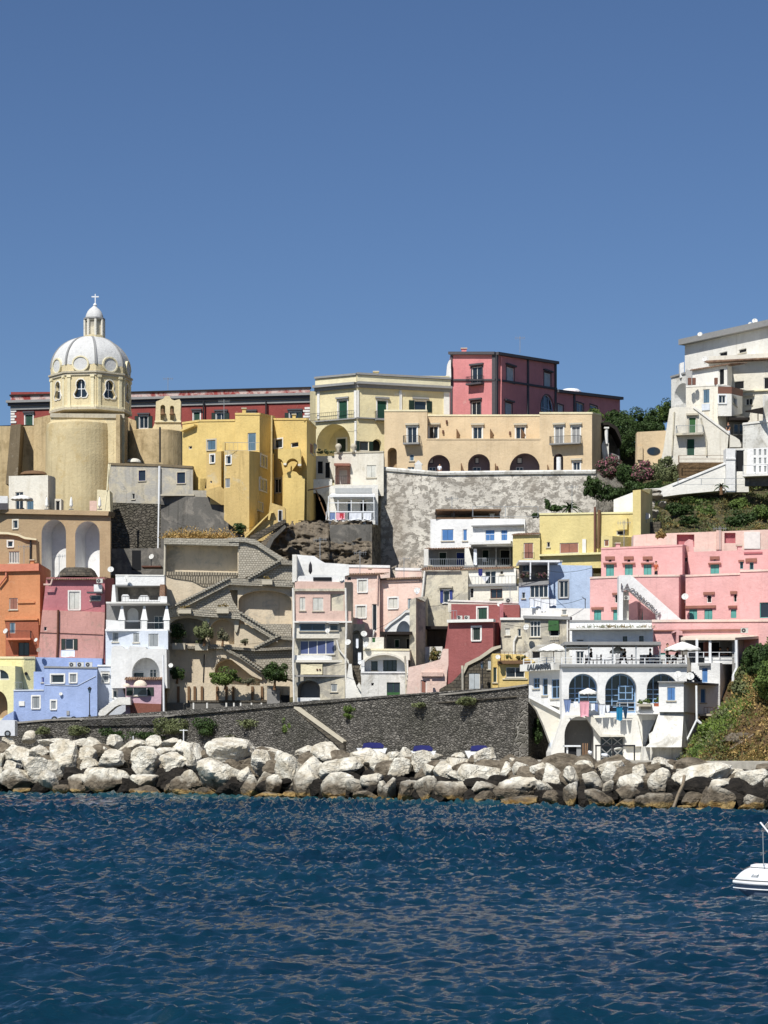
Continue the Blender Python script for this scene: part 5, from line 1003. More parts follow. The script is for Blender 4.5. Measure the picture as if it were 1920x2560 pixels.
b = B('kiosk', 'small white kiosk box at the left edge of the arch terrace', 'kiosk'); b.block([(-30, 266, 1239, 1275), (19, 266, 1240, 1275)], 'white', 3); b.part('base').pbar(S(265.9), -30, 1258, 20, 1274, 0, .1, 'trim_dark'); b.done()
# orange house
b = B('house', 'orange house with coral parapet band and small balcony at the left edge', 'house')
sg = b.block([(-60, 256, 1410, 1680), (100, 254, 1410, 1680), (124, 261, 1424, 1680)], 'orange', 8, [w(23,1495,44,1524,'s','pink_brown',t=None,sill=True), w(-40,1495,-20,1524,'s','pink_brown')])
b.part('parapet_band').pbar(sg[0], -60, 1411, 100, 1429, -.2, .35, 'orange_band'); b.part('ledge').pbar(sg[0], 45, 1504, 88, 1508, -.1, .15, 'orange').pbar(sg[0], 12, 1547, 97, 1551, -.1, .4, 'orange')
b.prism(b.part('recess_wall'), S(253.5), [(14, 1680), (14, 1555), (96, 1555), (98, 1680)], .3, 'dark_orange', [w(24,1556,38,1583,'s','slate',nm='door'), w(46,1606,73,1640,'g',f='iron',nm='door')])
b.balcony(S(253.5), 20, 1578, 80, 1596, 1601, slab='orange_band', out=1.2); b.pipe(sg[0], [(18, 1432), (18, 1442), (0, 1465)], 'orange_band', .12, .3); b.done()
# pink house
b = B('house', 'tall pink house, crimson above and salmon below, with tiled roof edge and green shutters', 'house')
b.prism(b.part('wall'), S(251), [(106, 1530), (116, 1444), (262, 1444), (262, 1533)], 8, 'crimson', [w(173,1479,199,1524,'s','white_sh',f='trim_white',t='trim_white'), w(226,1488,253,1501,'n')])
b.prism(b.part('lower_wall'), S(250.6), [(93, 1680), (95, 1640), (106, 1525), (262, 1530), (258, 1645), (254, 1680)], 8, 'salmon', [w(163,1597,184,1624,'o','dk_green'), w(110,1567,117,1577,'d',sill=False)])
b.prism(b.part('side_wall'), Seg(262, 250.8, 288, 259), [(262, 1680), (262, 1444), (286, 1446), (286, 1680)], .4, 'crimson'); b.tileroof(S(250.8), 116, 1438, 264, 1448, .3, 3)
c_ = W(194, 1443, 254); b.part('chimney').lathe((c_.x, c_.y), [(0, c_.z+1.0), (1.5, c_.z+1.0), (1.9, c_.z+.7), (2.3, c_.z)], 'masonry', 12)
b.part('lean_to').pbar(S(250.6), 236, 1462, 256, 1481, -.1, .5, 'white').pbar(S(250.6), 219, 1480, 258, 1484, -.1, .7, 'trim_dark'); b.pipe(S(250.6), [(146, 1525), (145, 1600), (142, 1665)], 'wood', .13, .15); b.pipe(S(250.6), [(132, 1448), (128, 1462), (110, 1462)], 'pink_old', .1, .3); b.pipe(S(250.6), [(97, 1581), (258, 1587)], 'wood', .03, .06); b.done()
ac(250, 1458, 250, 15, 'air conditioner at the top right corner of the pink house')
cloth('cloth', 'white bundle of laundry under the green shuttered window of the pink house', 152, 1625, 187, 1642, 249.6, 'cloth_white')
dish(14, 1578, 250, 8, 'large white dish on the orange house balcony at left edge'); dish(90, 1600, 249, 6, 'small white dish between the orange house and pink house'); dish(97, 1625, 248, 7, 'grey brown dish leaning on the salmon wall corner'); dish(277, 1424, 250, 9, 'big white dish standing on the corner right of the pink house roof'); dish(316, 1443, 247, 8, 'white dish on the roof wall of the white loggia house'); dish(379, 1392, 266, 8, 'white dish on a pole on the dark masonry terrace'); dish(427, 1664, 243, 7, 'grey dish beside the loggia house lower right corner'); dish(152, 1735, 242.5, 5, 'small white dome lamp on the blue house front')  # last one is the dome lamp, drawn with the dish shape
b = B('dish_table', 'dark slatted roof frame carrying a dish on the masonry terrace', 'frame'); b.part('top').pbar(S(264), 355, 1415, 403, 1419, -2, .5, 'wood'); b.part('post').pbar(S(264), 377, 1398, 379, 1416, -.1, .1, 'iron'); b.done()
# white loggia house
b = B('house', 'white house with open loggia, three tapered columns and big arched lower volume', 'house'); g = S(246)
b.block([(289, 248, 1437, 1464), (411, 247, 1438, 1464)], 'white', 2, name='terrace_wall', cap=('trim_white', .1, .06)); b.block([(282, 250, 1464, 1512), (412, 249, 1464, 1512)], 'black_wall', .5, name='rear_wall')
b.part('ceiling').pbar(S(248), 284, 1462, 412, 1466, -2.5, .3, 'trim_grey'); b.prism(b.part('side_wall'), S(246.6), [(398, 1492), (400, 1461), (412, 1461), (412, 1492)], 2, 'brickwork'); b.prism(b.part('side_wall'), S(247), [(278, 1508), (281, 1462), (287, 1462), (290, 1508)], 2.5, 'white')
sc = [(304, 1508), (304, 1490), (307, 1486), (319, 1486), (323, 1490), (323, 1498)]+[(346, 1498), (348, 1491), (352, 1488), (368, 1488), (372, 1492), (373, 1500)]+[(395, 1500), (396, 1494), (399, 1490), (417, 1491), (418, 1508)]
b.prism(b.part('parapet'), g, sc, .25, 'white'); b.part('slab').pbar(g, 266, 1505, 418, 1509, -4, .4, 'trim_white'); b.rail(g, 306, 1490, 400, 1505, 'iron', .3, r=.01)
b.prism(b.part('loggia_back'), S(250), [(266, 1580), (266, 1509), (424, 1509), (424, 1580)], .5, 'shade_grey', [niche(318, 1520, 346, 1556, 'white', .25, rise=.4, nm='arch'), w(385,1540,408,1575,'g')])
for x in (305, 361, 417): b.part('column').lathe((W(x, 0, 246.2).x, 246.2), [(.12, CH+(HZ-1514)*246.2/F), (.5, CH+(HZ-1548)*246.2/F), (.55, CH+(HZ-1550)*246.2/F), (.42, CH+(HZ-1552)*246.2/F), (.42, CH+(HZ-1577)*246.2/F)], 'white', 4, a0=math.pi/4, a1=math.pi/4+2*math.pi)
b.prism(b.part('parapet'), g, [(265, 1577), (265, 1549), (300, 1552), (300, 1577)], .3, 'white'); b.rail(g, 309, 1552, 352, 1577, 'paint_white', 2.4, r=.02); b.rail(g, 366, 1556, 411, 1577, 'paint_white', 2.4, r=.02)
b.part('slab').pbar(g, 264, 1573, 420, 1578, -4.5, .35, 'white')
gl_, = b.block([(264, 246.5, 1577, 1720), (420, 245, 1577, 1720)], 'white_blue', 7, [w(281,1581,296,1605,'s','grey_sh'), w(333,1582,348,1606,'s','grey_sh'), w(371,1584,396,1617,'s','grey_sh',nm='door')], name='lower_wall')
b.prism(b.part('arched_volume'), S(243), [(278, 1720), (277, 1665), (279, 1620), (284, 1614), (302, 1614), (311, 1622), (320, 1622), (324, 1615), (364, 1617), (366, 1622), (416, 1622), (418, 1720)], 3.4, 'white', [niche(330, 1644, 399, 1694, 'white', 1.6, rise=.78, nm='arch')])
gi = S(243+1.6); b.opening(gi, w(334, 1680, 361, 1694, 'n', f='trim_white', surf=True)); b.opening(gi, w(374, 1673, 392, 1694, 'g', f='trim_white', surf=True, nm='door')); b.rail(S(243), 331, 1680, 398, 1694, 'zinc', 2, r=.02)
b.prism(b.part('lilac_wall'), S(242.4), [(314, 1800), (314, 1698), (404, 1698), (402, 1800)], 2, 'lilac', [w(332,1718,368,1739,'o','dk_green')]); b.tileroof(S(242.4), 312, 1693, 406, 1698, .4, .6)
b.prism(b.part('brick_base'), S(242.2), [(326, 1800), (326, 1757), (402, 1760), (402, 1800)], .3, 'brown_red'); b.pipe(S(242.2), [(408, 1638), (410, 1790)], 'paint_white', .12)
b.prism(b.part('grey_wing'), S(244), [(244, 1800), (244, 1664), (284, 1664), (300, 1700), (314, 1745), (314, 1800)], 2.2, 'white_blue', [w(255,1684,271,1706,'s','grey_sh',t='trim_white'), w(283,1727,292,1744,'n',t='trim_white')], side='white'); b.part('coping').pbar(S(244), 244, 1662, 286, 1666, -.5, .12, 'white')
b.part('shutter').pbar(S(243.7), 252, 1678, 274, 1681, 0, .2, 'trim_grey')
b.part('stair_parapet').poly(S(241), [(248, 1798), (249, 1777), (296, 1743), (326, 1743), (327, 1762), (300, 1762), (288, 1767), (250, 1800)], -2, .2, 'white_warm')
st = b.part('steps')
for i in range(9): st.box(W(254+i*5, 1785-i*4.6, 241.8), (.5, 1.4, .3), 'white')
b.done()
for x, y, r_, lb in ((351, 1700, 17, 'wide pleated cream dome awning over the dark green shuttered window'), (317, 1701, 9, 'small pleated cream dome awning left of the wide one')):
    c_ = W(x, y+16, 241.8); mb = MB(); rr = r_*242/F; N_ = 22; PP = []
    for j in range(7):
        a = j/6*math.pi/2
        for i in range(N_+1): t_ = math.pi*i/N_; k = 1+.03*(i % 2); PP.append((c_.x-rr*math.cos(t_)*math.cos(a)*k, c_.y-rr*math.sin(t_)*math.cos(a)*k*.9, c_.z+rr*.95*math.sin(a)))
    mb.add(PP, [(j*(N_+1)+i, j*(N_+1)+i+1, (j+1)*(N_+1)+i+1, (j+1)*(N_+1)+i) for j in range(6) for i in range(N_)], 'canvas_cream'); single('awning', lb, 'awning', mb)
# blue house
b = B('house', 'cornflower blue stepped house on the sea wall with white framed windows', 'house'); g = S(243)
k_ = dict(t='trim_white', f='trim_white')
sA = b.block([(110, 243, 1666, 1830), (243, 242, 1668, 1830)], 'blue', 7, [w(128,1687,160,1707,'g',n=1,**k_), w(175,1685,191,1706,'s','grey_sh',**k_), w(128,1752,140,1773,'s','grey_sh',**k_)], cap=('trim_grey', .15, .1))
sB = b.block([(34, 244, 1725, 1830), (110, 243.2, 1724, 1830)], 'blue', 6, [w(81,1741,99,1771,'s','grey_sh',**k_)], cap=('white_blue', .12, .08)); b.block([(84, 246, 1679, 1730), (112, 245.5, 1679, 1730)], 'blue', 4, [w(104,1693,110,1706,'s','navy')]); b.block([(86, 249, 1643, 1690), (255, 248.5, 1646, 1690)], 'blue', 2)
b.prism(b.part('sloping_base'), S(242.6), [(-20, 1830), (0, 1804), (12, 1790), (34, 1778), (34, 1830)], 1.5, 'blue'); b.part('meter_box').pbar(sB[0], 48, 1753, 62, 1765, -.02, .12, 'trim_white').pbar(sA[0], 167, 1777, 174, 1788, -.02, .1, 'trim_grey'); b.pipe(sA[0], [(112, 1712), (194, 1714), (240, 1690)], 'white_blue', .03, .05); b.done()
for i, x in enumerate((182, 202, 223)): ac(x, 1668, 245, 17, ('left of three air conditioners on the blue house roof', 'middle of three air conditioners on the blue house roof', 'right of three air conditioners on the blue house roof')[i])
# pale yellow house, far left
b = B('house', 'pale yellow house with arched window and low arch at the left edge', 'house')
sg = b.block([(-60, 248, 1642, 1830), (60, 247, 1642, 1830), (87, 247.5, 1642, 1830)], 'pale_yellow', 6, cap=('cream_band', .2, .1)); s2 = b.block([(-60, 245, 1663, 1830), (38, 244.6, 1665, 1830), (55, 247, 1667, 1830)], 'pale_yellow', 3, [awin(-24, 1674, 23, 1700, rise=.9, nx=2, ny=1, f='trim_white'), niche(-30, 1727, 19, 1795, 'tan', 1.6, rise=.55)])
b.part('porthole').tube(W(65, 1684, 246.8), W(65, 1684, 247.2), .18, 'dark', n=14); b.rail(S(244), 36, 1705, 56, 1722, 'zinc', .3, r=.01); b.done()
flat('curtain_glass', (84, 94, 132), .2)
# ================================================================ terraced stair ruin
b = B('terrace_ruin', 'ruined beige terraces with zigzag stone stairs, niches and gridded blockwork', 'ruin'); g = S(250); Yt = 250
b.prism(b.part('terrace_wall'), g, [(410, 1800), (412, 1348), (592, 1346), (640, 1350), (720, 1412), (735, 1440), (735, 1800)], 10, 'terrace_beige',
  [niche(414.5, 1362, 594, 1431, 'old_cream', 1.5, a=False, back='terrace_beige', nm='recess'), niche(596, 1476, 729, 1570, 'terrace_beige', 1.1, rise=.28, back='terrace_beige', nm='recess'), niche(570, 1475, 594, 1530, 'terrace_beige', 1.2, a=False, back='terrace_beige', nm='recess'),
   niche(425, 1544, 514, 1609, 'old_cream', 1.8, rise=.3, back='grey_render', nm='arch'), niche(526, 1548, 586, 1611, 'terrace_beige', 1.1, rise=.4, back='terrace_beige', nm='arch'), niche(537, 1644, 650, 1745, 'terrace_beige', 2.2, rise=.3, back='terrace_beige', nm='arch')])
P6 = lambda nm, pts, o, m, o0=-.2: b.part(nm).poly(g, pts, o0, o, m)
P6('ledge', [(411, 1346), (570, 1348), (598, 1352), (598, 1366), (411, 1361)], .5, 'pale_course')
P6('block_panel', [(597, 1347), (612, 1346), (640, 1352), (722, 1402), (705, 1408), (660, 1422), (610, 1446), (596, 1446)], .25, 'blockwork')
P6('stair_parapet', [(570, 1346), (612, 1345), (640, 1350), (705, 1396), (704, 1406), (640, 1364), (612, 1356), (572, 1356)], .6, 'pale_course')
P6('blockwork_strip', [(416, 1429), (594, 1432), (594, 1440), (575, 1450), (540, 1468), (506, 1466), (480, 1452), (436, 1446), (416, 1440)], .12, 'slatted')
for k, (pts, wd) in enumerate((([(620, 1448), (700, 1402), (734, 1403)], 11), ([(423, 1522), (574, 1446), (736, 1452)], 17), ([(420, 1528), (470, 1522), (600, 1532), (695, 1590)], 17), ([(636, 1621), (700, 1589), (732, 1592)], 10), ([(470, 1616), (560, 1616), (640, 1622), (732, 1618)], 7), ([(560, 1617), (600, 1638), (655, 1676)], 8))):
    q = b.part('stair_flight')
    for i, ((x0, y0), (x1, y1)) in enumerate(zip(pts, pts[1:])):
        q.poly(g, [(x0, y0), (x1, y1), (x1, y1+wd), (x0, y0+wd)], -.2, .75+.006*i+.02*k, 'pale_course')
        for j in range(3): q.poly(g, [(x0, y0+wd*j/3), (x1, y1+wd*j/3), (x1, y1+wd*j/3+1.4), (x0, y0+wd*j/3+1.4)], -.1, .785+.006*i+.02*k, 'blockwork')
        if abs(y1-y0) > 30:
            n = int(abs(x1-x0)/6)
            for j in range(n): t_ = (j+.5)/n; q.box(W(x0+(x1-x0)*t_, y0+(y1-y0)*t_-1.5, 249.2), (.3, .5, .22), 'pale_course')
P6('block_panel', [(490, 1512), (570, 1472), (574, 1476), (582, 1500), (600, 1530), (490, 1524)], .2, 'blockwork'); P6('block_panel', [(640, 1560), (728, 1560), (728, 1592), (690, 1590)], .15, 'blockwork')
P6('block_panel', [(590, 1628), (732, 1626), (732, 1700), (700, 1690), (655, 1668)], .2, 'blockwork'); P6('block_panel', [(655, 1440), (700, 1412), (732, 1414), (732, 1452), (655, 1450)], .2, 'blockwork')
P6('plaster_rake', [(540, 1622), (562, 1622), (604, 1648), (655, 1688), (655, 1700), (630, 1690), (580, 1650), (556, 1644), (540, 1664)], .35, 'terrace_beige')
P6('corbel', [(514, 1544), (526, 1544), (524, 1556), (517, 1566), (515, 1562)], .3, 'stone_trim'); P6('corbel', [(586, 1546), (600, 1546), (596, 1570), (592, 1582), (587, 1578)], .3, 'stone_trim')
P6('niche_rake', [(600, 1560), (620, 1562), (662, 1594), (660, 1606), (598, 1612)], .03, 'terrace_beige')
b.pipe(g, [(511, 1636), (508, 1706)], 'iron', .05); b.pipe(g, [(413, 1362), (410, 1500)], 'stone_trim', .12)
b.prism(b.part('lower_wall'), S(246.5), [(418, 1770), (418, 1705), (518, 1708), (600, 1712), (724, 1716), (724, 1775)], .8, 'terrace_beige'); 
for x in (446, 472, 487, 505, 543, 566, 583, 631, 655): b.part('pilaster').pbar(S(246.5), x-3, 1716, x+3, 1756, 0, .22, 'wood_old')
b.part('ledge').pbar(S(246.5), 470, 1751, 672, 1756, 0, .6, 'masonry'); b.prism(b.part('dark_base'), S(246), [(416, 1800), (416, 1757), (700, 1757), (700, 1800)], .3, 'black_wall')
b.part('hut').pbar(S(246.2), 668, 1722, 700, 1760, 0, .5, 'shade_grey'); b.part('gate').pbar(S(246.2), 702, 1738, 724, 1772, 0, .3, 'dark'); b.done()
for i, x in enumerate((484, 518, 566, 585, 602, 629, 654)): single('post', f'short white post in the row below the terrace wall, {ordinal(i+1)} from the left', 'post', MB().tube(W(x, 1780, 243.5), W(x, 1757, 243.5), .1, 'trim_white'), 'white posts below the terrace wall')
for x, y, w_, h_, lb in ((668, 1455, 26, 13, 'stone trough on the upper stair landing of the ruined terraces'), (557, 1526, 30, 15, 'stone trough on the middle landing of the ruined terraces'), (462, 1528, 32, 12, 'low stone trough with dry twigs at the left end of the middle landing'), (447, 1616, 32, 16, 'stone trough at the left end of the planted terrace'), (504, 1618, 32, 16, 'stone trough right of the other one on the planted terrace')): planter(x, y, Yt-1.1, w_, h_, 'stone_trim', lb, 'leaf_dry' if y < 1600 else 'leaf_olive', 90 if y < 1600 else 300)
for i, (x, y, rx, ry, Y, m, lb, n) in enumerate(((445, 1582, 20, 24, 250.5, 'leaf_dark', 'dark leafy shrub inside the left niche of the planted terrace', 900), (510, 1582, 26, 26, 248.4, 'leaf_olive', 'spreading olive green shrub between the two terrace niches', 1500), (556, 1588, 16, 22, 248.6, 'leaf_grey', 'thin grey green shrub in front of the middle niche', 600), (612, 1604, 12, 8, 248.6, 'leaf_grey', 'small tuft at the right end of the planted terrace', 260),
    (563, 1696, 40, 24, 244.5, 'leaf_green', 'broad olive green tree over the brown posts of the lower terrace', 2600), (686, 1684, 33, 33, 245, 'leaf_dark', 'dense round dark green tree at the foot of the stair ruin', 3600), (442, 1687, 20, 18, 246.5, 'leaf_dark', 'dark round bush beside the white loggia house', 1400), (620, 1704, 24, 9, 245, 'leaf_grey', 'low brushy undergrowth between the two lower terrace trees', 500))):
    bush(x, y, Y, rx, ry, m, lb, 'tree' if i in (4, 5) else 'shrub', 'tree' if i in (4, 5) else 'shrub', n=int(n*2), size=.1, lumps=34)
scatter('dry_grass', 'tufts of straw coloured dry grass along the top of the ruined terrace', lambda x, y: CH+(HZ-1347)*y/F, [(W(p, 0, 251).x, 251+(p % 3)*.3, .3, .3, 1.8*(1+.5*math.sin(p)), [0, 0, 1]) for p in range(418, 572, 3)], ('straw', 'leaf_dry'), 330, .16, seed=9)
# ================================================================ centre: tower house, pink houses, alley
b = B('house', 'narrow tall house, faded pink above and cream below, with white roof terrace', 'house'); g = S(232)
k_ = dict(f='trim_white')
b.block([(733, 232, 1453, 1800), (862, 231, 1455, 1800), (880, 234, 1455, 1800)], 'old_cream', 8, [w(749,1601,836,1636,'c','x',gl='slate_glass',n=4,lab=None,**k_) if False else w(749,1601,836,1636,'g',gl='curtain_glass',n=4,**k_), niche(744,1701,800,1790,'grey_render',1.6,rise=.22,back='shade_grey'), w(827,1710,843,1729,'s','grey_sh')], name='lower_wall')
b.prism(b.part('pink_front'), S(231.0), [(737, 1558), (737, 1453), (861, 1455), (861, 1528), (878, 1528), (878, 1558)], .8, 'pink_old', [w(749,1493,763,1526,'s','white_sh',hood=None), w(782,1494,808,1527,'s','white_sh'), niche(826,1484,859,1527,'lilac',.75,a=False,back='lilac')])
b.opening(S(231.75), w(828, 1500, 840, 1527, 'p', 'dk_green', nm='door', surf=True)); b.part('ledge').pbar(S(231), 735, 1472, 862, 1478, -.1, .25, 'old_cream').pbar(S(231), 735, 1553, 880, 1557, -.2, .3, 'trim_white')
b.part('cream_front').pbar(S(231.3), 735, 1557, 862, 1596, -.5, .2, 'cream_white').pbar(S(231.3), 735, 1650, 872, 1656, -.3, .25, 'cream_white').pbar(S(231.3), 735, 1638, 862, 1650, -.3, .05, 'white')
b.opening(S(231.05), w(749, 1560, 812, 1577, 'g', f='slate_glass', n=2, surf=True)); b.opening(S(231.05), w(824, 1562, 844, 1576, 'g', f='trim_grey', n=1, surf=True)); b.part('awning').pbar(S(231), 747, 1555, 816, 1559, 0, .5, 'trim_grey').pbar(S(231), 822, 1556, 848, 1560, 0, .5, 'trim_grey')
bp = b.part('panel'); bp.pbar(S(231.3), 752, 1661, 806, 1686, 0, .12, 'cream_band'); b.part('panel').pbar(S(231.3), 808, 1667, 866, 1687, 0, .12, 'old_cream'); bp = b.part('ledge'); bp.pbar(S(231.3), 733, 1688, 868, 1692, -.1, .35, 'shade_grey')
for x in (793, 800): bp.tube(W(x, 1674, 231.1), W(x, 1674, 231.25), .1, 'wood', n=10)
b.prism(b.part('roof_terrace'), S(234), [(738, 1455), (738, 1386), (758, 1388), (786, 1390), (800, 1400), (812, 1407), (846, 1409), (872, 1411), (873, 1437), (862, 1440), (862, 1455)], .5, 'white')
b.prism(b.part('terrace_front'), S(231.2), [(737, 1455), (748, 1440), (800, 1436), (861, 1440), (861, 1455)], .4, 'white'); b.part('corner_wall').pbar(S(231.3), 731, 1387, 742, 1456, -3, .3, 'white_warm'); b.part('slot').pbar(S(231.15), 783, 1443, 829, 1452, 0, .05, 'dark')
gi = S(233.6); b.opening(gi, w(756, 1712, 764, 1745, 's', 'navy', surf=True, nm='door')); b.opening(gi, w(764, 1710, 778, 1745, 'g', surf=True, nm='door')); b.prism(b.part('parapet'), S(231.8), [(743, 1790), (743, 1744), (800, 1744), (800, 1790)], .3, 'white'); b.opening(S(231.8), w(778, 1748, 796, 1764, 's', 'grey_sh', surf=True, sill=False))
for x in (733, 864): b.pipe(S(231), [(x, 1470), (x+2, 1560), (x, 1640), (x+3, 1780)], 'white_warm', .11, .2)
b.pipe(S(231), [(842, 1600), (848, 1625), (868, 1650), (872, 1660)], 'white_warm', .08, .2); b.done()
single('parasol_cover', 'black folded parasol cover leaning on the white roof terrace wall', 'parasol', MB().lathe((W(776, 0, 232.6).x, 232.6), [(.02, W(0, 1404, 232.6).z), (.16, W(0, 1412, 232.6).z), (.2, W(0, 1428, 232.6).z), (.05, W(0, 1435, 232.6).z)], 'shirt_dark', 9))
dish(819, 1577, 230, 7, 'small white dish on the cream wall above the four blue panes'); dish(870, 1606, 230, 9, 'white dish on the right edge of the narrow tower house'); dish(910, 1585, 228, 9, 'white dish above the alley left of the small green window'); dish(915, 1612, 227, 9, 'lower white dish on the cream wall by the alley'); dish(853, 1448, 231, 7, 'small white dish on the roof terrace of the narrow tower house')
dish(1042, 1476, 226, 8, 'white dish on the corner of the right pink house'); 
b = B('house', 'light pink house of two bays with white shuttered windows and tiled eaves', 'house'); k_ = dict(t='pink_light', rev=.2)
sg = b.block([(862, 240, 1435, 1640), (949, 239, 1433, 1640)], 'pink_light', 7, [w(896,1450,917,1480,'s','white_sh',t='white'), w(892,1515,914,1544,'s','white_sh',t='white'), w(868,1441,878,1451,'n',sill=False), w(930,1510,942,1578,'n',sill=False,nm='stairwell')])
sh, = b.block([(946, 240, 1446, 1640), (1055, 238, 1446, 1640)], 'pink_light', 7, [w(972,1495,994,1521,'s','white_sh',t='white'), w(1019,1496,1028,1523,'s','slate')]); b.tileroof(sg[0], 860, 1430, 962, 1436, .35, 2); b.tileroof(sh, 948, 1441, 1056, 1447, .35, 2)
b.block([(846, 246, 1412, 1450), (975, 246, 1414, 1450)], 'pink_light', 1, cap=('white', .25, .08)); b.block([(988, 246, 1420, 1450), (1054, 246, 1421, 1450)], 'pink_light', 1, cap=('white', .25, .08)); b.pipe(sg[0], [(946, 1436), (944, 1508)], 'pink_old', .08, .2); b.pipe(sg[0], [(938, 1575), (932, 1600)], 'white', .12, .3)
b.part('band').pbar(sh, 949, 1450, 1050, 1455, -.05, .15, 'pink_old'); b.done()
b = B('stair_house', 'white curved stair vault above a dark beamed porch between pink houses', 'house'); g = S(233)
b.prism(b.part('vault'), g, [(962, 1600), (962, 1570), (975, 1558), (1000, 1540), (1012, 1528), (1030, 1527), (1030, 1600)], 3, 'white', [niche(990, 1552, 1029, 1598, 'white_blue', 1.5, rise=.8)]); b.part('coping').poly(g, [(960, 1572), (974, 1556), (1000, 1538), (1012, 1526), (1030, 1525), (1030, 1531), (1014, 1532), (1002, 1543), (978, 1560), (964, 1574)], -.5, .2, 'white')
b.part('beam').pbar(S(229), 950, 1580, 1030, 1587, -3, .8, 'beam'); b.prism(b.part('porch_wall'), S(232), [(958, 1625), (958, 1586), (1030, 1586), (1030, 1625)], .4, 'shade_grey', [w(986,1598,999,1620,'p','green',nm='door',sill=False), w(1015,1596,1024,1622,'d',nm='door',sill=False)])
b.block([(908, 228.4, 1593, 1650), (962, 228, 1593, 1650)], 'cream_white', 4, [w(929,1593.5,939,1607,'s','bright_green',sill=False)]); b.block([(908, 227.5, 1622, 1650), (1024, 227, 1623, 1650)], 'cream_white', 2, cap=('cream_band', .15, .08))
for x in (961, 966): b.part('post').pbar(S(228), x-1.2, 1586, x+1.2, 1624, -.1, .1, 'beam')
b.done()
b = B('house', 'small stained white house with segmental vault, green framed windows and garage door', 'house'); g = S(226); n = 12
b.prism(b.part('front_wall'), g, [(903, 1775), (903, 1680), (1014, 1682), (1016, 1775)], 5, 'white_old', [w(967,1706,1000,1750,'g',f='sh_green',nm='garage_door'), w(928,1707,935,1715,'d',sill=False)])
b.prism(b.part('vault_wall'), S(228), [(908, 1685)]+[(962-56*math.cos(math.pi*i/n), 1672-36*math.sin(math.pi*i/n)) for i in range(n+1)]+[(1016, 1685)], .5, 'white_blue', [w(928,1653,944,1677,'n',f='sh_dk_green'), w(958,1648,992,1678,'g',f='sh_dk_green',n=3,nm='door')])
rp = [(960-61*math.cos(math.pi*i/n), 1674-41*math.sin(math.pi*i/n)) for i in range(n+1)]; ri = [(960-56*math.cos(math.pi*i/n), 1674-36*math.sin(math.pi*i/n)) for i in range(n, -1, -1)]
b.part('vault_rim').poly(S(227.6), rp+ri, -3, .9, 'cream_white'); b.part('coping').pbar(g, 902, 1679, 1017, 1683, -.4, .1, 'white'); b.prism(b.part('pier'), S(226.5), [(902, 1690), (903, 1650), (911, 1650), (911, 1690)], 1, 'white')
b.part('garage_panel').pbar(g, 967, 1731, 1000, 1750, -.1, -.04, 'sh_bright_green'); b.pipe(g, [(1012, 1640), (1016, 1690), (1015, 1760)], 'old_cream', .1, .2); b.pipe(g, [(1018, 1650), (1020, 1700), (1019, 1760)], 'white_warm', .1, .2); b.done()
ac(1028, 1700, 226, 23, 'air conditioner hanging between the vaulted house and the pale pink wall')
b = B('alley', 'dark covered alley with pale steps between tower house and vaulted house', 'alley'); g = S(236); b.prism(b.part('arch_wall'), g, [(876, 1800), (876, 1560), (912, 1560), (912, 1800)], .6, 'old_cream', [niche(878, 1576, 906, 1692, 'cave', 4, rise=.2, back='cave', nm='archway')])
b.prism(b.part('ramp'), S(229), [(872, 1790), (880, 1664), (902, 1664), (904, 1720), (912, 1745), (950, 1790)], 1.5, 'masonry'); b.part('parapet').poly(S(228), [(862, 1772), (866, 1700), (872, 1660), (879, 1660), (882, 1690), (892, 1718), (908, 1735), (940, 1760), (940, 1775)], -.6, .2, 'white_warm')
b.part('parapet').poly(S(227.6), [(892, 1715), (898, 1706), (906, 1720), (935, 1742), (942, 1752), (930, 1752), (905, 1733)], -.5, .2, 'white_old'); b.done()
cloth('cloth', 'pale cloth hanging down in the dark alley mouth', 895, 1630, 903, 1660, 228.5, 'cloth_white'); cloth('cloth', 'narrow grey cloth hanging at the top of the dark alley', 890, 1596, 896, 1620, 229, 'cloth_white')
b = B('buttress', 'tall peeling cream buttress with shaded right flank between pink and beige houses', 'buttress'); b.block([(1024, 229, 1500, 1700), (1040, 228.6, 1494, 1700), (1068, 237, 1490, 1700)], 'old_cream', 3); b.done()
b = B('house', 'beige and cream house with open navy blue shutters and a tiled ledge', 'house'); k_ = dict(t='white')
g, = b.block([(1058, 237, 1428, 1640), (1170, 236, 1428, 1640)], 'old_cream', 8, [w(1108,1476,1124,1507,'o','navy',t='white'), w(1080,1608,1092,1640,'d',sill=False)]); b.tileroof(g, 1052, 1414, 1152, 1424, .4, 2); b.part('hood').pbar(g, 1098, 1466, 1132, 1470, 0, .4, 'stone_trim'); b.pipe(g, [(1063, 1428), (1056, 1500)], 'white_warm', .12, .25)
b.prism(b.part('chimney'), S(235), [(1083, 1572), (1084, 1549), (1090, 1549), (1091, 1572)], .5, 'stone_trim'); b.part('pergola').pbar(S(233), 1059, 1566, 1120, 1573, -3, .6, 'beam'); b.prism(b.part('pergola_back'), S(235.8), [(1059, 1626), (1059, 1572), (1120, 1572), (1120, 1626)], .2, 'black_wall'); b.block([(1030, 232, 1618, 1700), (1106, 231, 1616, 1700)], 'white_old', 3); b.done()
bush(1086, 1640, 230, 15, 22, 'leaf_brown', 'reddish brown dried creeper on the wall left of the dark red house', n=900, trunk=False, size=.12)
b = B('house', 'low pale pink wall house with brown door at the sea wall', 'house'); g = S(223)
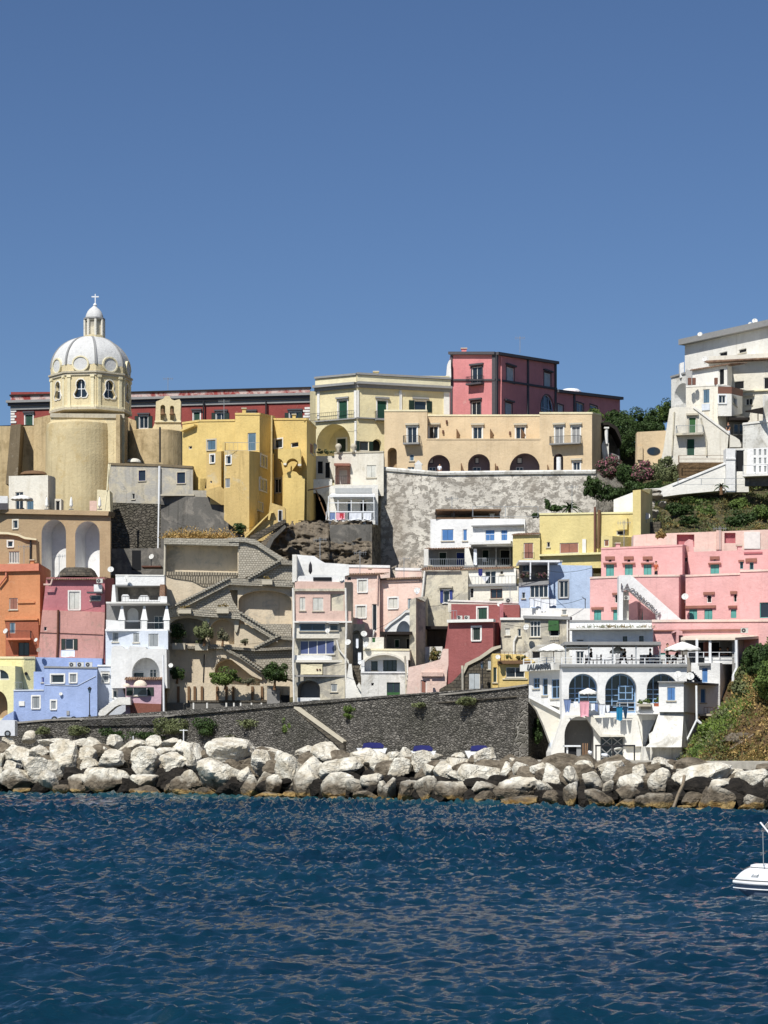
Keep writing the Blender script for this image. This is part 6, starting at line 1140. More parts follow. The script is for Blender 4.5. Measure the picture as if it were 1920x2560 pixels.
b.prism(b.part('wall'), g, [(1014, 1775), (1022, 1668), (1060, 1660), (1102, 1648), (1108, 1622), (1128, 1622), (1118, 1680), (1112, 1775)], 4, 'pink_light', [w(1052,1700,1066,1733,'s','pink_brown',sill=False,nm='door')]); b.part('ledge').pbar(g, 1054, 1681, 1108, 1691, 0, .35, 'pink_old'); b.prism(b.part('chimney'), S(222), [(1075, 1712), (1075, 1698), (1080, 1698), (1080, 1712)], .4, 'pink_old'); b.done()
# dark red house
b = B('house', 'brick red house with green doors, white trims and small roof balcony', 'house'); k_ = dict(t='trim_white')
gu, = b.block([(1128, 229, 1510, 1620), (1299, 226, 1512, 1620)], 'brick_red', 7, [w(1194,1519,1218,1549,'s','green',nm='door',**k_)]); gf = b.block([(1112, 224, 1622, 1800), (1121, 223, 1556, 1800), (1233, 221.5, 1556, 1800), (1252, 229, 1556, 1800)], 'brick_red', 7, [w(1181,1568,1201,1601,'s','dk_green',**k_)])
b.part('balcony_slab').pbar(gf[1], 1121, 1549, 1237, 1556, -.3, .5, 'trim_white'); b.rail(gf[1], 1125, 1526, 1142, 1549, 'zinc', .3); b.prism(b.part('dark_recess'), S(228), [(1234, 1640), (1234, 1566), (1256, 1566), (1256, 1640)], .3, 'dark'); b.part('shutter').pbar(S(225.5), 1249, 1510, 1258, 1548, -.3, .3, 'magenta_pink'); b.done()  # near-black slab stands in for the shade of the gap at right
ac(1149, 1549, 223.5, 13, 'left air conditioner on the balcony of the brick red house'); ac(1167, 1549, 223.5, 13, 'right air conditioner on the balcony of the brick red house'); ac(1272, 1508, 228, 17, 'air conditioner on the cream ledge above the brick red house'); dish(1249, 1511, 226, 7, 'white dish on the roof edge of the brick red house')
b = B('stair_ruin', 'grey stone stair wall rising right with white shutters and street lamp', 'ruin'); g = S(217)
b.prism(b.part('wall'), g, [(1100, 1775), (1100, 1722), (1130, 1705), (1158, 1676), (1165, 1660), (1200, 1645), (1232, 1622), (1252, 1618), (1256, 1775)], 3, 'masonry', [w(1172,1682,1200,1724,'s','pale_sh',nm='door'), w(1219,1650,1231,1673,'s','pale_sh')]); b.part('coping').poly(g, [(1156, 1680), (1164, 1658), (1198, 1641), (1230, 1618), (1252, 1613), (1252, 1619), (1234, 1626), (1202, 1648), (1170, 1664), (1160, 1684)], -1, .2, 'stone_trim'); b.pipe(g, [(1156, 1664), (1157, 1728)], 'old_cream', .13, .15); b.done()
def lamp(px, y0, y1, Y, label):
    b = B('street_lamp', label, 'street lamp', 'street lamps'); c_ = W(px, y1, Y); t = W(px, y0, Y).z; b.part('post').lathe((c_.x, c_.y), [(.14, c_.z), (.13, c_.z+.5), (.06, c_.z+.6), (.045, t-.8), (.08, t-.75)], 'iron', 10)
    b.part('lantern').lathe((c_.x, c_.y), [(.08, t-.72), (.2, t-.25), (.21, t-.24)], 'slate_glass', 4); b.part('cap').lathe((c_.x, c_.y), [(.25, t-.25), (.1, t-.08), (.03, t-.05), (0, t)], 'iron', 8); b.done()
lamp(224, 1716, 1800, 240, 'black street lamp in front of the blue house'); lamp(1206, 1652, 1726, 215.5, 'dark street lamp in front of the grey stair ruin')
b = B('house', 'small bright yellow house with wide white window and balcony above', 'house'); g = S(212)
sg = b.block([(1250, 214, 1634, 1760), (1248.5, 213.9, 1634, 1760), (1322, 211, 1657, 1760)], 'yellow', 6); b.prism(b.part('front'), S(211), [(1248, 1760), (1248, 1660), (1322, 1660), (1322, 1760)], 4, 'yellow', [w(1265,1668,1312,1694,'c','curtain' if False else 'dk_green',gl='slate_glass',n=2) if False else w(1265,1668,1312,1694,'g',n=2)]); b.prism(b.part('side_bay'), S(213.5), [(1231, 1720), (1231, 1634), (1250, 1634), (1250, 1720)], 3, 'yellow', [w(1233,1668,1242,1706,'s','dk_green')])
b.part('balcony_slab').pbar(S(211), 1246, 1652, 1326, 1660, -2, .5, 'wood_old'); b.rail(S(211), 1250, 1630, 1322, 1652, 'wood_old', .35, o=.45); b.part('sill_band').pbar(S(211), 1256, 1696, 1318, 1699, 0, .1, 'cream_band'); b.done(); dish(1245, 1643, 210, 7, 'white dish beside the brown balcony of the small yellow house')
for i, x in enumerate((1272, 1296, 1309)): bush(x, 1645, 211.8, 7, 9, 'leaf_brown', ('left', 'middle', 'right')[i]+' pot plant on the brown balcony of the small yellow house', n=260, size=.09, lumps=6, trunk=False)

# cream houses with green awning
b = B('house', 'worn cream house with tall barred window and green roller awning', 'house'); k_ = dict(f='trim_white')
sg = b.block([(1252, 223, 1545, 1700), (1312, 222, 1545, 1700)], 'old_cream', 7, [w(1263,1571,1275,1588,'s','white_sh'), w(1294,1572,1302,1591,'n')], cap=('trim_white', .2, .2)); sh, = b.block([(1310, 221.5, 1540, 1700), (1428, 220, 1543, 1700)], 'old_cream', 7, [w(1325,1552,1351,1592,'g',n=3,tr=.33,**k_), w(1374,1553,1397,1591,'d',nm='door')], cap=('trim_grey', .25, .35))
b.part('awning').poly(sh, [(1373, 1552), (1398, 1552), (1399, 1577), (1372, 1577)], .05, .3, 'sh_bright_green'); b.rail(sh, 1374, 1592, 1397, 1606, 'trim_grey', .2, o=.3); b.pipe(sg[0], [(1294, 1590), (1287, 1605), (1286, 1640)], 'white_warm', .12, .2); b.pipe(sh, [(1420, 1550), (1420, 1620)], 'white_warm', .09, .2)
b.prism(b.part('yard_wall'), S(216), [(1252, 1645), (1300, 1640), (1345, 1612), (1400, 1610), (1430, 1620), (1430, 1700), (1252, 1700)], 1, 'white_old', [w(1330,1628,1352,1648,'d',sill=False)]); b.done()
dish(1316, 1568, 220, 9, 'white dish left of the barred window of the worn cream house')
# pale blue house with veranda
b = B('house', 'pale blue house with dark veranda, four pane window and white terrace wall', 'house')
g1, = b.block([(1370, 233, 1412, 1560), (1480, 231, 1414, 1560)], 'pale_blue', 7, [w(1398,1452,1420,1494,'g',n=2,t='trim_grey')]); g2, = b.block([(1297, 231.6, 1458, 1560), (1372, 231, 1452, 1560)], 'pale_blue', 5, [w(1325,1462,1370,1494,'g',n=4), w(1305,1481,1313,1496,'n')], cap=('trim_grey', .35, .1))
b.prism(b.part('veranda_back'), S(235), [(1298, 1460), (1298, 1406), (1374, 1406), (1374, 1460)], .4, 'black_wall', [w(1307,1408,1323,1428,'g',f='slate_glass')]); b.part('veranda_roof').pbar(S(232), 1296, 1402, 1398, 1407, -4, .8, 'paint_white')
for x in (1326, 1371): b.part('post').pbar(S(231.3), x-1.6, 1406, x+1.6, 1448, -.1, .1, 'paint_white')
b.rail(S(231), 1298, 1434, 1372, 1450, 'iron', .5); b.block([(1302, 226, 1520, 1560), (1475, 224.5, 1521, 1560)], 'white', 2, [w(1405,1524,1417,1537,'s','grey_sh')]); b.part('antenna').tube(W(1463, 1544, 226), W(1463, 1496, 226), .04, 'iron').tube(W(1455, 1492, 226), W(1465, 1500, 226), .03, 'iron'); b.done()
for i, (x, s_) in enumerate(((1306, 10), (1318, 9), (1345, 11), (1362, 9))): bush(x, 1440, 231.8, s_, 8, 'leaf_pinkish', f'flowering pot plant on the dark veranda of the pale blue house, {ordinal(i+1)} from the left', n=260, size=.09, lumps=6, trunk=False)
for i, (x0, x1, y0, y1, lb) in enumerate(((1324, 1334, 1495, 1518, 'small white cloth at the left end of the line below the four pane window'), (1335, 1352, 1494, 1516, 'white shirt on the line below the four pane window'), (1352, 1373, 1496, 1528, 'large white sheet hanging in front of the white terrace wall'), (1374, 1391, 1497, 1514, 'white towel at the right end of the line by the pale blue house'), (1340, 1352, 1512, 1530, 'white cloth hanging lowest left of the large sheet'))): cloth('cloth', lb, x0, y0, x1, y1, 225.2+.15*i, 'cloth_white')
# white house with blue shutters
b = B('house', 'white house with bright blue shutters over dark verandas', 'house'); k_ = dict(t='white')
gA, = b.block([(1076, 250, 1298, 1372), (1182, 249, 1298, 1372)], 'white', 7, [w(1104,1323,1134,1352,'s','blue_sh'), w(1157,1323,1168,1352,'s','blue_sh')]); gB, = b.block([(1182, 248, 1296, 1366), (1313, 246.5, 1297, 1366)], 'white', 7, [w(1213,1324,1237,1352,'s','blue_sh'), w(1252,1324,1269,1352,'s','blue_sh')])
b.part('string_course').pbar(gB, 1181, 1313, 1310, 1316, 0, .5, 'trim_grey'); b.part('balcony_slab').pbar(gB, 1178, 1355, 1282, 1362, -.1, 1.1, 'white'); b.rail(gB, 1180, 1338, 1280, 1355, 'paint_white', .9, o=1.05, r=.012); b.tileroof(gA, 1062, 1366, 1178, 1372, .5, 1.5)
b.prism(b.part('veranda_back'), S(251.5), [(1064, 1425), (1064, 1372), (1282, 1366), (1282, 1425)], .5, 'shade_grey', [w(1097,1380,1117,1420,'p','dk_green',nm='door'), w(1140,1380,1162,1420,'p','navy',nm='door'), w(1205,1374,1223,1418,'p','dk_green',nm='door'), w(1250,1374,1276,1418,'d',nm='door')]); b.part('ceiling').pbar(S(248), 1178, 1362, 1282, 1366, -3.5, .4, 'trim_grey')
b.part('veranda_floor').pbar(S(248), 1060, 1414, 1282, 1419, -3.5, .3, 'trim_grey'); b.rail(S(247.8), 1071, 1397, 1162, 1414, 'zinc', .22); b.rail(S(247.7), 1184, 1395, 1280, 1414, 'zinc', .22); b.prism(b.part('screen_wall'), S(248.2), [(1060, 1414), (1060, 1372), (1071, 1372), (1071, 1414)], 1.5, 'white_warm'); b.prism(b.part('screen_wall'), S(248.1), [(1162, 1414), (1162, 1370), (1172, 1370), (1184, 1414)], .8, 'white_warm')
for x in (1240, 1275): b.part('post').pbar(S(247.6), x-1, 1366, x+1, 1414, -.06, .06, 'trim_grey')
pg = b.part('pergola'); pg.pbar(S(250), 1089, 1274, 1252, 1277.5, -4, .5, 'wood_old').pbar(S(254), 1090, 1277, 1250, 1297, -.2, 0, 'black_wall')
for x in (1090, 1135, 1180, 1248): pg.pbar(S(249.8), x-1, 1277, x+1, 1297, -.1, .1, 'iron')
pg.pbar(S(249.8), 1090, 1294, 1250, 1297, -.1, .1, 'wood_old'); b.rail(S(249), 1182, 1266, 1345, 1292, 'zinc', 3, r=.03); b.done()
chair(1213, 1414, 248.6, 'white plastic chair on the veranda under the blue shutters', .4)
cloth('cloth', 'white curtain cloth tied on the veranda under the white house', 1184, 1372, 1192, 1412, 247.5, 'cloth_white')
b = B('house', 'small white balcony house with laundry, cream below, right of navy shutters', 'house')
g1, = b.block([(1150, 243, 1421, 1475), (1290, 241, 1421, 1475)], 'white_warm', 5, [w(1212,1427,1240,1460,'g',n=2,nm='door'), w(1250,1427,1258,1436,'d')]); b.tileroof(g1, 1150, 1416, 1284, 1422, .3, 1.5); g2, = b.block([(1135, 237, 1466, 1530), (1296, 235, 1466, 1530)], 'cream_white', 6, [w(1226,1472,1256,1496,'g',n=2,f='brown_fence'), w(1175,1470,1184,1495,'d',sill=False)])
b.part('slab').pbar(g2, 1160, 1461, 1292, 1466, -2, .4, 'trim_grey'); b.rail(g2, 1165, 1441, 1290, 1461, 'zinc', .35, o=.3); b.block([(1120, 234, 1500, 1530), (1297, 232, 1505, 1530)], 'cream_white', 2, cap=('white_warm', .15, .1)); b.done()
cloth('cloth', 'dark blue cloth on the balcony line of the small white house', 1196, 1422, 1206, 1440, 236.4, 'tarp_blue'); cloth('cloth', 'white triangular cloth hanging on the small white balcony', 1203, 1440, 1224, 1453, 236.3, 'cloth_white', .8)
cloth('cloth', 'pink cloth hanging under the shuttered window of the light pink house', 893, 1548, 907, 1568, 237.5, 'cloth_pink'); cloth('cloth', 'white pennant cloth at the corner of the right pink house', 1036, 1470, 1050, 1484, 235, 'cloth_white', .4)
# lemon yellow houses
b = B('house', 'lemon yellow flat roofed house with brown shutters and tall flue pipes', 'house')
g1, = b.block([(1349, 243, 1284, 1420), (1602, 239, 1280, 1420)], 'lemon', 8, [w(1399,1357,1446,1383,'s','pink_brown'), w(1367,1355,1375,1368,'d'), w(1541,1326,1562,1338,'d',sill=False), w(1440,1360,1448,1380,'d') if False else w(1458,1420,1459,1421,'d')][:3], cap=('pale_yellow', .15, .1))
g0, = b.block([(1282, 243.5, 1337, 1420), (1350, 242.5, 1337, 1420)], 'lemon', 6, [w(1309,1357,1333,1397,'s','pink_brown',nm='door')]); b.tileroof(g0, 1281, 1329, 1349, 1336, .3, 2)
b.part('ledge').pbar(g1, 1352, 1384, 1510, 1389, -.1, .6, 'pale_yellow'); b.block([(1503, 237, 1340, 1390), (1531, 236.5, 1340, 1390), (1584, 239.5, 1343, 1390)], 'lemon', 4, [w(1510,1349,1522,1366,'s','brown_sh',sill=False)]); b.block([(1582, 238, 1226, 1420), (1602, 237.5, 1224, 1420), (1628, 243, 1222, 1330)], 'lemon', 4)
b.block([(1534, 244, 1249, 1290), (1584, 242, 1230, 1290)], 'white', 3); b.part('box').pbar(g1, 1547, 1297, 1571, 1325, 0, .5, 'lemon'); b.pipe(g1, [(1489, 1268), (1489, 1385)], 'brown_fence', .12, .3); b.pipe(g1, [(1500, 1276), (1498, 1372)], 'wood_old', .16, .35)
b.part('bottle_niche').pbar(g1, 1457, 1348, 1466, 1382, 0, .2, 'trim_white'); b.rail(S(241.6), 1305, 1382, 1336, 1397, 'iron', .15, o=.2); b.done()
ac(1565, 1337, 240, 16, 'air conditioner on the lemon yellow house under the small canopy'); dish(1616, 1291, 240, 11, 'large white dish on the stone wall beside the lemon yellow column')
b = B('stone_wall', 'rubble stone wall stub between the yellow house and the scrub slope', 'wall'); b.block([(1600, 242, 1306, 1345), (1651, 241, 1304, 1345)], 'masonry', 2); b.done()
for x, y, w_, h_, lb in ((1632, 1285, 26, 22, 'pale rock just above the stone wall stub'), (1628, 1262, 24, 22, 'pale rock in the middle of the pile beside the lemon column'), (1640, 1242, 34, 20, 'broad pale rock at the left foot of the ramp wall'), (1630, 1230, 44, 14, 'topmost flat pale rock beside the lemon column'), (1655, 1262, 18, 18, 'small pale rock half buried in the scrub by the pile')):
    mb = rock_mesh(W(x, y, 246), (w_*246/F/2, 1.2, h_*246/F/2), x+y, 3); mb.mats = ['pale_rock']; single('rock', lb, 'rock', mb, 'pale rocks at the foot of the ramp')
flat('wood_grey', (138, 124, 104), .9)
# ================================================================ right: big pink hotel
b = B('hotel', 'big rose pink hotel with teal doors and white diagonal sign stair', 'hotel'); tl = dict(rev=.35, f='sh_teal', sill=False)
b.prism(b.part('rear_wall'), S(233), [(1583, 1400), (1584, 1338), (1620, 1335), (1920, 1324), (2080, 1320), (2080, 1400)], 2, 'pink_light', [niche(1692, 1336, 1736, 1368, 'pink', .5, a=False, back='magenta_pink', nm='recess'), niche(1811, 1332, 1839, 1358, 'pink', .4, a=False, back='magenta_pink', nm='recess')])
b.part('panel').pbar(S(233), 1860, 1330, 1900, 1372, 0, .1, 'trim_white'); b.part('pilaster').pbar(S(233), 1790, 1326, 1803, 1374, 0, .12, 'pink_old')
def tdoor(x0, x1, y0, y1, hood, vent=True):
    q = [w(x0, y0, x1, y1, 's', 'teal', nm='door', **tl)]
    if vent: m = (x0+x1)/2; q.append(w(m-4, hood[1], m+4, hood[1]+8, 'd', sill=False, rev=.3))
    return q
up_ = []
for x in (1515, 1562, 1609): up_ += tdoor(x, x+20, 1410, 1445, (0, 1397))
gU = b.block([(1503, 226, 1370, 1470), (1706, 224, 1362, 1470), (1722, 230, 1366, 1470)], 'pink', 7, up_, cap=('pink', .15, .05))
gV, = b.block([(1720, 226, 1380, 1470), (2080, 222, 1368, 1470)], 'pink', 7, tdoor(1776, 1798, 1410, 1445, (0, 1394))+[w(1850,1404,1858,1422,'n',f='sh_teal',sill=False), w(1874,1406,1884,1424,'n',f='sh_teal',sill=False)])
for s_, L in ((gU[0], (1525, 1572, 1619)), (gV, (1787,))):
    for x in L: b.part('hood').pbar(s_, x-12, 1391, x+12, 1399, 0, .12, 'pink_brown'); b.part('hood').pbar(s_, x-16, 1407, x+16, 1411, 0, .25, 'pink_brown')
b.part('hood').pbar(gV, 1846, 1400, 1860, 1404, 0, .15, 'pink_brown'); b.part('hood').pbar(gV, 1864, 1396, 1892, 1405, 0, .15, 'pink_brown'); b.part('hood').pbar(gV, 1860, 1380, 1906, 1384, 0, .12, 'magenta_pink')
b.prism(b.part('stair_tower'), S(228), [(1700, 1400), (1700, 1362), (1718, 1362), (1722, 1348), (1732, 1350), (1735, 1380), (1735, 1400)], 3, 'pink'); b.block([(1706, 226.5, 1364, 1470), (1722, 226.5, 1366, 1470)], 'salmon', 2, [w(1711,1393,1719,1405,'d',sill=False)])
gL = b.block([(1475, 219, 1443, 1620), (1596, 217.5, 1438, 1620), (1697, 217, 1437, 1620), (1718, 222, 1437, 1620)], 'pink', 8, [w(1485,1525,1503,1560,'s','teal',nm='door',**tl), w(1533,1524,1546,1560,'s','teal',nm='door',**tl), w(1537,1486,1546,1507,'d',sill=False,rev=.35), w(1589,1522,1607,1560,'s','teal',nm='door',**tl), w(1594,1492,1603,1506,'d',sill=False)], cap=('pink_light', .16, .08))
gR, = b.block([(1714, 218, 1438, 1620), (2080, 213, 1424, 1620)], 'pink', 8, [w(1767,1487,1779,1507,'d',sill=False,rev=.35), w(1834,1485,1842,1505,'d',sill=False,rev=.35), w(1723,1523,1743,1560,'s','teal',nm='door',**tl), w(1761,1523,1781,1560,'s','teal',nm='door',**tl), w(1827,1523,1841,1545,'s','teal',**tl), w(1900,1506,1925,1545,'n',f='sh_teal',sill=False)], cap=('pink_light', .16, .08))
[b.part('hood').pbar(gL[0], *q, 0, .18, 'pink_brown') for q in ((1479,1518,1509,1524),(1528,1518,1552,1524),(1531,1482,1552,1487))]; [b.part('hood').pbar(gR, *q, 0, .18, 'pink_brown') for q in ((1759,1480,1787,1487),(1826,1478,1843,1485),(1714,1514,1790,1521),(1821,1514,1843,1520),(1892,1500,1935,1507))]
b.block([(1850, 214, 1426, 1620), (2080, 211, 1419, 1620)], 'pink', 4, [w(1899,1506,1926,1545,'n',f='sh_teal',sill=False)], cap=('pink_light', .16, .08))
gT, = b.block([(1630, 211, 1550, 1680), (2080, 207, 1548, 1680)], 'pink', 5, [w(1695,1600,1710,1660,'d',sill=False) if False else w(1651,1632,1664,1660,'s','teal',nm='door',**tl)], cap=('pink_light', .2, .1)); b.part('band').pbar(gT, 1631, 1574, 1852, 1577, 0, .2, 'pink_brown'); b.prism(b.part('porch'), S(209.5), [(1691, 1615), (1691, 1579), (1682, 1583), (1682, 1578), (1692, 1574), (1706, 1578), (1706, 1588), (1697, 1588), (1697, 1615)], 1, 'pink')
# white sign stair with the name
gs = S(214.5); n = 8
arcp = [(1567+8*math.sin(math.radians(a)), 1480-3*math.cos(math.radians(a))+3) for a in range(-90, 91, 22)]
b.prism(b.part('sign_stair'), gs, [(1547, 1552), (1547, 1440), (1550, 1438), (1576, 1437), (1584, 1443), (1702, 1548), (1702, 1552), (1644, 1552), (1643, 1535), (1638, 1530), (1576, 1477), (1568, 1474), (1558, 1476), (1557, 1552)], 1.4, 'white', side='white')
b.part('column').pbar(S(215.4), 1558, 1478, 1572, 1552, -.8, 0, 'white_old'); b.done()
def text(name, label, s, px, py, Y, hpx, ang, mat, ext=.04, font_shear=0, cat='lettering', sp=1.0, g=None, off=0):
    cu = bpy.data.curves.new(name, 'FONT'); cu.body = s; cu.size = hpx*Y/F*1.38; cu.extrude = ext; cu.space_character = sp; cu.shear = font_shear
    o = bpy.data.objects.new(name, cu); COL.objects.link(o); o.location = W(px, py, Y); o.rotation_euler = (math.radians(90), math.radians(ang), 0)
    if g: o.location = g.pt(px, py, off); o.rotation_euler = (math.radians(90), 0, math.atan2(g.d.y, g.d.x))
    cu.offset = .006; cu.materials.append(MATS[mat]); bpy.context.view_layer.update(); me = bpy.data.meshes.new_from_object(o); m2 = bpy.data.objects.new(name, me); m2.matrix_world = o.matrix_world.copy(); COL.objects.link(m2); bpy.data.objects.remove(o); return tag(m2, label, cat)
text('lettering', 'grey letters LA CORRICELLA, the first word, on the white diagonal stair', 'LA', 1550.5, 1473.5, 214.35, 16, 3, 'letter', sp=.9)
text('lettering', 'grey letters running down the white diagonal stair of the pink hotel', 'CORRICELLA', 1571.5, 1476.5, 214.35, 12.4, 41.5, 'letter', sp=1.02)
dish(1713, 1492, 216.5, 10, 'white dish on the pink hotel wall beside the sign stair')
ac(1566, 1500, 215, 14, 'dark shaded air conditioner behind the white sign stair column'); ac(1860, 1583, 207.5, 18, 'air conditioner on the pink ledge above the glazed veranda')
# white house below the hotel
b = B('house', 'long low white house with overgrown ledge below the pink hotel', 'house'); g, = b.block([(1424, 213, 1551, 1640), (1632, 211.5, 1551, 1640)], 'white', 5, name='upper_wall', cap=('trim_grey', .12, .1))
g2, = b.block([(1430, 210.5, 1572, 1680), (1632, 209.2, 1572, 1680)], 'white', 3, [w(1557,1591,1568,1604,'n',f='sh_dk_green',sill=False), w(1598,1590,1609,1604,'n',f='sh_dk_green',sill=False), w(1441,1598,1460,1604,'d',sill=False), w(1440,1628,1460,1660,'g',nm='door')]); b.part('ledge').pbar(g2, 1424, 1571, 1631, 1575, -1, 1.0, 'white_old'); b.done()
scatter('ledge_weeds', 'thin dry weeds growing along the ledge of the long white house', lambda x, y: CH+(HZ-1571)*210/F, [(W(p, 0, 209.6).x, 209.6, .3, .2, .7, [0, 1]) for p in range(1430, 1630, 8)], ('leaf_olive', 'leaf_dry'), 60, .09, seed=12)
# restaurant
b = B('restaurant', 'white restaurant with three blue framed arches, roof terrace and sloping buttressed base', 'restaurant'); Yr = 197
bw = dict(f='frame_blue', sill=True)
gw, = b.block([(1322, 203, 1664, 1752), (1406, 199, 1664, 1770)], 'white', 6, [w(1333,1695,1349,1721,'g',n=2,tr=.5,**bw), w(1356,1696,1369,1738,'g',n=1,tr=.4,**bw), w(1378,1698,1402,1746,'g',n=2,tr=.4,**bw)], name='side_wing')
b.part('sign_band').pbar(gw, 1320, 1660, 1404, 1677, -.1, .9, 'trim_white'); 
ars = [awin(1422,1684,1494,1758,f='frame_blue',nx=4,ny=3,rev=1.2), awin(1513,1683,1592,1782,f='frame_blue',nx=4,ny=4,rev=1.2), awin(1617,1684,1695,1758,f='frame_blue',nx=4,ny=3,rev=1.2)]
b.prism(b.part('front_wall'), S(Yr), [(1404, 1800), (1404, 1663), (1717, 1667), (1717, 1800)], 8, 'white', ars)
b.part('terrace_slab').pbar(S(Yr), 1402, 1661, 1718, 1667, -8, .35, 'trim_grey')
gi = S(Yr+1.1)
for x0, x1, y0, y1 in ((1446, 1494, 1730, 1756), (1545, 1582, 1714, 1750)): b.part('bay_window').pbar(S(Yr+.9), x0, y0, x1, y1, -.1, .1, 'frame_blue').pbar(S(Yr+.9), x0+3, y0+3, x1-3, y1-3, .08, .12, 'glass').pbar(S(Yr+.9), (x0+x1)/2-1, y0, (x0+x1)/2+1, y1, .1, .15, 'frame_blue').pbar(S(Yr+.9), x0, (y0+y1)/2-1, x1, (y0+y1)/2+1, .1, .152, 'frame_blue')
# sloping lower storey
lo = b.part('sloping_base')
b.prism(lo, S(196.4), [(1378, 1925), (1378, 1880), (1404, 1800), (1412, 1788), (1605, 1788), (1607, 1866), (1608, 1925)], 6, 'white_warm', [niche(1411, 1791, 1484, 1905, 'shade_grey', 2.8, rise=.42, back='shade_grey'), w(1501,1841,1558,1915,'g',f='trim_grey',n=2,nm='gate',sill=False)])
gx = S(196.2); xb = b.part('gate_bracing')
for x0, x1, y0, y1 in ((1504, 1528, 1844, 1864), (1531, 1556, 1844, 1864), (1504, 1528, 1872, 1895), (1531, 1556, 1872, 1895)): xb.tube(gx.pt(x0, y0, 0), gx.pt(x1, y1, 0), .05, 'trim_grey').tube(gx.pt(x1, y0, 0), gx.pt(x0, y1, 0), .05, 'trim_grey')
b.part('rake').poly(S(196.2), [(1462, 1790), (1484, 1793), (1505, 1836), (1560, 1838), (1560, 1842), (1499, 1842), (1478, 1815), (1466, 1795)], -.4, .6, 'cream_white')
b.prism(b.part('battered_face'), S(196.0), [(1562, 1866), (1562, 1840), (1505, 1838), (1484, 1795), (1592, 1790), (1600, 1830), (1607, 1866)], .5, 'white_warm')
for bt, x0, x1 in (('buttress', 1643, 1706),):
    V = [W(1613, 1868, 192.5), W(1704, 1868, 192), W(1743, 1868, 198), W(1624, 1858, 193), W(1622, 1835, 193.4), W(1632, 1828, 193.6), W(1648, 1780, 195), W(1709, 1780, 194.6), W(1743, 1782, 200)]
    mb = b.part('buttress'); mb.add(V, [(0, 1, 7, 6, 5, 4, 3), (1, 2, 8, 7)], 'white_old'); mb.add([W(1613, 1868, 192.5), W(1613, 1868, 200), W(1648, 1780, 200), W(1648, 1780, 195), W(1622, 1835, 193.4), W(1709, 1780, 194.6), W(1743, 1782, 200)], [(0, 1, 2, 3, 4), (3, 5, 6, 2)], 'white_warm')
b.prism(b.part('rubble_foot'), S(193.6), [(1606, 1925), (1612, 1866), (1704, 1866), (1712, 1925)], 3, 'white_old')
b.prism(b.part('wall'), S(197.5), [(1596, 1925), (1592, 1780), (1660, 1780), (1660, 1925)], 4, 'white_blue')
gA = b.block([(1647, 194.5, 1706, 1780), (1709, 194, 1706, 1780), (1744, 199.5, 1708, 1783)], 'white', 5, [w(1668,1718,1688,1751,'s','blue_sh',f='frame_blue',t=None)], name='annex_wall'); b.part('annex_roof').add([W(1644, 1703, 194.2), W(1711, 1703, 193.7), W(1797, 1709, 201), W(1790, 1709, 206), W(1650, 1703, 203), W(1644, 1706, 194.2), W(1711, 1706, 193.7), W(1797, 1712, 201)], [(0,1,2,3,4),(0,5,6,1),(1,6,7,2)], 'trim_grey')
b.block([(1742, 200, 1712, 1790), (1800, 201, 1714, 1790)], 'white', 3, [w(1752,1722,1764,1757,'s','blue_sh',f='frame_blue')]); b.pipe(S(194.6), [(1741, 1714), (1742, 1800), (1706, 1874)], 'paint_white', .1, 0); b.pipe(S(194.6), [(1742, 1800), (1756, 1812)], 'paint_white', .12, 0)
gC = b.block([(1728, 203, 1657, 1760), (1800, 202, 1657, 1790), (1838, 210, 1660, 1790)], 'white', 6, [w(1755,1670,1769,1706,'p','blue_sh',f='frame_blue',nm='door',hood='trim_grey'), w(1816,1724,1830,1770,'n',f='trim_grey',nm='door')]); b.pipe(S(201), [(1841, 1600), (1842, 1670), (1833, 1690), (1832, 1745)], 'paint_white', .13, 0)
b.part('deck').pbar(S(199.5), 1745, 1785, 1800, 1790, -3, 1, 'stone_trim'); b.rail(S(199), 1760, 1768, 1800, 1785, 'wood', .25)
for i in range(6): b.part('step').box(W(1727+i*4, 1684+i*4, 200.5), (.35, 1.5, .3), 'trim_grey')
# seaside wall, left flank of the base
b.prism(b.part('flank_wall'), S(199), [(1325, 1754), (1325, 1742), (1404, 1788), (1404, 1860), (1376, 1858), (1360, 1815), (1342, 1775)], 2, 'cream_white'); b.part('coping').poly(S(198.8), [(1322, 1738), (1330, 1740), (1405, 1780), (1404, 1788), (1322, 1745)], -.5, .2, 'white'); b.prism(b.part('flank_base'), S(198.7), [(1376, 1925), (1376, 1855), (1406, 1855), (1406, 1925)], 1, 'white_blue')
# flower balcony
b.part('balcony_slab').pbar(S(Yr), 1592, 1777, 1642, 1786, -.3, 1.6, 'white'); b.part('balcony_front').pbar(S(Yr), 1592, 1760, 1627, 1778, 1.45, 1.6, 'trim_white').pbar(S(Yr), 1596, 1763, 1624, 1775, 1.6, 1.63, 'grey_render'); b.rail(S(Yr), 1540, 1757, 1592, 1778, 'paint_white', .8, o=.8)
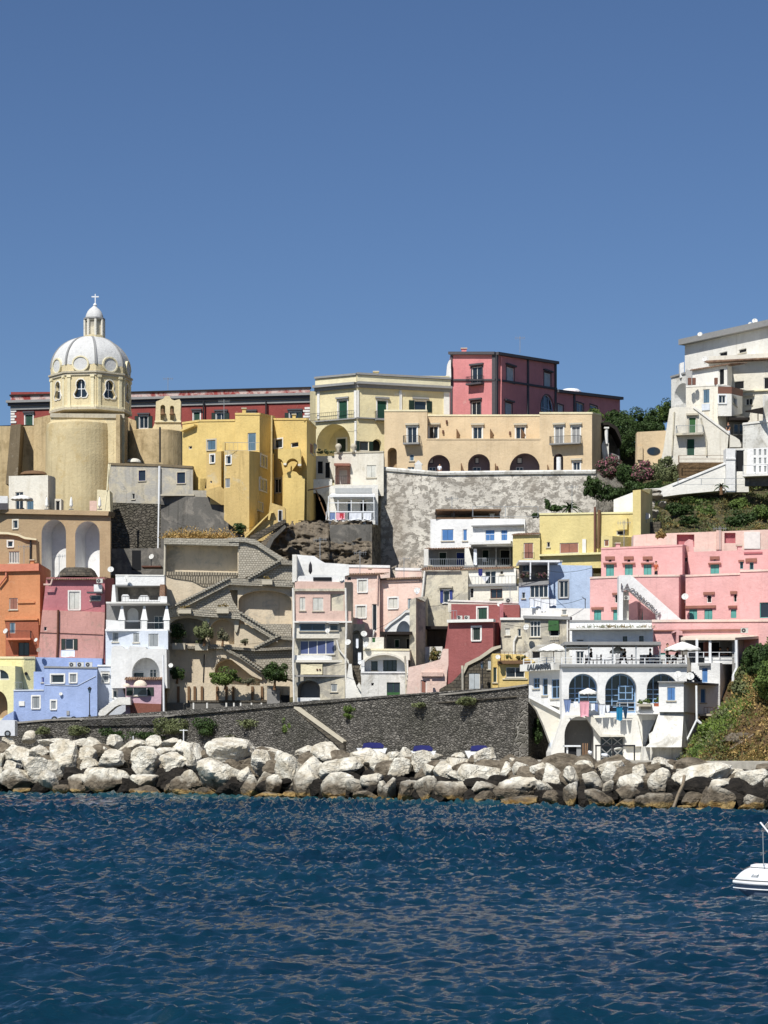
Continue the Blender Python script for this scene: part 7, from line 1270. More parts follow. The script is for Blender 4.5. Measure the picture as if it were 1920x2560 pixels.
# roof terrace: rails, canopies
b.rail(S(196.9), 1404, 1644, 1716, 1661, 'paint_white', 1.6, mid=1, r=.035); b.rail(gw, 1327, 1645, 1404, 1660, 'paint_white', 1.1, o=.8, mid=1, r=.035)
b.part('pergola_roof').pbar(S(197.5), 1410, 1605, 1650, 1613, -4, .6, 'trim_grey'); b.part('pergola_roof').pbar(S(198), 1416, 1618, 1475, 1621, -3, .6, 'canvas')
for x in (1414, 1472, 1532, 1590, 1650): b.part('post').pbar(S(197.2), x-1.3, 1612, x+1.3, 1661, -.06, .06, 'zinc')
b.part('parapet').pbar(S(201.5), 1600, 1637, 1716, 1661, -.2, 0, 'white')
b.part('veranda_roof').add([W(1702, 1594, 203.5), W(1838, 1594, 202), W(1900, 1590, 209), W(1845, 1583, 211), W(1712, 1590, 210), W(1702, 1600, 203.5), W(1838, 1600, 202), W(1900, 1597, 209)], [(0,1,2,3,4),(0,5,6,1),(1,6,7,2)], 'canvas_cream')
b.block([(1702, 209, 1598, 1680), (1850, 208, 1598, 1680)], 'grey_render', 1, [w(1740,1604,1800,1640,'d',sill=False)], name='veranda_back'); b.prism(b.part('veranda_front'), S(203.2), [(1762, 1660), (1762, 1644), (1838, 1644), (1838, 1660)], .3, 'white')
for x in (1742, 1775, 1839): b.part('post').pbar(S(203), x-3, 1599, x+3, 1658, -.1, .12, 'paint_white')
b.rail(S(203), 1720, 1630, 1837, 1644, 'paint_white', 1.3, mid=0, r=.03); b.prism(b.part('side_wall'), Seg(1839, 203, 1884, 216), [(1839, 1790), (1839, 1602), (1884, 1598), (1884, 1790)], .3, 'shade_grey'); b.part('red_box').pbar(S(207), 1758, 1606, 1772, 1640, 0, 1, 'brown_red'); b.done()
text('lettering', 'cut out dark letters LA LAMPARA on the sign band of the restaurant wing', 'LA LAMPARA', 1339, 1676, 199.7, 14.5, 0, 'letter_dark', .05, .2, sp=.78, g=gw, off=.95)
umbrella(1384, 1608, 1660, 199.5, 84, 1623, 'wide white parasol left on the restaurant terrace corner'); umbrella(1706, 1604, 1660, 198.5, 100, 1622, 'widest white parasol at the right of the restaurant roof terrace'); umbrella(1545, 1615, 1661, 200, 46, 1628, 'low white parasol under the terrace pergola'); umbrella(1470, 1720, 1775, 196, 50, 1730, 'small white parasol in front of the left blue arch')
dish(1695, 1687, 196, 11, 'left of two big white dishes on the annex roof'); dish(1725, 1691, 196, 12, 'right of two big white dishes on the annex roof')
for i, x in enumerate((1483, 1512, 1560, 1600, 1630, 1655, 1690)):
    b = B('table', f'dark table with chairs behind the terrace rail, {ordinal(i+1)} from the left', 'table', 'restaurant tables on the roof terrace'); b.part('top').box(W(x, 1650, 199), (1.3, .8, .05), 'cloth_white' if i % 3 == 1 else 'wood'); b.part('leg').tube(W(x, 1661, 199), W(x, 1650, 199), .05, 'iron'); b.done()
    chair(x-14, 1662, 199.2, f'dark chair at the left side of the {ordinal(i+1)} terrace table', 1.4, 'wood'); chair(x+14, 1662, 199, f'dark chair at the right side of the {ordinal(i+1)} terrace table', -1.4, 'wood')
# laundry
single('clothesline', 'thin washing line strung below the restaurant arches', 'washing line', MB().path([W(1408, 1748, 195.2), W(1440, 1757, 195.2), W(1500, 1762, 195.2), W(1572, 1765, 195.2)], .02, 'zinc'))
for x0, y0, x1, y1, m_, tp, lb in ((1409,1748,1428,1780,'cloth_blue',.5,'blue patterned cloth at the left end of the long washing line'), (1434,1753,1445,1768,'cloth_white',0,'small white cloth third of the way left of the pink towel'), (1449,1752,1473,1791,'cloth_pink',.15,'long pink towel on the washing line under the left arch'), (1477,1758,1487,1775,'cloth_white',0,'white cloth just right of the pink towel'), (1487,1758,1495,1778,'cloth_blue',0,'narrow pale blue cloth on the washing line'), (1496,1760,1514,1790,'cloth_white',.3,'white shirt hanging in the middle of the washing line'), (1515,1762,1524,1780,'cloth_white',.2,'narrow white cloth right of the white shirt'), (1526,1765,1532,1778,'shirt_dark',0,'short black sock pair on the washing line'), (1541,1767,1556,1801,'cloth_teal',0,'teal towel hanging on the restaurant washing line'), (1557,1767,1570,1797,'cloth_navy',.7,'dark teal trousers right of the teal towel')): cloth('cloth', lb, x0, y0, x1, y1, 195.15, m_, tp)
planter(1610, 1763, 195.2, 34, 6, 'stone_trim', 'flower trough on the small white balcony below the third arch'); planter(1645, 1762, 195.6, 18, 8, 'terracotta', 'dark plant pot at the right end of the small white balcony')
b = B('work_frame', 'black metal frame standing in front of the restaurant gate', 'frame'); fr = b.part('frame'); ff = S(188)
for x in (1490, 1533, 1586): fr.pbar(ff, x-1.5, 1864, x+1.5, 1912, -.08, .08, 'iron')
fr.pbar(ff, 1488, 1862, 1588, 1866, -.08, .081, 'iron'); b.done()
for x, y, w_, h_, m_, lb in ((1511, 1888, 18, 14, 'cloth_white', 'white sack left behind the black metal frame'), (1564, 1900, 30, 12, 'cloth_white', 'white sack right behind the black metal frame'), (1474, 1882, 12, 14, 'cloth_white', 'white bag in the shaded lower arch'), (1545, 1872, 28, 7, 'curtain', 'pale tarpaulin over the frame centre')):
    c_ = W(x, y, 189.5); mb = rock_mesh(c_, (w_*189.5/F/2, .5, h_*189.5/F/2), int(x), 2); mb.mats = [m_]; single('sack', lb, 'sack', mb, smooth=True)
b = B('shed', 'small open dark shed with white roof left of the black frame', 'shed'); g = S(190); b.prism(b.part('body'), g, [(1419, 1912), (1419, 1866), (1446, 1866), (1452, 1912)], 1.5, 'dark'); b.part('roof').pbar(g, 1411, 1863, 1451, 1867, -1.7, .3, 'paint_white'); b.part('side').pbar(g, 1441, 1868, 1452, 1912, 0, .15, 'trim_grey').pbar(g, 1416, 1868, 1420, 1912, 0, .1, 'white'); b.done()
for i, x in enumerate((1456, 1461, 1465)): single('plank', ('left', 'middle', 'right')[i]+' plank leaning in the lower arch beside the dark shed', 'plank', MB().box8([W(x, 1900, 191), W(x+3, 1900, 191), W(x+3+i, 1858, 192.5), W(x+i, 1858, 192.5), W(x, 1900, 191.1), W(x+3, 1900, 191.1), W(x+3+i, 1858, 192.6), W(x+i, 1858, 192.6)], 'wood_old'))
# ================================================================ sea wall
b = B('sea_wall', 'long dark lava stone sea wall with ivy and sloping top', 'wall')
pts = [(-300, 1822), (20, 1809), (120, 1800), (200, 1797), (207, 1800), (400, 1789), (404, 1792), (480, 1783), (640, 1774), (765, 1768), (960, 1750), (1120, 1735), (1250, 1722), (1321, 1712)]
ch = [(x, Ysw(x), y, 1960) for x, y in pts]; sgs = b.block(ch, 'lava_rubble', 5)
cp = b.part('coping')
for (xa, ya), (xb_, yb) in zip(pts, pts[1:]): cp.poly(Seg(xa, Ysw(xa), xb_, Ysw(xb_)), [(xa, ya-2), (xb_, yb-2), (xb_, yb+2.2), (xa, ya+2.2)], -.6, .18, 'grey_render')
b.part('parapet_band').poly(Seg(960, Ysw(960), 1320, Ysw(1320)), [(960, 1766), (1320, 1737), (1320, 1740), (960, 1769)], -.1, .12, 'masonry')
b.block([(205, Ysw(205)-.3, 1799, 1815), (410, Ysw(410)-.3, 1790, 1812)], 'lava_blocks', .3, name='block_band')
rp = b.part('stair_parapet'); gs_ = Seg(760, Ysw(760)-.1, 890, Ysw(890)-.1)
rp.poly(gs_, [(765, 1768), (775, 1770), (885, 1854), (885, 1885), (872, 1885), (872, 1866), (762, 1776)], -.5, 1.5, 'masonry'); b.part('stair_coping').poly(gs_, [(763, 1767), (775, 1768), (886, 1853), (884, 1858), (762, 1771)], -.5, 1.6, 'stone_trim'); b.part('stair_flank').poly(gs_, [(770, 1950), (770, 1776), (874, 1860), (874, 1950)], -.5, 1.3, 'lava_rubble')
b.prism(b.part('corner_quoins'), S(204.6), [(1282, 1900), (1290, 1810), (1298, 1745), (1320, 1738), (1321, 1900)], .3, 'corner_stone')
b.prism(b.part('return_wall'), Seg(1320, 205, 1376, 214), [(1320, 1930), (1320, 1740), (1328, 1755), (1345, 1795), (1362, 1840), (1374, 1870), (1376, 1930)], 1.0, 'lava_rubble'); b.done()
for i, (x, y, rx, ry, m_, lb, n) in enumerate(((108, 1828, 22, 12, 'leaf_olive', 'dull green creeper on the sea wall below the blue house corner', 800), (190, 1828, 40, 18, 'leaf_olive', 'green creeper hanging on the sea wall below the blue house', 1000), (275, 1832, 34, 14, 'leaf_dark', 'small dark creeper on the sea wall below the white stair', 500), (430, 1818, 52, 26, 'leaf_olive', 'wide ivy patch on the sea wall below the loggia house', 3000), (525, 1822, 44, 30, 'leaf_dark', 'dark ivy mass on the sea wall below the brown posts', 1800), (370, 1842, 60, 18, 'leaf_dark', 'low dark undergrowth at the foot of the sea wall left', 900), (630, 1806, 40, 26, 'leaf_olive', 'thin creeper below the lower terrace tree on the sea wall', 700),
    (724, 1812, 22, 34, 'leaf_green', 'bright green creeper hanging left of the diagonal sea wall stair', 2000), (790, 1835, 12, 16, 'leaf_dark', 'small dark creeper under the diagonal stair', 500), (880, 1785, 36, 22, 'leaf_green', 'ivy patch on the wall right of the diagonal stair top', 1800), (1050, 1764, 20, 9, 'leaf_olive', 'small creeper on the long rubble wall left of the big ivy', 350), (1160, 1756, 30, 14, 'leaf_olive', 'ivy clump on the sea wall under the grey ruin', 1300), (1345, 1835, 12, 40, 'leaf_dark', 'tall dark creeper climbing the shaded return wall by the restaurant', 1600), (575, 1845, 26, 10, 'leaf_grey', 'grey green weeds low on the sea wall centre left', 400))):
    Y = (Ysw(x)-.9) if x < 1330 else 207; bush(x, y, Y, rx, ry, m_, lb, 'ivy', 'ivy', n=int(n*1.6), size=.11, lumps=18, ryd=1.0, trunk=False)
for x, y, lb in ((806, 1854, 'small white number sign on the sea wall near the diagonal stair'), (262, 1836, 'small white sign on the sea wall left of centre')):
    b = B('sign', lb, 'sign'); g = S(Ysw(x)-.9); b.part('board').pbar(g, x-5, y-4, x+5, y+4, -.03, .03, 'paint_white'); b.part('mark').pbar(g, x-1.5, y-2.5, x+1.5, y+2, .03, .04, 'letter_dark'); b.done()
for x0, x1, y0, lb in ((1032, 1082, 1863, 'left dark blue boat cover showing above the boulders'), (1176, 1222, 1863, 'right dark blue boat cover showing above the boulders'), (905, 960, 1856, 'dark blue cover behind the boulders near the diagonal stair')):
    b = B('boat_cover', lb, 'boat'); g = S(196); n = 10; b.part('cover').poly(g, [(x0, y0+16), (x0+4, y0+2), (x0+20, y0), (x1-8, y0+1), (x1, y0+8), (x1-2, y0+16)], -1.6, 0, 'tarp_blue'); b.part('hull').poly(g, [(x0-14, y0+14), (x1+8, y0+14), (x1, y0+34), (x0-4, y0+34)], -1.5, 0, 'gelcoat'); b.done()
# sailboat mast cross and white poles on quay
for x, y0, y1, lb in ((459, 1823, 1866, 'thin white mast with crossbar standing behind the boulders'), (333, 1840, 1860, 'short white pole behind the boulders at left')):
    single('mast', lb, 'mast', MB().tube(W(x, y1, 222), W(x, y0, 222), .06, 'paint_white').tube(W(x-10, y0+3, 222), W(x+10, y0+3, 222), .04, 'paint_white') if x == 459 else MB().tube(W(x, y1, 222), W(x, y0, 222), .06, 'paint_white'))
# vehicles
def car(px, py, Y, lb, name, wpx, hpx, mat, van=False):
    b = B(name, lb, name.replace('_', ' ')); o = W(px, py, Y); L = wpx*Y/F; Hh = hpx*Y/F; bm = MB(); g = Seg2((o.x-L/2, Y), (o.x+L/2, Y)) if True else None
    if van: sh_ = [(0,.1),(L,.1),(L,.95*Hh),(L*.97,Hh),(L*.25,Hh),(L*.1,Hh*.62),(0,Hh*.5)]
    else: sh_ = [(0,.15),(L,.15),(L,Hh*.55),(L*.93,Hh*.62),(L*.8,Hh*.95),(L*.62,Hh),(L*.4,Hh),(L*.24,Hh*.66),(L*.03,Hh*.56)]
    bm.upoly(g, [(u, o.z+z) for u, z in sh_], -1.7, 0, mat); b.add('body', bm)
    b.part('window').upoly(g, [(u, o.z+z) for u, z in ([(L*.14,Hh*.6),(L*.4,Hh*.6),(L*.4,Hh*.9),(L*.26,Hh*.9)] if van else [(L*.27,Hh*.66),(L*.78,Hh*.66),(L*.73,Hh*.88),(L*.42,Hh*.9)])], 0, .02, 'glass')
    for u in (L*.2, L*.8):
        wb = b.part('wheel'); p = g.w(u, o.z+.32, .04); wb.tube((p.x, p.y, p.z), (p.x, p.y+.22, p.z), .32, 'iron', n=16); b.part('rim', None, len(b.nodes)-1).tube((p.x, p.y-.02, p.z), (p.x, p.y, p.z), .18, 'zinc', n=12)
    b.done()
car(-8, 1842, 228, 'white van parked on the quay at the left edge', 'van', 90, 42, 'car_paint', True); car(337, 1800, 243.5, 'white car roof showing above the sea wall beside the lilac wall', 'car', 80, 18, 'car_paint'); car(503, 1790, 240, 'silver car roof showing above the sea wall below the white posts', 'car', 70, 18, 'zinc'); car(160, 1806, 240.2, 'white car top showing above the wall below the blue house', 'car', 80, 14, 'car_paint')
# ================================================================ vegetation on the heights
for x, y, rx, ry, Y, m_, lb, n in ((1530, 1068, 48, 44, 300, 'leaf_dark', 'broad dark green bush left on the skyline behind the beige building', 4200), (1600, 1066, 52, 42, 302, 'leaf_dark', 'broad dark bush in the middle of the skyline hedge', 4600), (1668, 1036, 40, 30, 300, 'leaf_green', 'lighter bush at the right end of the skyline hedge by the white arch', 2600), (1560, 1120, 44, 44, 296, 'leaf_dark', 'dark bush lower in the hedge above the flat beige house', 3600), (1640, 1075, 40, 40, 298, 'leaf_dark', 'dark bush behind the flat beige house', 2800), (1560, 1052, 40, 24, 304, 'leaf_green', 'bright tipped bush at the top of the skyline hedge left of its middle', 2200), (1625, 1050, 34, 30, 301, 'leaf_dark', 'dark bush at the top of the skyline hedge right of its middle', 2400), (1570, 1090, 60, 40, 299, 'leaf_dark', 'wide dark bush filling the centre of the skyline hedge', 4200), (1688, 1030, 34, 40, 299, 'leaf_dark', 'small dark bush touching the white arched house end', 1200), (1490, 1040, 24, 20, 303, 'leaf_green', 'small bush rising behind the beige building roof right end', 1000),
    (1522, 1175, 34, 36, 270, 'leaf_pinkish', 'pink flowering oleander right of the porch', 3200), (1572, 1190, 36, 38, 268, 'leaf_dark', 'dark oleander between pink one and the oval window house', 3200), (1615, 1180, 34, 34, 266, 'leaf_pinkish', 'faded oleander below the oval window', 2800), (1668, 1180, 34, 36, 265, 'leaf_olive', 'dusty olive oleander left of the terraced bank', 2800), (1480, 1225, 28, 34, 266, 'leaf_dark', 'dark bush on the rock ledge left of the oleanders', 2000), (1530, 1235, 40, 28, 266, 'leaf_dark', 'shaded undergrowth bush beneath the oleanders', 2200), (1600, 1225, 46, 26, 265, 'leaf_dark', 'dark shaded bush above the white gable wall', 2400), (1640, 1215, 30, 14, 264, 'leaf_dark', 'small dark bush by the foot of the white ramp', 800),
    (1368, 1262, 8, 16, 262, 'leaf_dark', 'narrow dark cypress like shrub left of the small palm', 500), (1388, 1272, 15, 12, 262, 'leaf_dark', 'low dark shrub beside the small palm on the yellow roof line', 600), (1340, 1290, 12, 8, 260, 'leaf_dark', 'small shrub between the pergola and the yellow house', 300),
    (1745, 1255, 46, 20, 262, 'leaf_green', 'wide green bush just below the white ramp rail', 2200), (1700, 1275, 34, 20, 258, 'leaf_dark', 'dark bush on the scrub slope above the rear pink wall', 1600), (1850, 1260, 30, 22, 258, 'leaf_green', 'green bush on the scrub slope near the grey slots', 1500), (1850, 1300, 38, 22, 252, 'leaf_dark', 'dark bush low on the scrub slope at right', 1800), (1905, 1280, 24, 28, 254, 'leaf_green', 'green bush at the right edge of the scrub slope', 1400), (1720, 1302, 26, 16, 250, 'leaf_dark', 'small dark bush above the pink recess wall', 900), (1768, 1282, 30, 18, 255, 'leaf_green', 'rounded bush in the centre of the scrub slope', 1200),
    (1856, 1690, 22, 26, 189, 'leaf_olive', 'olive bush on the crest of the slope beside the white drain pipe', 1200), (1838, 1722, 18, 18, 189, 'leaf_brown', 'small brown bush below the drain pipe by the grey door', 700), (1880, 1650, 26, 40, 190, 'leaf_dark', 'dark bush leaning on the shaded side of the veranda', 2000), (1900, 1660, 36, 58, 190, 'leaf_dark', 'tall dark green tree at the right edge beside the restaurant veranda', 5200), (1925, 1720, 50, 60, 187, 'leaf_green', 'green tree lower at the right edge above the dry slope', 4200), (1860, 1720, 30, 26, 189, 'leaf_olive', 'olive green bush left of the edge trees', 1400), (1770, 1830, 26, 24, 184, 'leaf_bright', 'bright green bush below the white drain pipe fork', 1500), (1815, 1790, 30, 20, 186, 'leaf_olive', 'olive bush below the little deck', 1300), (1750, 1880, 30, 20, 181, 'leaf_green', 'low green bush at the foot of the slope beside the white wall', 1400), (1652, 1338, 14, 12, 231, 'leaf_dry', 'dry weeds hanging over the rear pink wall', 300)):
    if Y < 200: Y = hit(x, y+ry*.6, spur, 166, 235)-.6
    elif x > 1670 and y > 1240: Y = hit(x, y+ry*.5, up, 239, 300)-.6
    tr_ = 'tree' in lb.split(); ol = 'oleander' in lb.split(); nm = 'tree' if tr_ else ('oleander' if ol else 'bush')
    bush(x, y, Y, rx, ry, m_, lb, nm, nm, n=int(n*1.8), size=.125, lumps=30, trunk=tr_)
# small palm
def palm(px, py, Y, r, lb, nf=22):
    b = B('palm', lb, 'palm'); c = W(px, py, Y); b.part('trunk').tube(c+Vector((0, 0, -r*1.1)), c, .2, 'wood_old', .16, 10); rg = random.Random(px); fr = b.part('fronds')
    for i in range(nf):
        a = i*2.4; el = rg.uniform(-.3, 1.3); pr = None
        for j in range(9):
            t_ = j/8; p = c+Vector((math.cos(a)*math.cos(el)*r*t_, math.sin(a)*math.cos(el)*r*t_, r*(math.sin(el)*t_-.55*t_*t_)))
            if pr is not None:
                d = (p-pr).normalized(); s_ = d.cross(Vector((0, 0, 1))).normalized()*.22*(1.1-t_)*r/1.6
                for sg in (-1, 1): fr.add([pr, p, p+s_*sg+Vector((0, 0, -.1))+d*.12, pr+s_*sg+Vector((0, 0, -.1))], [(0, 1, 2, 3)], 'leaf_dark')
            pr = p
    b.done()
palm(1424, 1268, 262, 1.5, 'small dark palm behind the yellow house roof'); palm(1803, 1215, 257, .9, 'little agave like palm in front of the white ramp', 12)
yy = hit(1850, 1850, spur, 166, 230); mb = rock_mesh(W(1850, 1845, yy+.3), (1.9, .8, .35), 77, 4); mb.mats = ['tufa']; single('rock', 'flat grey slab of rock half buried in the lower dry slope', 'rock', mb)
b = B('timber', 'weathered beams lying across the dry slope at lower right', 'timber')
for q in ((1808, 1872, 1880, 1822), (1812, 1882, 1885, 1835), (1770, 1905, 1800, 1880)): b.part('beam').tube(W(q[0], q[1], hit(q[0], q[1], spur, 166, 230)-.1), W(q[2], q[3], hit(q[2], q[3], spur, 166, 230)-.1), .09, 'wood_grey', n=5)
b.done()
single('driftwood', 'long bent driftwood pole leaning on the boulders at right', 'driftwood', MB().path([W(1682, 2024, 152.6), W(1696, 1985, 153), W(1708, 1960, 153.4), W(1711, 1940, 154)], .11, 'wood_grey'))
# ================================================================ people
person(1099, 1196, 277.5, 1.75, 'person in a white shirt behind the parapet of the peeling wall', 'cloth_white', 'denim', 3.0)
person(1640, 1448, 223.5, 1.7, 'person with dark hair on the pink hotel terrace by the third teal door', 'terracotta', 'shirt_dark', 2.6)
person(1822, 1094, 267, 1.75, 'person in dark top and white shorts climbing the stair by the tapering house', 'shirt_dark', 'cloth_white', -.6, lean=.15)
for i, (x, sh_, lb) in enumerate(((1668, 'shirt_dark', 'standing person in dark clothes near the right of the roof terrace'), )): person(x, 1661, 198.6, 1.75, lb, sh_, 'shirt_dark', 1.2)
for i, (x, sh_) in enumerate(((1478, 'shirt_dark'), (1553, 'cloth_white'), (1562, 'shirt_dark'), (1625, 'cloth_navy'), (1693, 'shirt_dark'))): person(x, 1660, 199.4, 1.7, f'seated diner behind the roof terrace rail, {ordinal(i+1)} from the left', sh_, 'denim', (-1.3, 1.3)[i % 2], sit=True, arms=1)
for i, x in enumerate((1800, 1820)): person(x, 1656, 205.5, 1.7, ('left', 'right')[i]+' seated diner in the dark glazed veranda', 'shirt_dark', 'denim', 1.3*(1-2*i), sit=True, arms=1)
# ================================================================ boat at the right edge
b = B('motor_boat', 'white bowed motor boat with sun canopy entering at the right edge', 'boat'); Yb = 63; ang = math.radians(-24)
bo = W(1836, 2204, Yb); dx = Vector((math.cos(ang), math.sin(ang), 0)); dy = Vector((-math.sin(ang), math.cos(ang), 0)); wl = 0.
def station(t):        # half width, sheer, keel height along 5.4 m
    hw = .95*(1-(1-min(1, t*2.4))**2.7)+.02; return hw
LB = 5.4
def hull(prof, mat, name, label=None, cap=False):
    mb = MB(); n = 26; P = []; m = len(prof(0.5))
    for i in range(n+1):
        t = (i/n)**1.5; pr = prof(t)
        for u, z in pr: P.append(Vector((bo.x, bo.y, 0))+dx*(t*LB)+dy*u+Vector((0, 0, z)))
    mb.add(P, [(i*m+j, i*m+j+1, (i+1)*m+j+1, (i+1)*m+j) for i in range(n) for j in range(m-1)], mat); k = n*m
    mb.add([P[k+j] for j in range(m)], [tuple(range(m))], mat); b.add(name, mb, label=label, smooth=True)
ru = .42+.0
def low(t):
    hw = station(t); keel = .36-.62*min(1, t*6.5)**.75; return [(hw*s_*c_, keel+(ru-.02-keel)*h_) for s_, c_, h_ in ((-1,1,1),(-1,.93,.62),(-1,.72,.3),(-1,.3,.06),(0,0,0),(1,.3,.06),(1,.72,.3),(1,.93,.62),(1,1,1))]
def upp(t):
    hw = station(t); hh = .38*(1-(1-min(1, t*7))**2.6)+.02
    return [(hw*math.cos(a)*-1, ru+.05+hh*max(0, math.sin(a))**.75) for a in [math.pi*i/12 for i in range(13)]]
hull(low, 'hull_grey', 'hull'); hull(upp, 'gelcoat', 'deck')
rub = MB(); 
for k, (zz, rad, m_, ex) in enumerate(((ru, .05, 'gelcoat', 1.02), (ru+.075, .014, 'rubber', 1.0), (ru-.16, .018, 'gelcoat', .985))):
    mbb = MB()
    for sg in (-1, 1):
        nn, mm = 60, 8; V = []
        for i in range(nn+1):
            t = (i/nn)**1.5; c = Vector((bo.x, bo.y, zz))+dx*(t*LB-.03)+dy*(station(t)*ex*sg)
            V += [c+dy*(sg*rad*math.cos(6.283*q/mm))+Vector((0, 0, rad*math.sin(6.283*q/mm))) for q in range(mm)]
        mbb.add(V, [(i*mm+q, i*mm+(q+1)%mm, (i+1)*mm+(q+1)%mm, (i+1)*mm+q) for i in range(nn) for q in range(mm)], m_)
    b.add('rub_rail' if k == 0 else 'trim_line', mbb, smooth=True)
hp = Vector((bo.x, bo.y, 0)); b.add('hatch', MB().lathe((0, 0), [(0, .06), (.3, .05), (.36, .02), (.37, -.03)], 'gelcoat', 24), smooth=True); hm = b.nodes[-1][1]; hm.v = [(hp.x+dx.x*(1.15+v[0]*1.9)+dy.x*v[1]*1.2, hp.y+dx.y*(1.15+v[0]*1.9)+dy.y*v[1]*1.2, ru+.46+v[2]) for v in hm.v]
T = lambda a, c, z: hp+dx*a+dy*c+Vector((0, 0, z))
b.part('console').box(T(2.7, 0, 1.15), (.6, .9, .7), 'gelcoat', ang); b.part('windscreen').box(T(2.45, 0, 1.6), (.05, .85, .35), 'slate_glass', ang); b.part('seat').box(T(3.6, 0, 1.0), (.9, 1.2, .35), 'canvas', ang); b.part('engine').box(T(5.45, 0, .85), (.4, .45, .8), 'iron', ang)
cn = MB(); n_, m_ = 14, 8; PP = []
for zz in (0, -.05):
    for i in range(n_+1):
        for j in range(m_+1):
            s_, c_ = i/n_, j/m_*2-1; e_ = min(1, math.sin(math.pi*min(max(s_, 0), 1))**.35+.001) if 0 < s_ < 1 else .0; PP.append(T(.88+s_*2.6, c_*.85*max(.55, e_), 2.1+.13*e_-.1*c_*c_+zz-(.12 if i in (0, n_) else 0)))
k_ = (n_+1)*(m_+1); cn.add(PP, [(i*(m_+1)+j, i*(m_+1)+j+1, (i+1)*(m_+1)+j+1, (i+1)*(m_+1)+j) for i in range(n_) for j in range(m_)]+[(k_+i*(m_+1)+j, k_+(i+1)*(m_+1)+j, k_+(i+1)*(m_+1)+j+1, k_+i*(m_+1)+j+1) for i in range(n_) for j in range(m_)], 'canvas'); b.add('canopy', cn, smooth=True)
for sg in (-1, 1): q = b.part('canopy_pole'); q.tube(T(.86, .5*sg, 2.08), T(2.0, .85*sg, .85), .025, 'paint_white').tube(T(3.4, .5*sg, 2.08), T(2.0, .85*sg, .85), .025, 'paint_white'); b.part('strap').tube(T(.9, .4*sg, 2.05), T(.95, .5*sg, .88), .012, 'zinc')
mk = MB()          # small illegible grey mark on the bow
for i, hh in enumerate((.05, .09, .05, .06, .05, .07, .09)):
    q = T(.62+i*.035, -station((.62+i*.035)/LB)*.99-.004, ru+.17); mk.box8([q, q+dx*.022, q+dx*.04+Vector((0,0,hh)), q+dx*.018+Vector((0,0,hh)), q+dy*.02, q+dx*.022+dy*.02, q+dx*.04+dy*.02+Vector((0,0,hh)), q+dx*.018+dy*.02+Vector((0,0,hh))], 'zinc')
b.nodes.append(('bow_mark', mk, None, None, False)); b.done()
for o in list(bpy.data.objects):          # the one weathered brown dish
    if o.get('label', '').startswith('grey brown dish'):
        for c in o.children:
            if c.name.startswith('reflector'): c.data = c.data.copy(); c.data.materials[0] = MATS['patchwork']
# ================================================================ roof clutter, cables
def antenna(px, py, Y, h, lb):
    b = B('antenna', lb, 'antenna', 'television antennas on the roofs'); o = W(px, py, Y); b.part('mast').tube(o, o+Vector((0, 0, h)), .035, 'zinc', n=5)
    r = b.part('array'); r.tube(o+Vector((-.7, 0, h*.9)), o+Vector((.7, .2, h*.93)), .022, 'zinc', n=4)
    for i in range(6): q = o+Vector((-.6+i*.24, .03*i, h*.9+.004*i)); r.tube(q+Vector((0, -.3, 0)), q+Vector((0, .3, 0)), .016, 'zinc', n=4); r.tube(q+Vector((0, 0, -.22)), q+Vector((0, 0, .22)), .016, 'zinc', n=4)
    b.done()
for px, py, Y, h, lb in ((148, 1444, 252, 2.6, 'antenna on the tiled roof of the crimson pink house'), (60, 1411, 257, 2.2, 'antenna on the orange house roof'), (800, 1411, 235, 2.8, 'antenna above the white roof terrace of the tower house'), (900, 1433, 243, 2.4, 'antenna on the left bay of the light pink house'), (1010, 1444, 243, 2.2, 'antenna on the right bay of the light pink house'), (1130, 1296, 252, 2.4, 'antenna on the white house roof beside the pergola'), (1430, 1282, 245, 3.0, 'antenna on the lemon yellow house roof'), (1560, 1366, 229, 2.6, 'antenna on the left roof of the pink hotel'), (1800, 1376, 229, 2.4, 'antenna on the right roof of the pink hotel'), (1275, 1512, 229, 2.0, 'antenna above the brick red house'), (560, 1048, 278, 2.4, 'antenna on the left roof of the yellow house'), (1000, 1025, 289, 2.2, 'antenna on the beige building corner block'), (1300, 882, 306, 2.2, 'antenna on the coral palace roof'), (420, 979, 322, 2.0, 'antenna on the long red palace roof')): antenna(px, py, Y, h, lb)
def chimney(px, py, Y, w_, h_, mat, lb):
    b = B('chimney', lb, 'chimney', 'small roof chimneys'); g = S(Y); b.prism(b.part('stack'), g, [(px-w_/2, py+3), (px-w_/2, py-h_), (px+w_/2, py-h_), (px+w_/2, py+3)], .7, mat); b.part('cap').pbar(g, px-w_/2-2, py-h_-2.5, px+w_/2+2, py-h_, -.8, .12, 'stone_trim'); b.done()
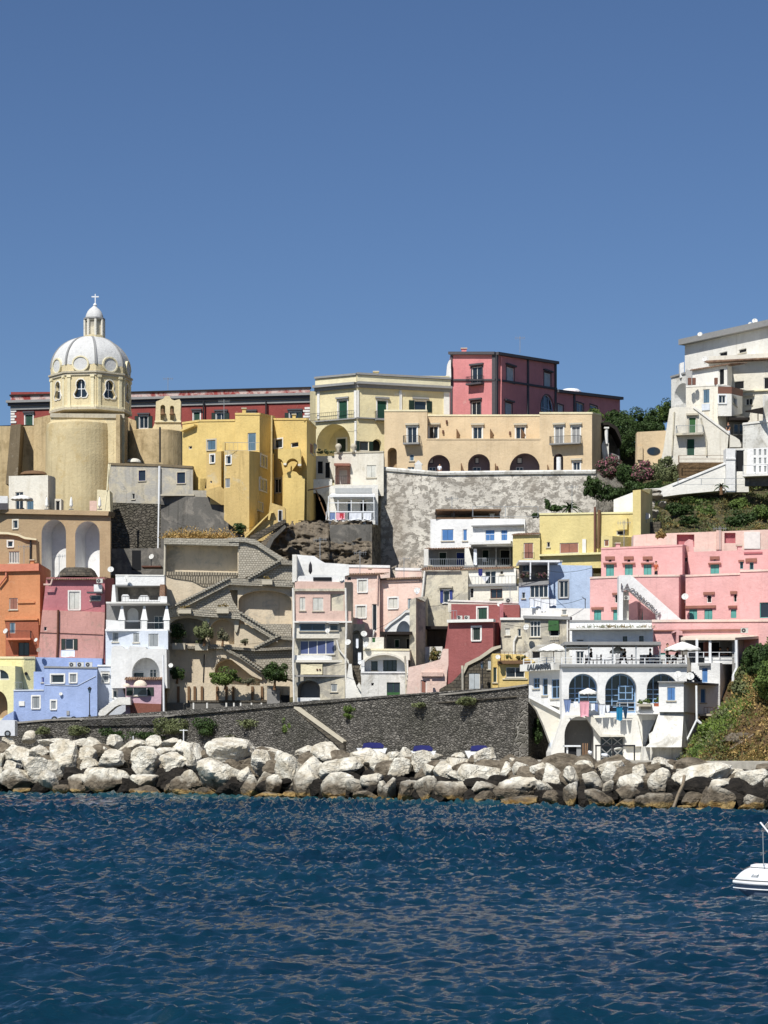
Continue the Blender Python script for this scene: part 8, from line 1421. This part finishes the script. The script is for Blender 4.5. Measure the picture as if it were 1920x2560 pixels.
for px, py, Y, w_, h_, m_, lb in ((610, 1033, 276, 9, 11, 'yellow', 'yellow chimney on the highest yellow tower'), (735, 1046, 279, 8, 9, 'yellow', 'yellow chimney on the right yellow tower'), (925, 1433, 243, 9, 12, 'pink_light', 'pink chimney on the light pink house'), (1230, 1296, 252, 10, 10, 'white', 'white chimney on the white house roof'), (1545, 1368, 231, 10, 9, 'pink', 'pink chimney on the hotel left roof'), (1400, 1412, 237, 9, 8, 'pale_blue', 'pale blue chimney on the pale blue house'), (1075, 1426, 241, 9, 10, 'old_cream', 'cream chimney on the house with navy shutters'), (1160, 881, 310, 12, 9, 'coral', 'coral chimney on the coral palace'), (940, 938, 300, 12, 8, 'cream', 'cream chimney on the cream palace'), (1850, 1374, 229, 10, 9, 'pink', 'pink chimney on the hotel right roof'), (80, 1411, 259, 9, 10, 'orange', 'orange chimney on the orange house')): chimney(px, py, Y, w_, h_, m_, lb)
def cable(p, q, sag, lb, r=.018):
    a, c = W(*p), W(*q); mb = MB(); pts = [a.lerp(c, i/12)+Vector((0, 0, -sag*math.sin(math.pi*i/12))) for i in range(13)]; mb.path(pts, r, 'iron'); single('cable', lb, 'cable', mb)
for i, (p, q, s_, lb) in enumerate((((98, 1530, 253), (255, 1512, 250), .5, 'cable sagging across the crimson pink house'), ((880, 1585, 232), (1045, 1500, 230), .8, 'cable strung across the light pink house front'), ((1070, 1516, 232), (1150, 1484, 232), .4, 'cable beside the navy blue shutters'), ((1335, 1500, 224), (1460, 1496, 224), .5, 'washing cable across the pale blue house'), ((1260, 1560, 219), (1425, 1552, 218), .5, 'cable over the worn cream house'), ((420, 1300, 268), (640, 1316, 266), 1.0, 'long cable in front of the dark masonry wall'), ((735, 1655, 229), (905, 1650, 226), .5, 'cable crossing the alley by the tower house'), ((1480, 1420, 225), (1300, 1400, 234), .8, 'cable from the hotel to the pale blue veranda'), ((810, 1052, 295), (890, 1056, 292), .3, 'cable under the floor band of the cream palace'))): cable(p, q, s_, lb)
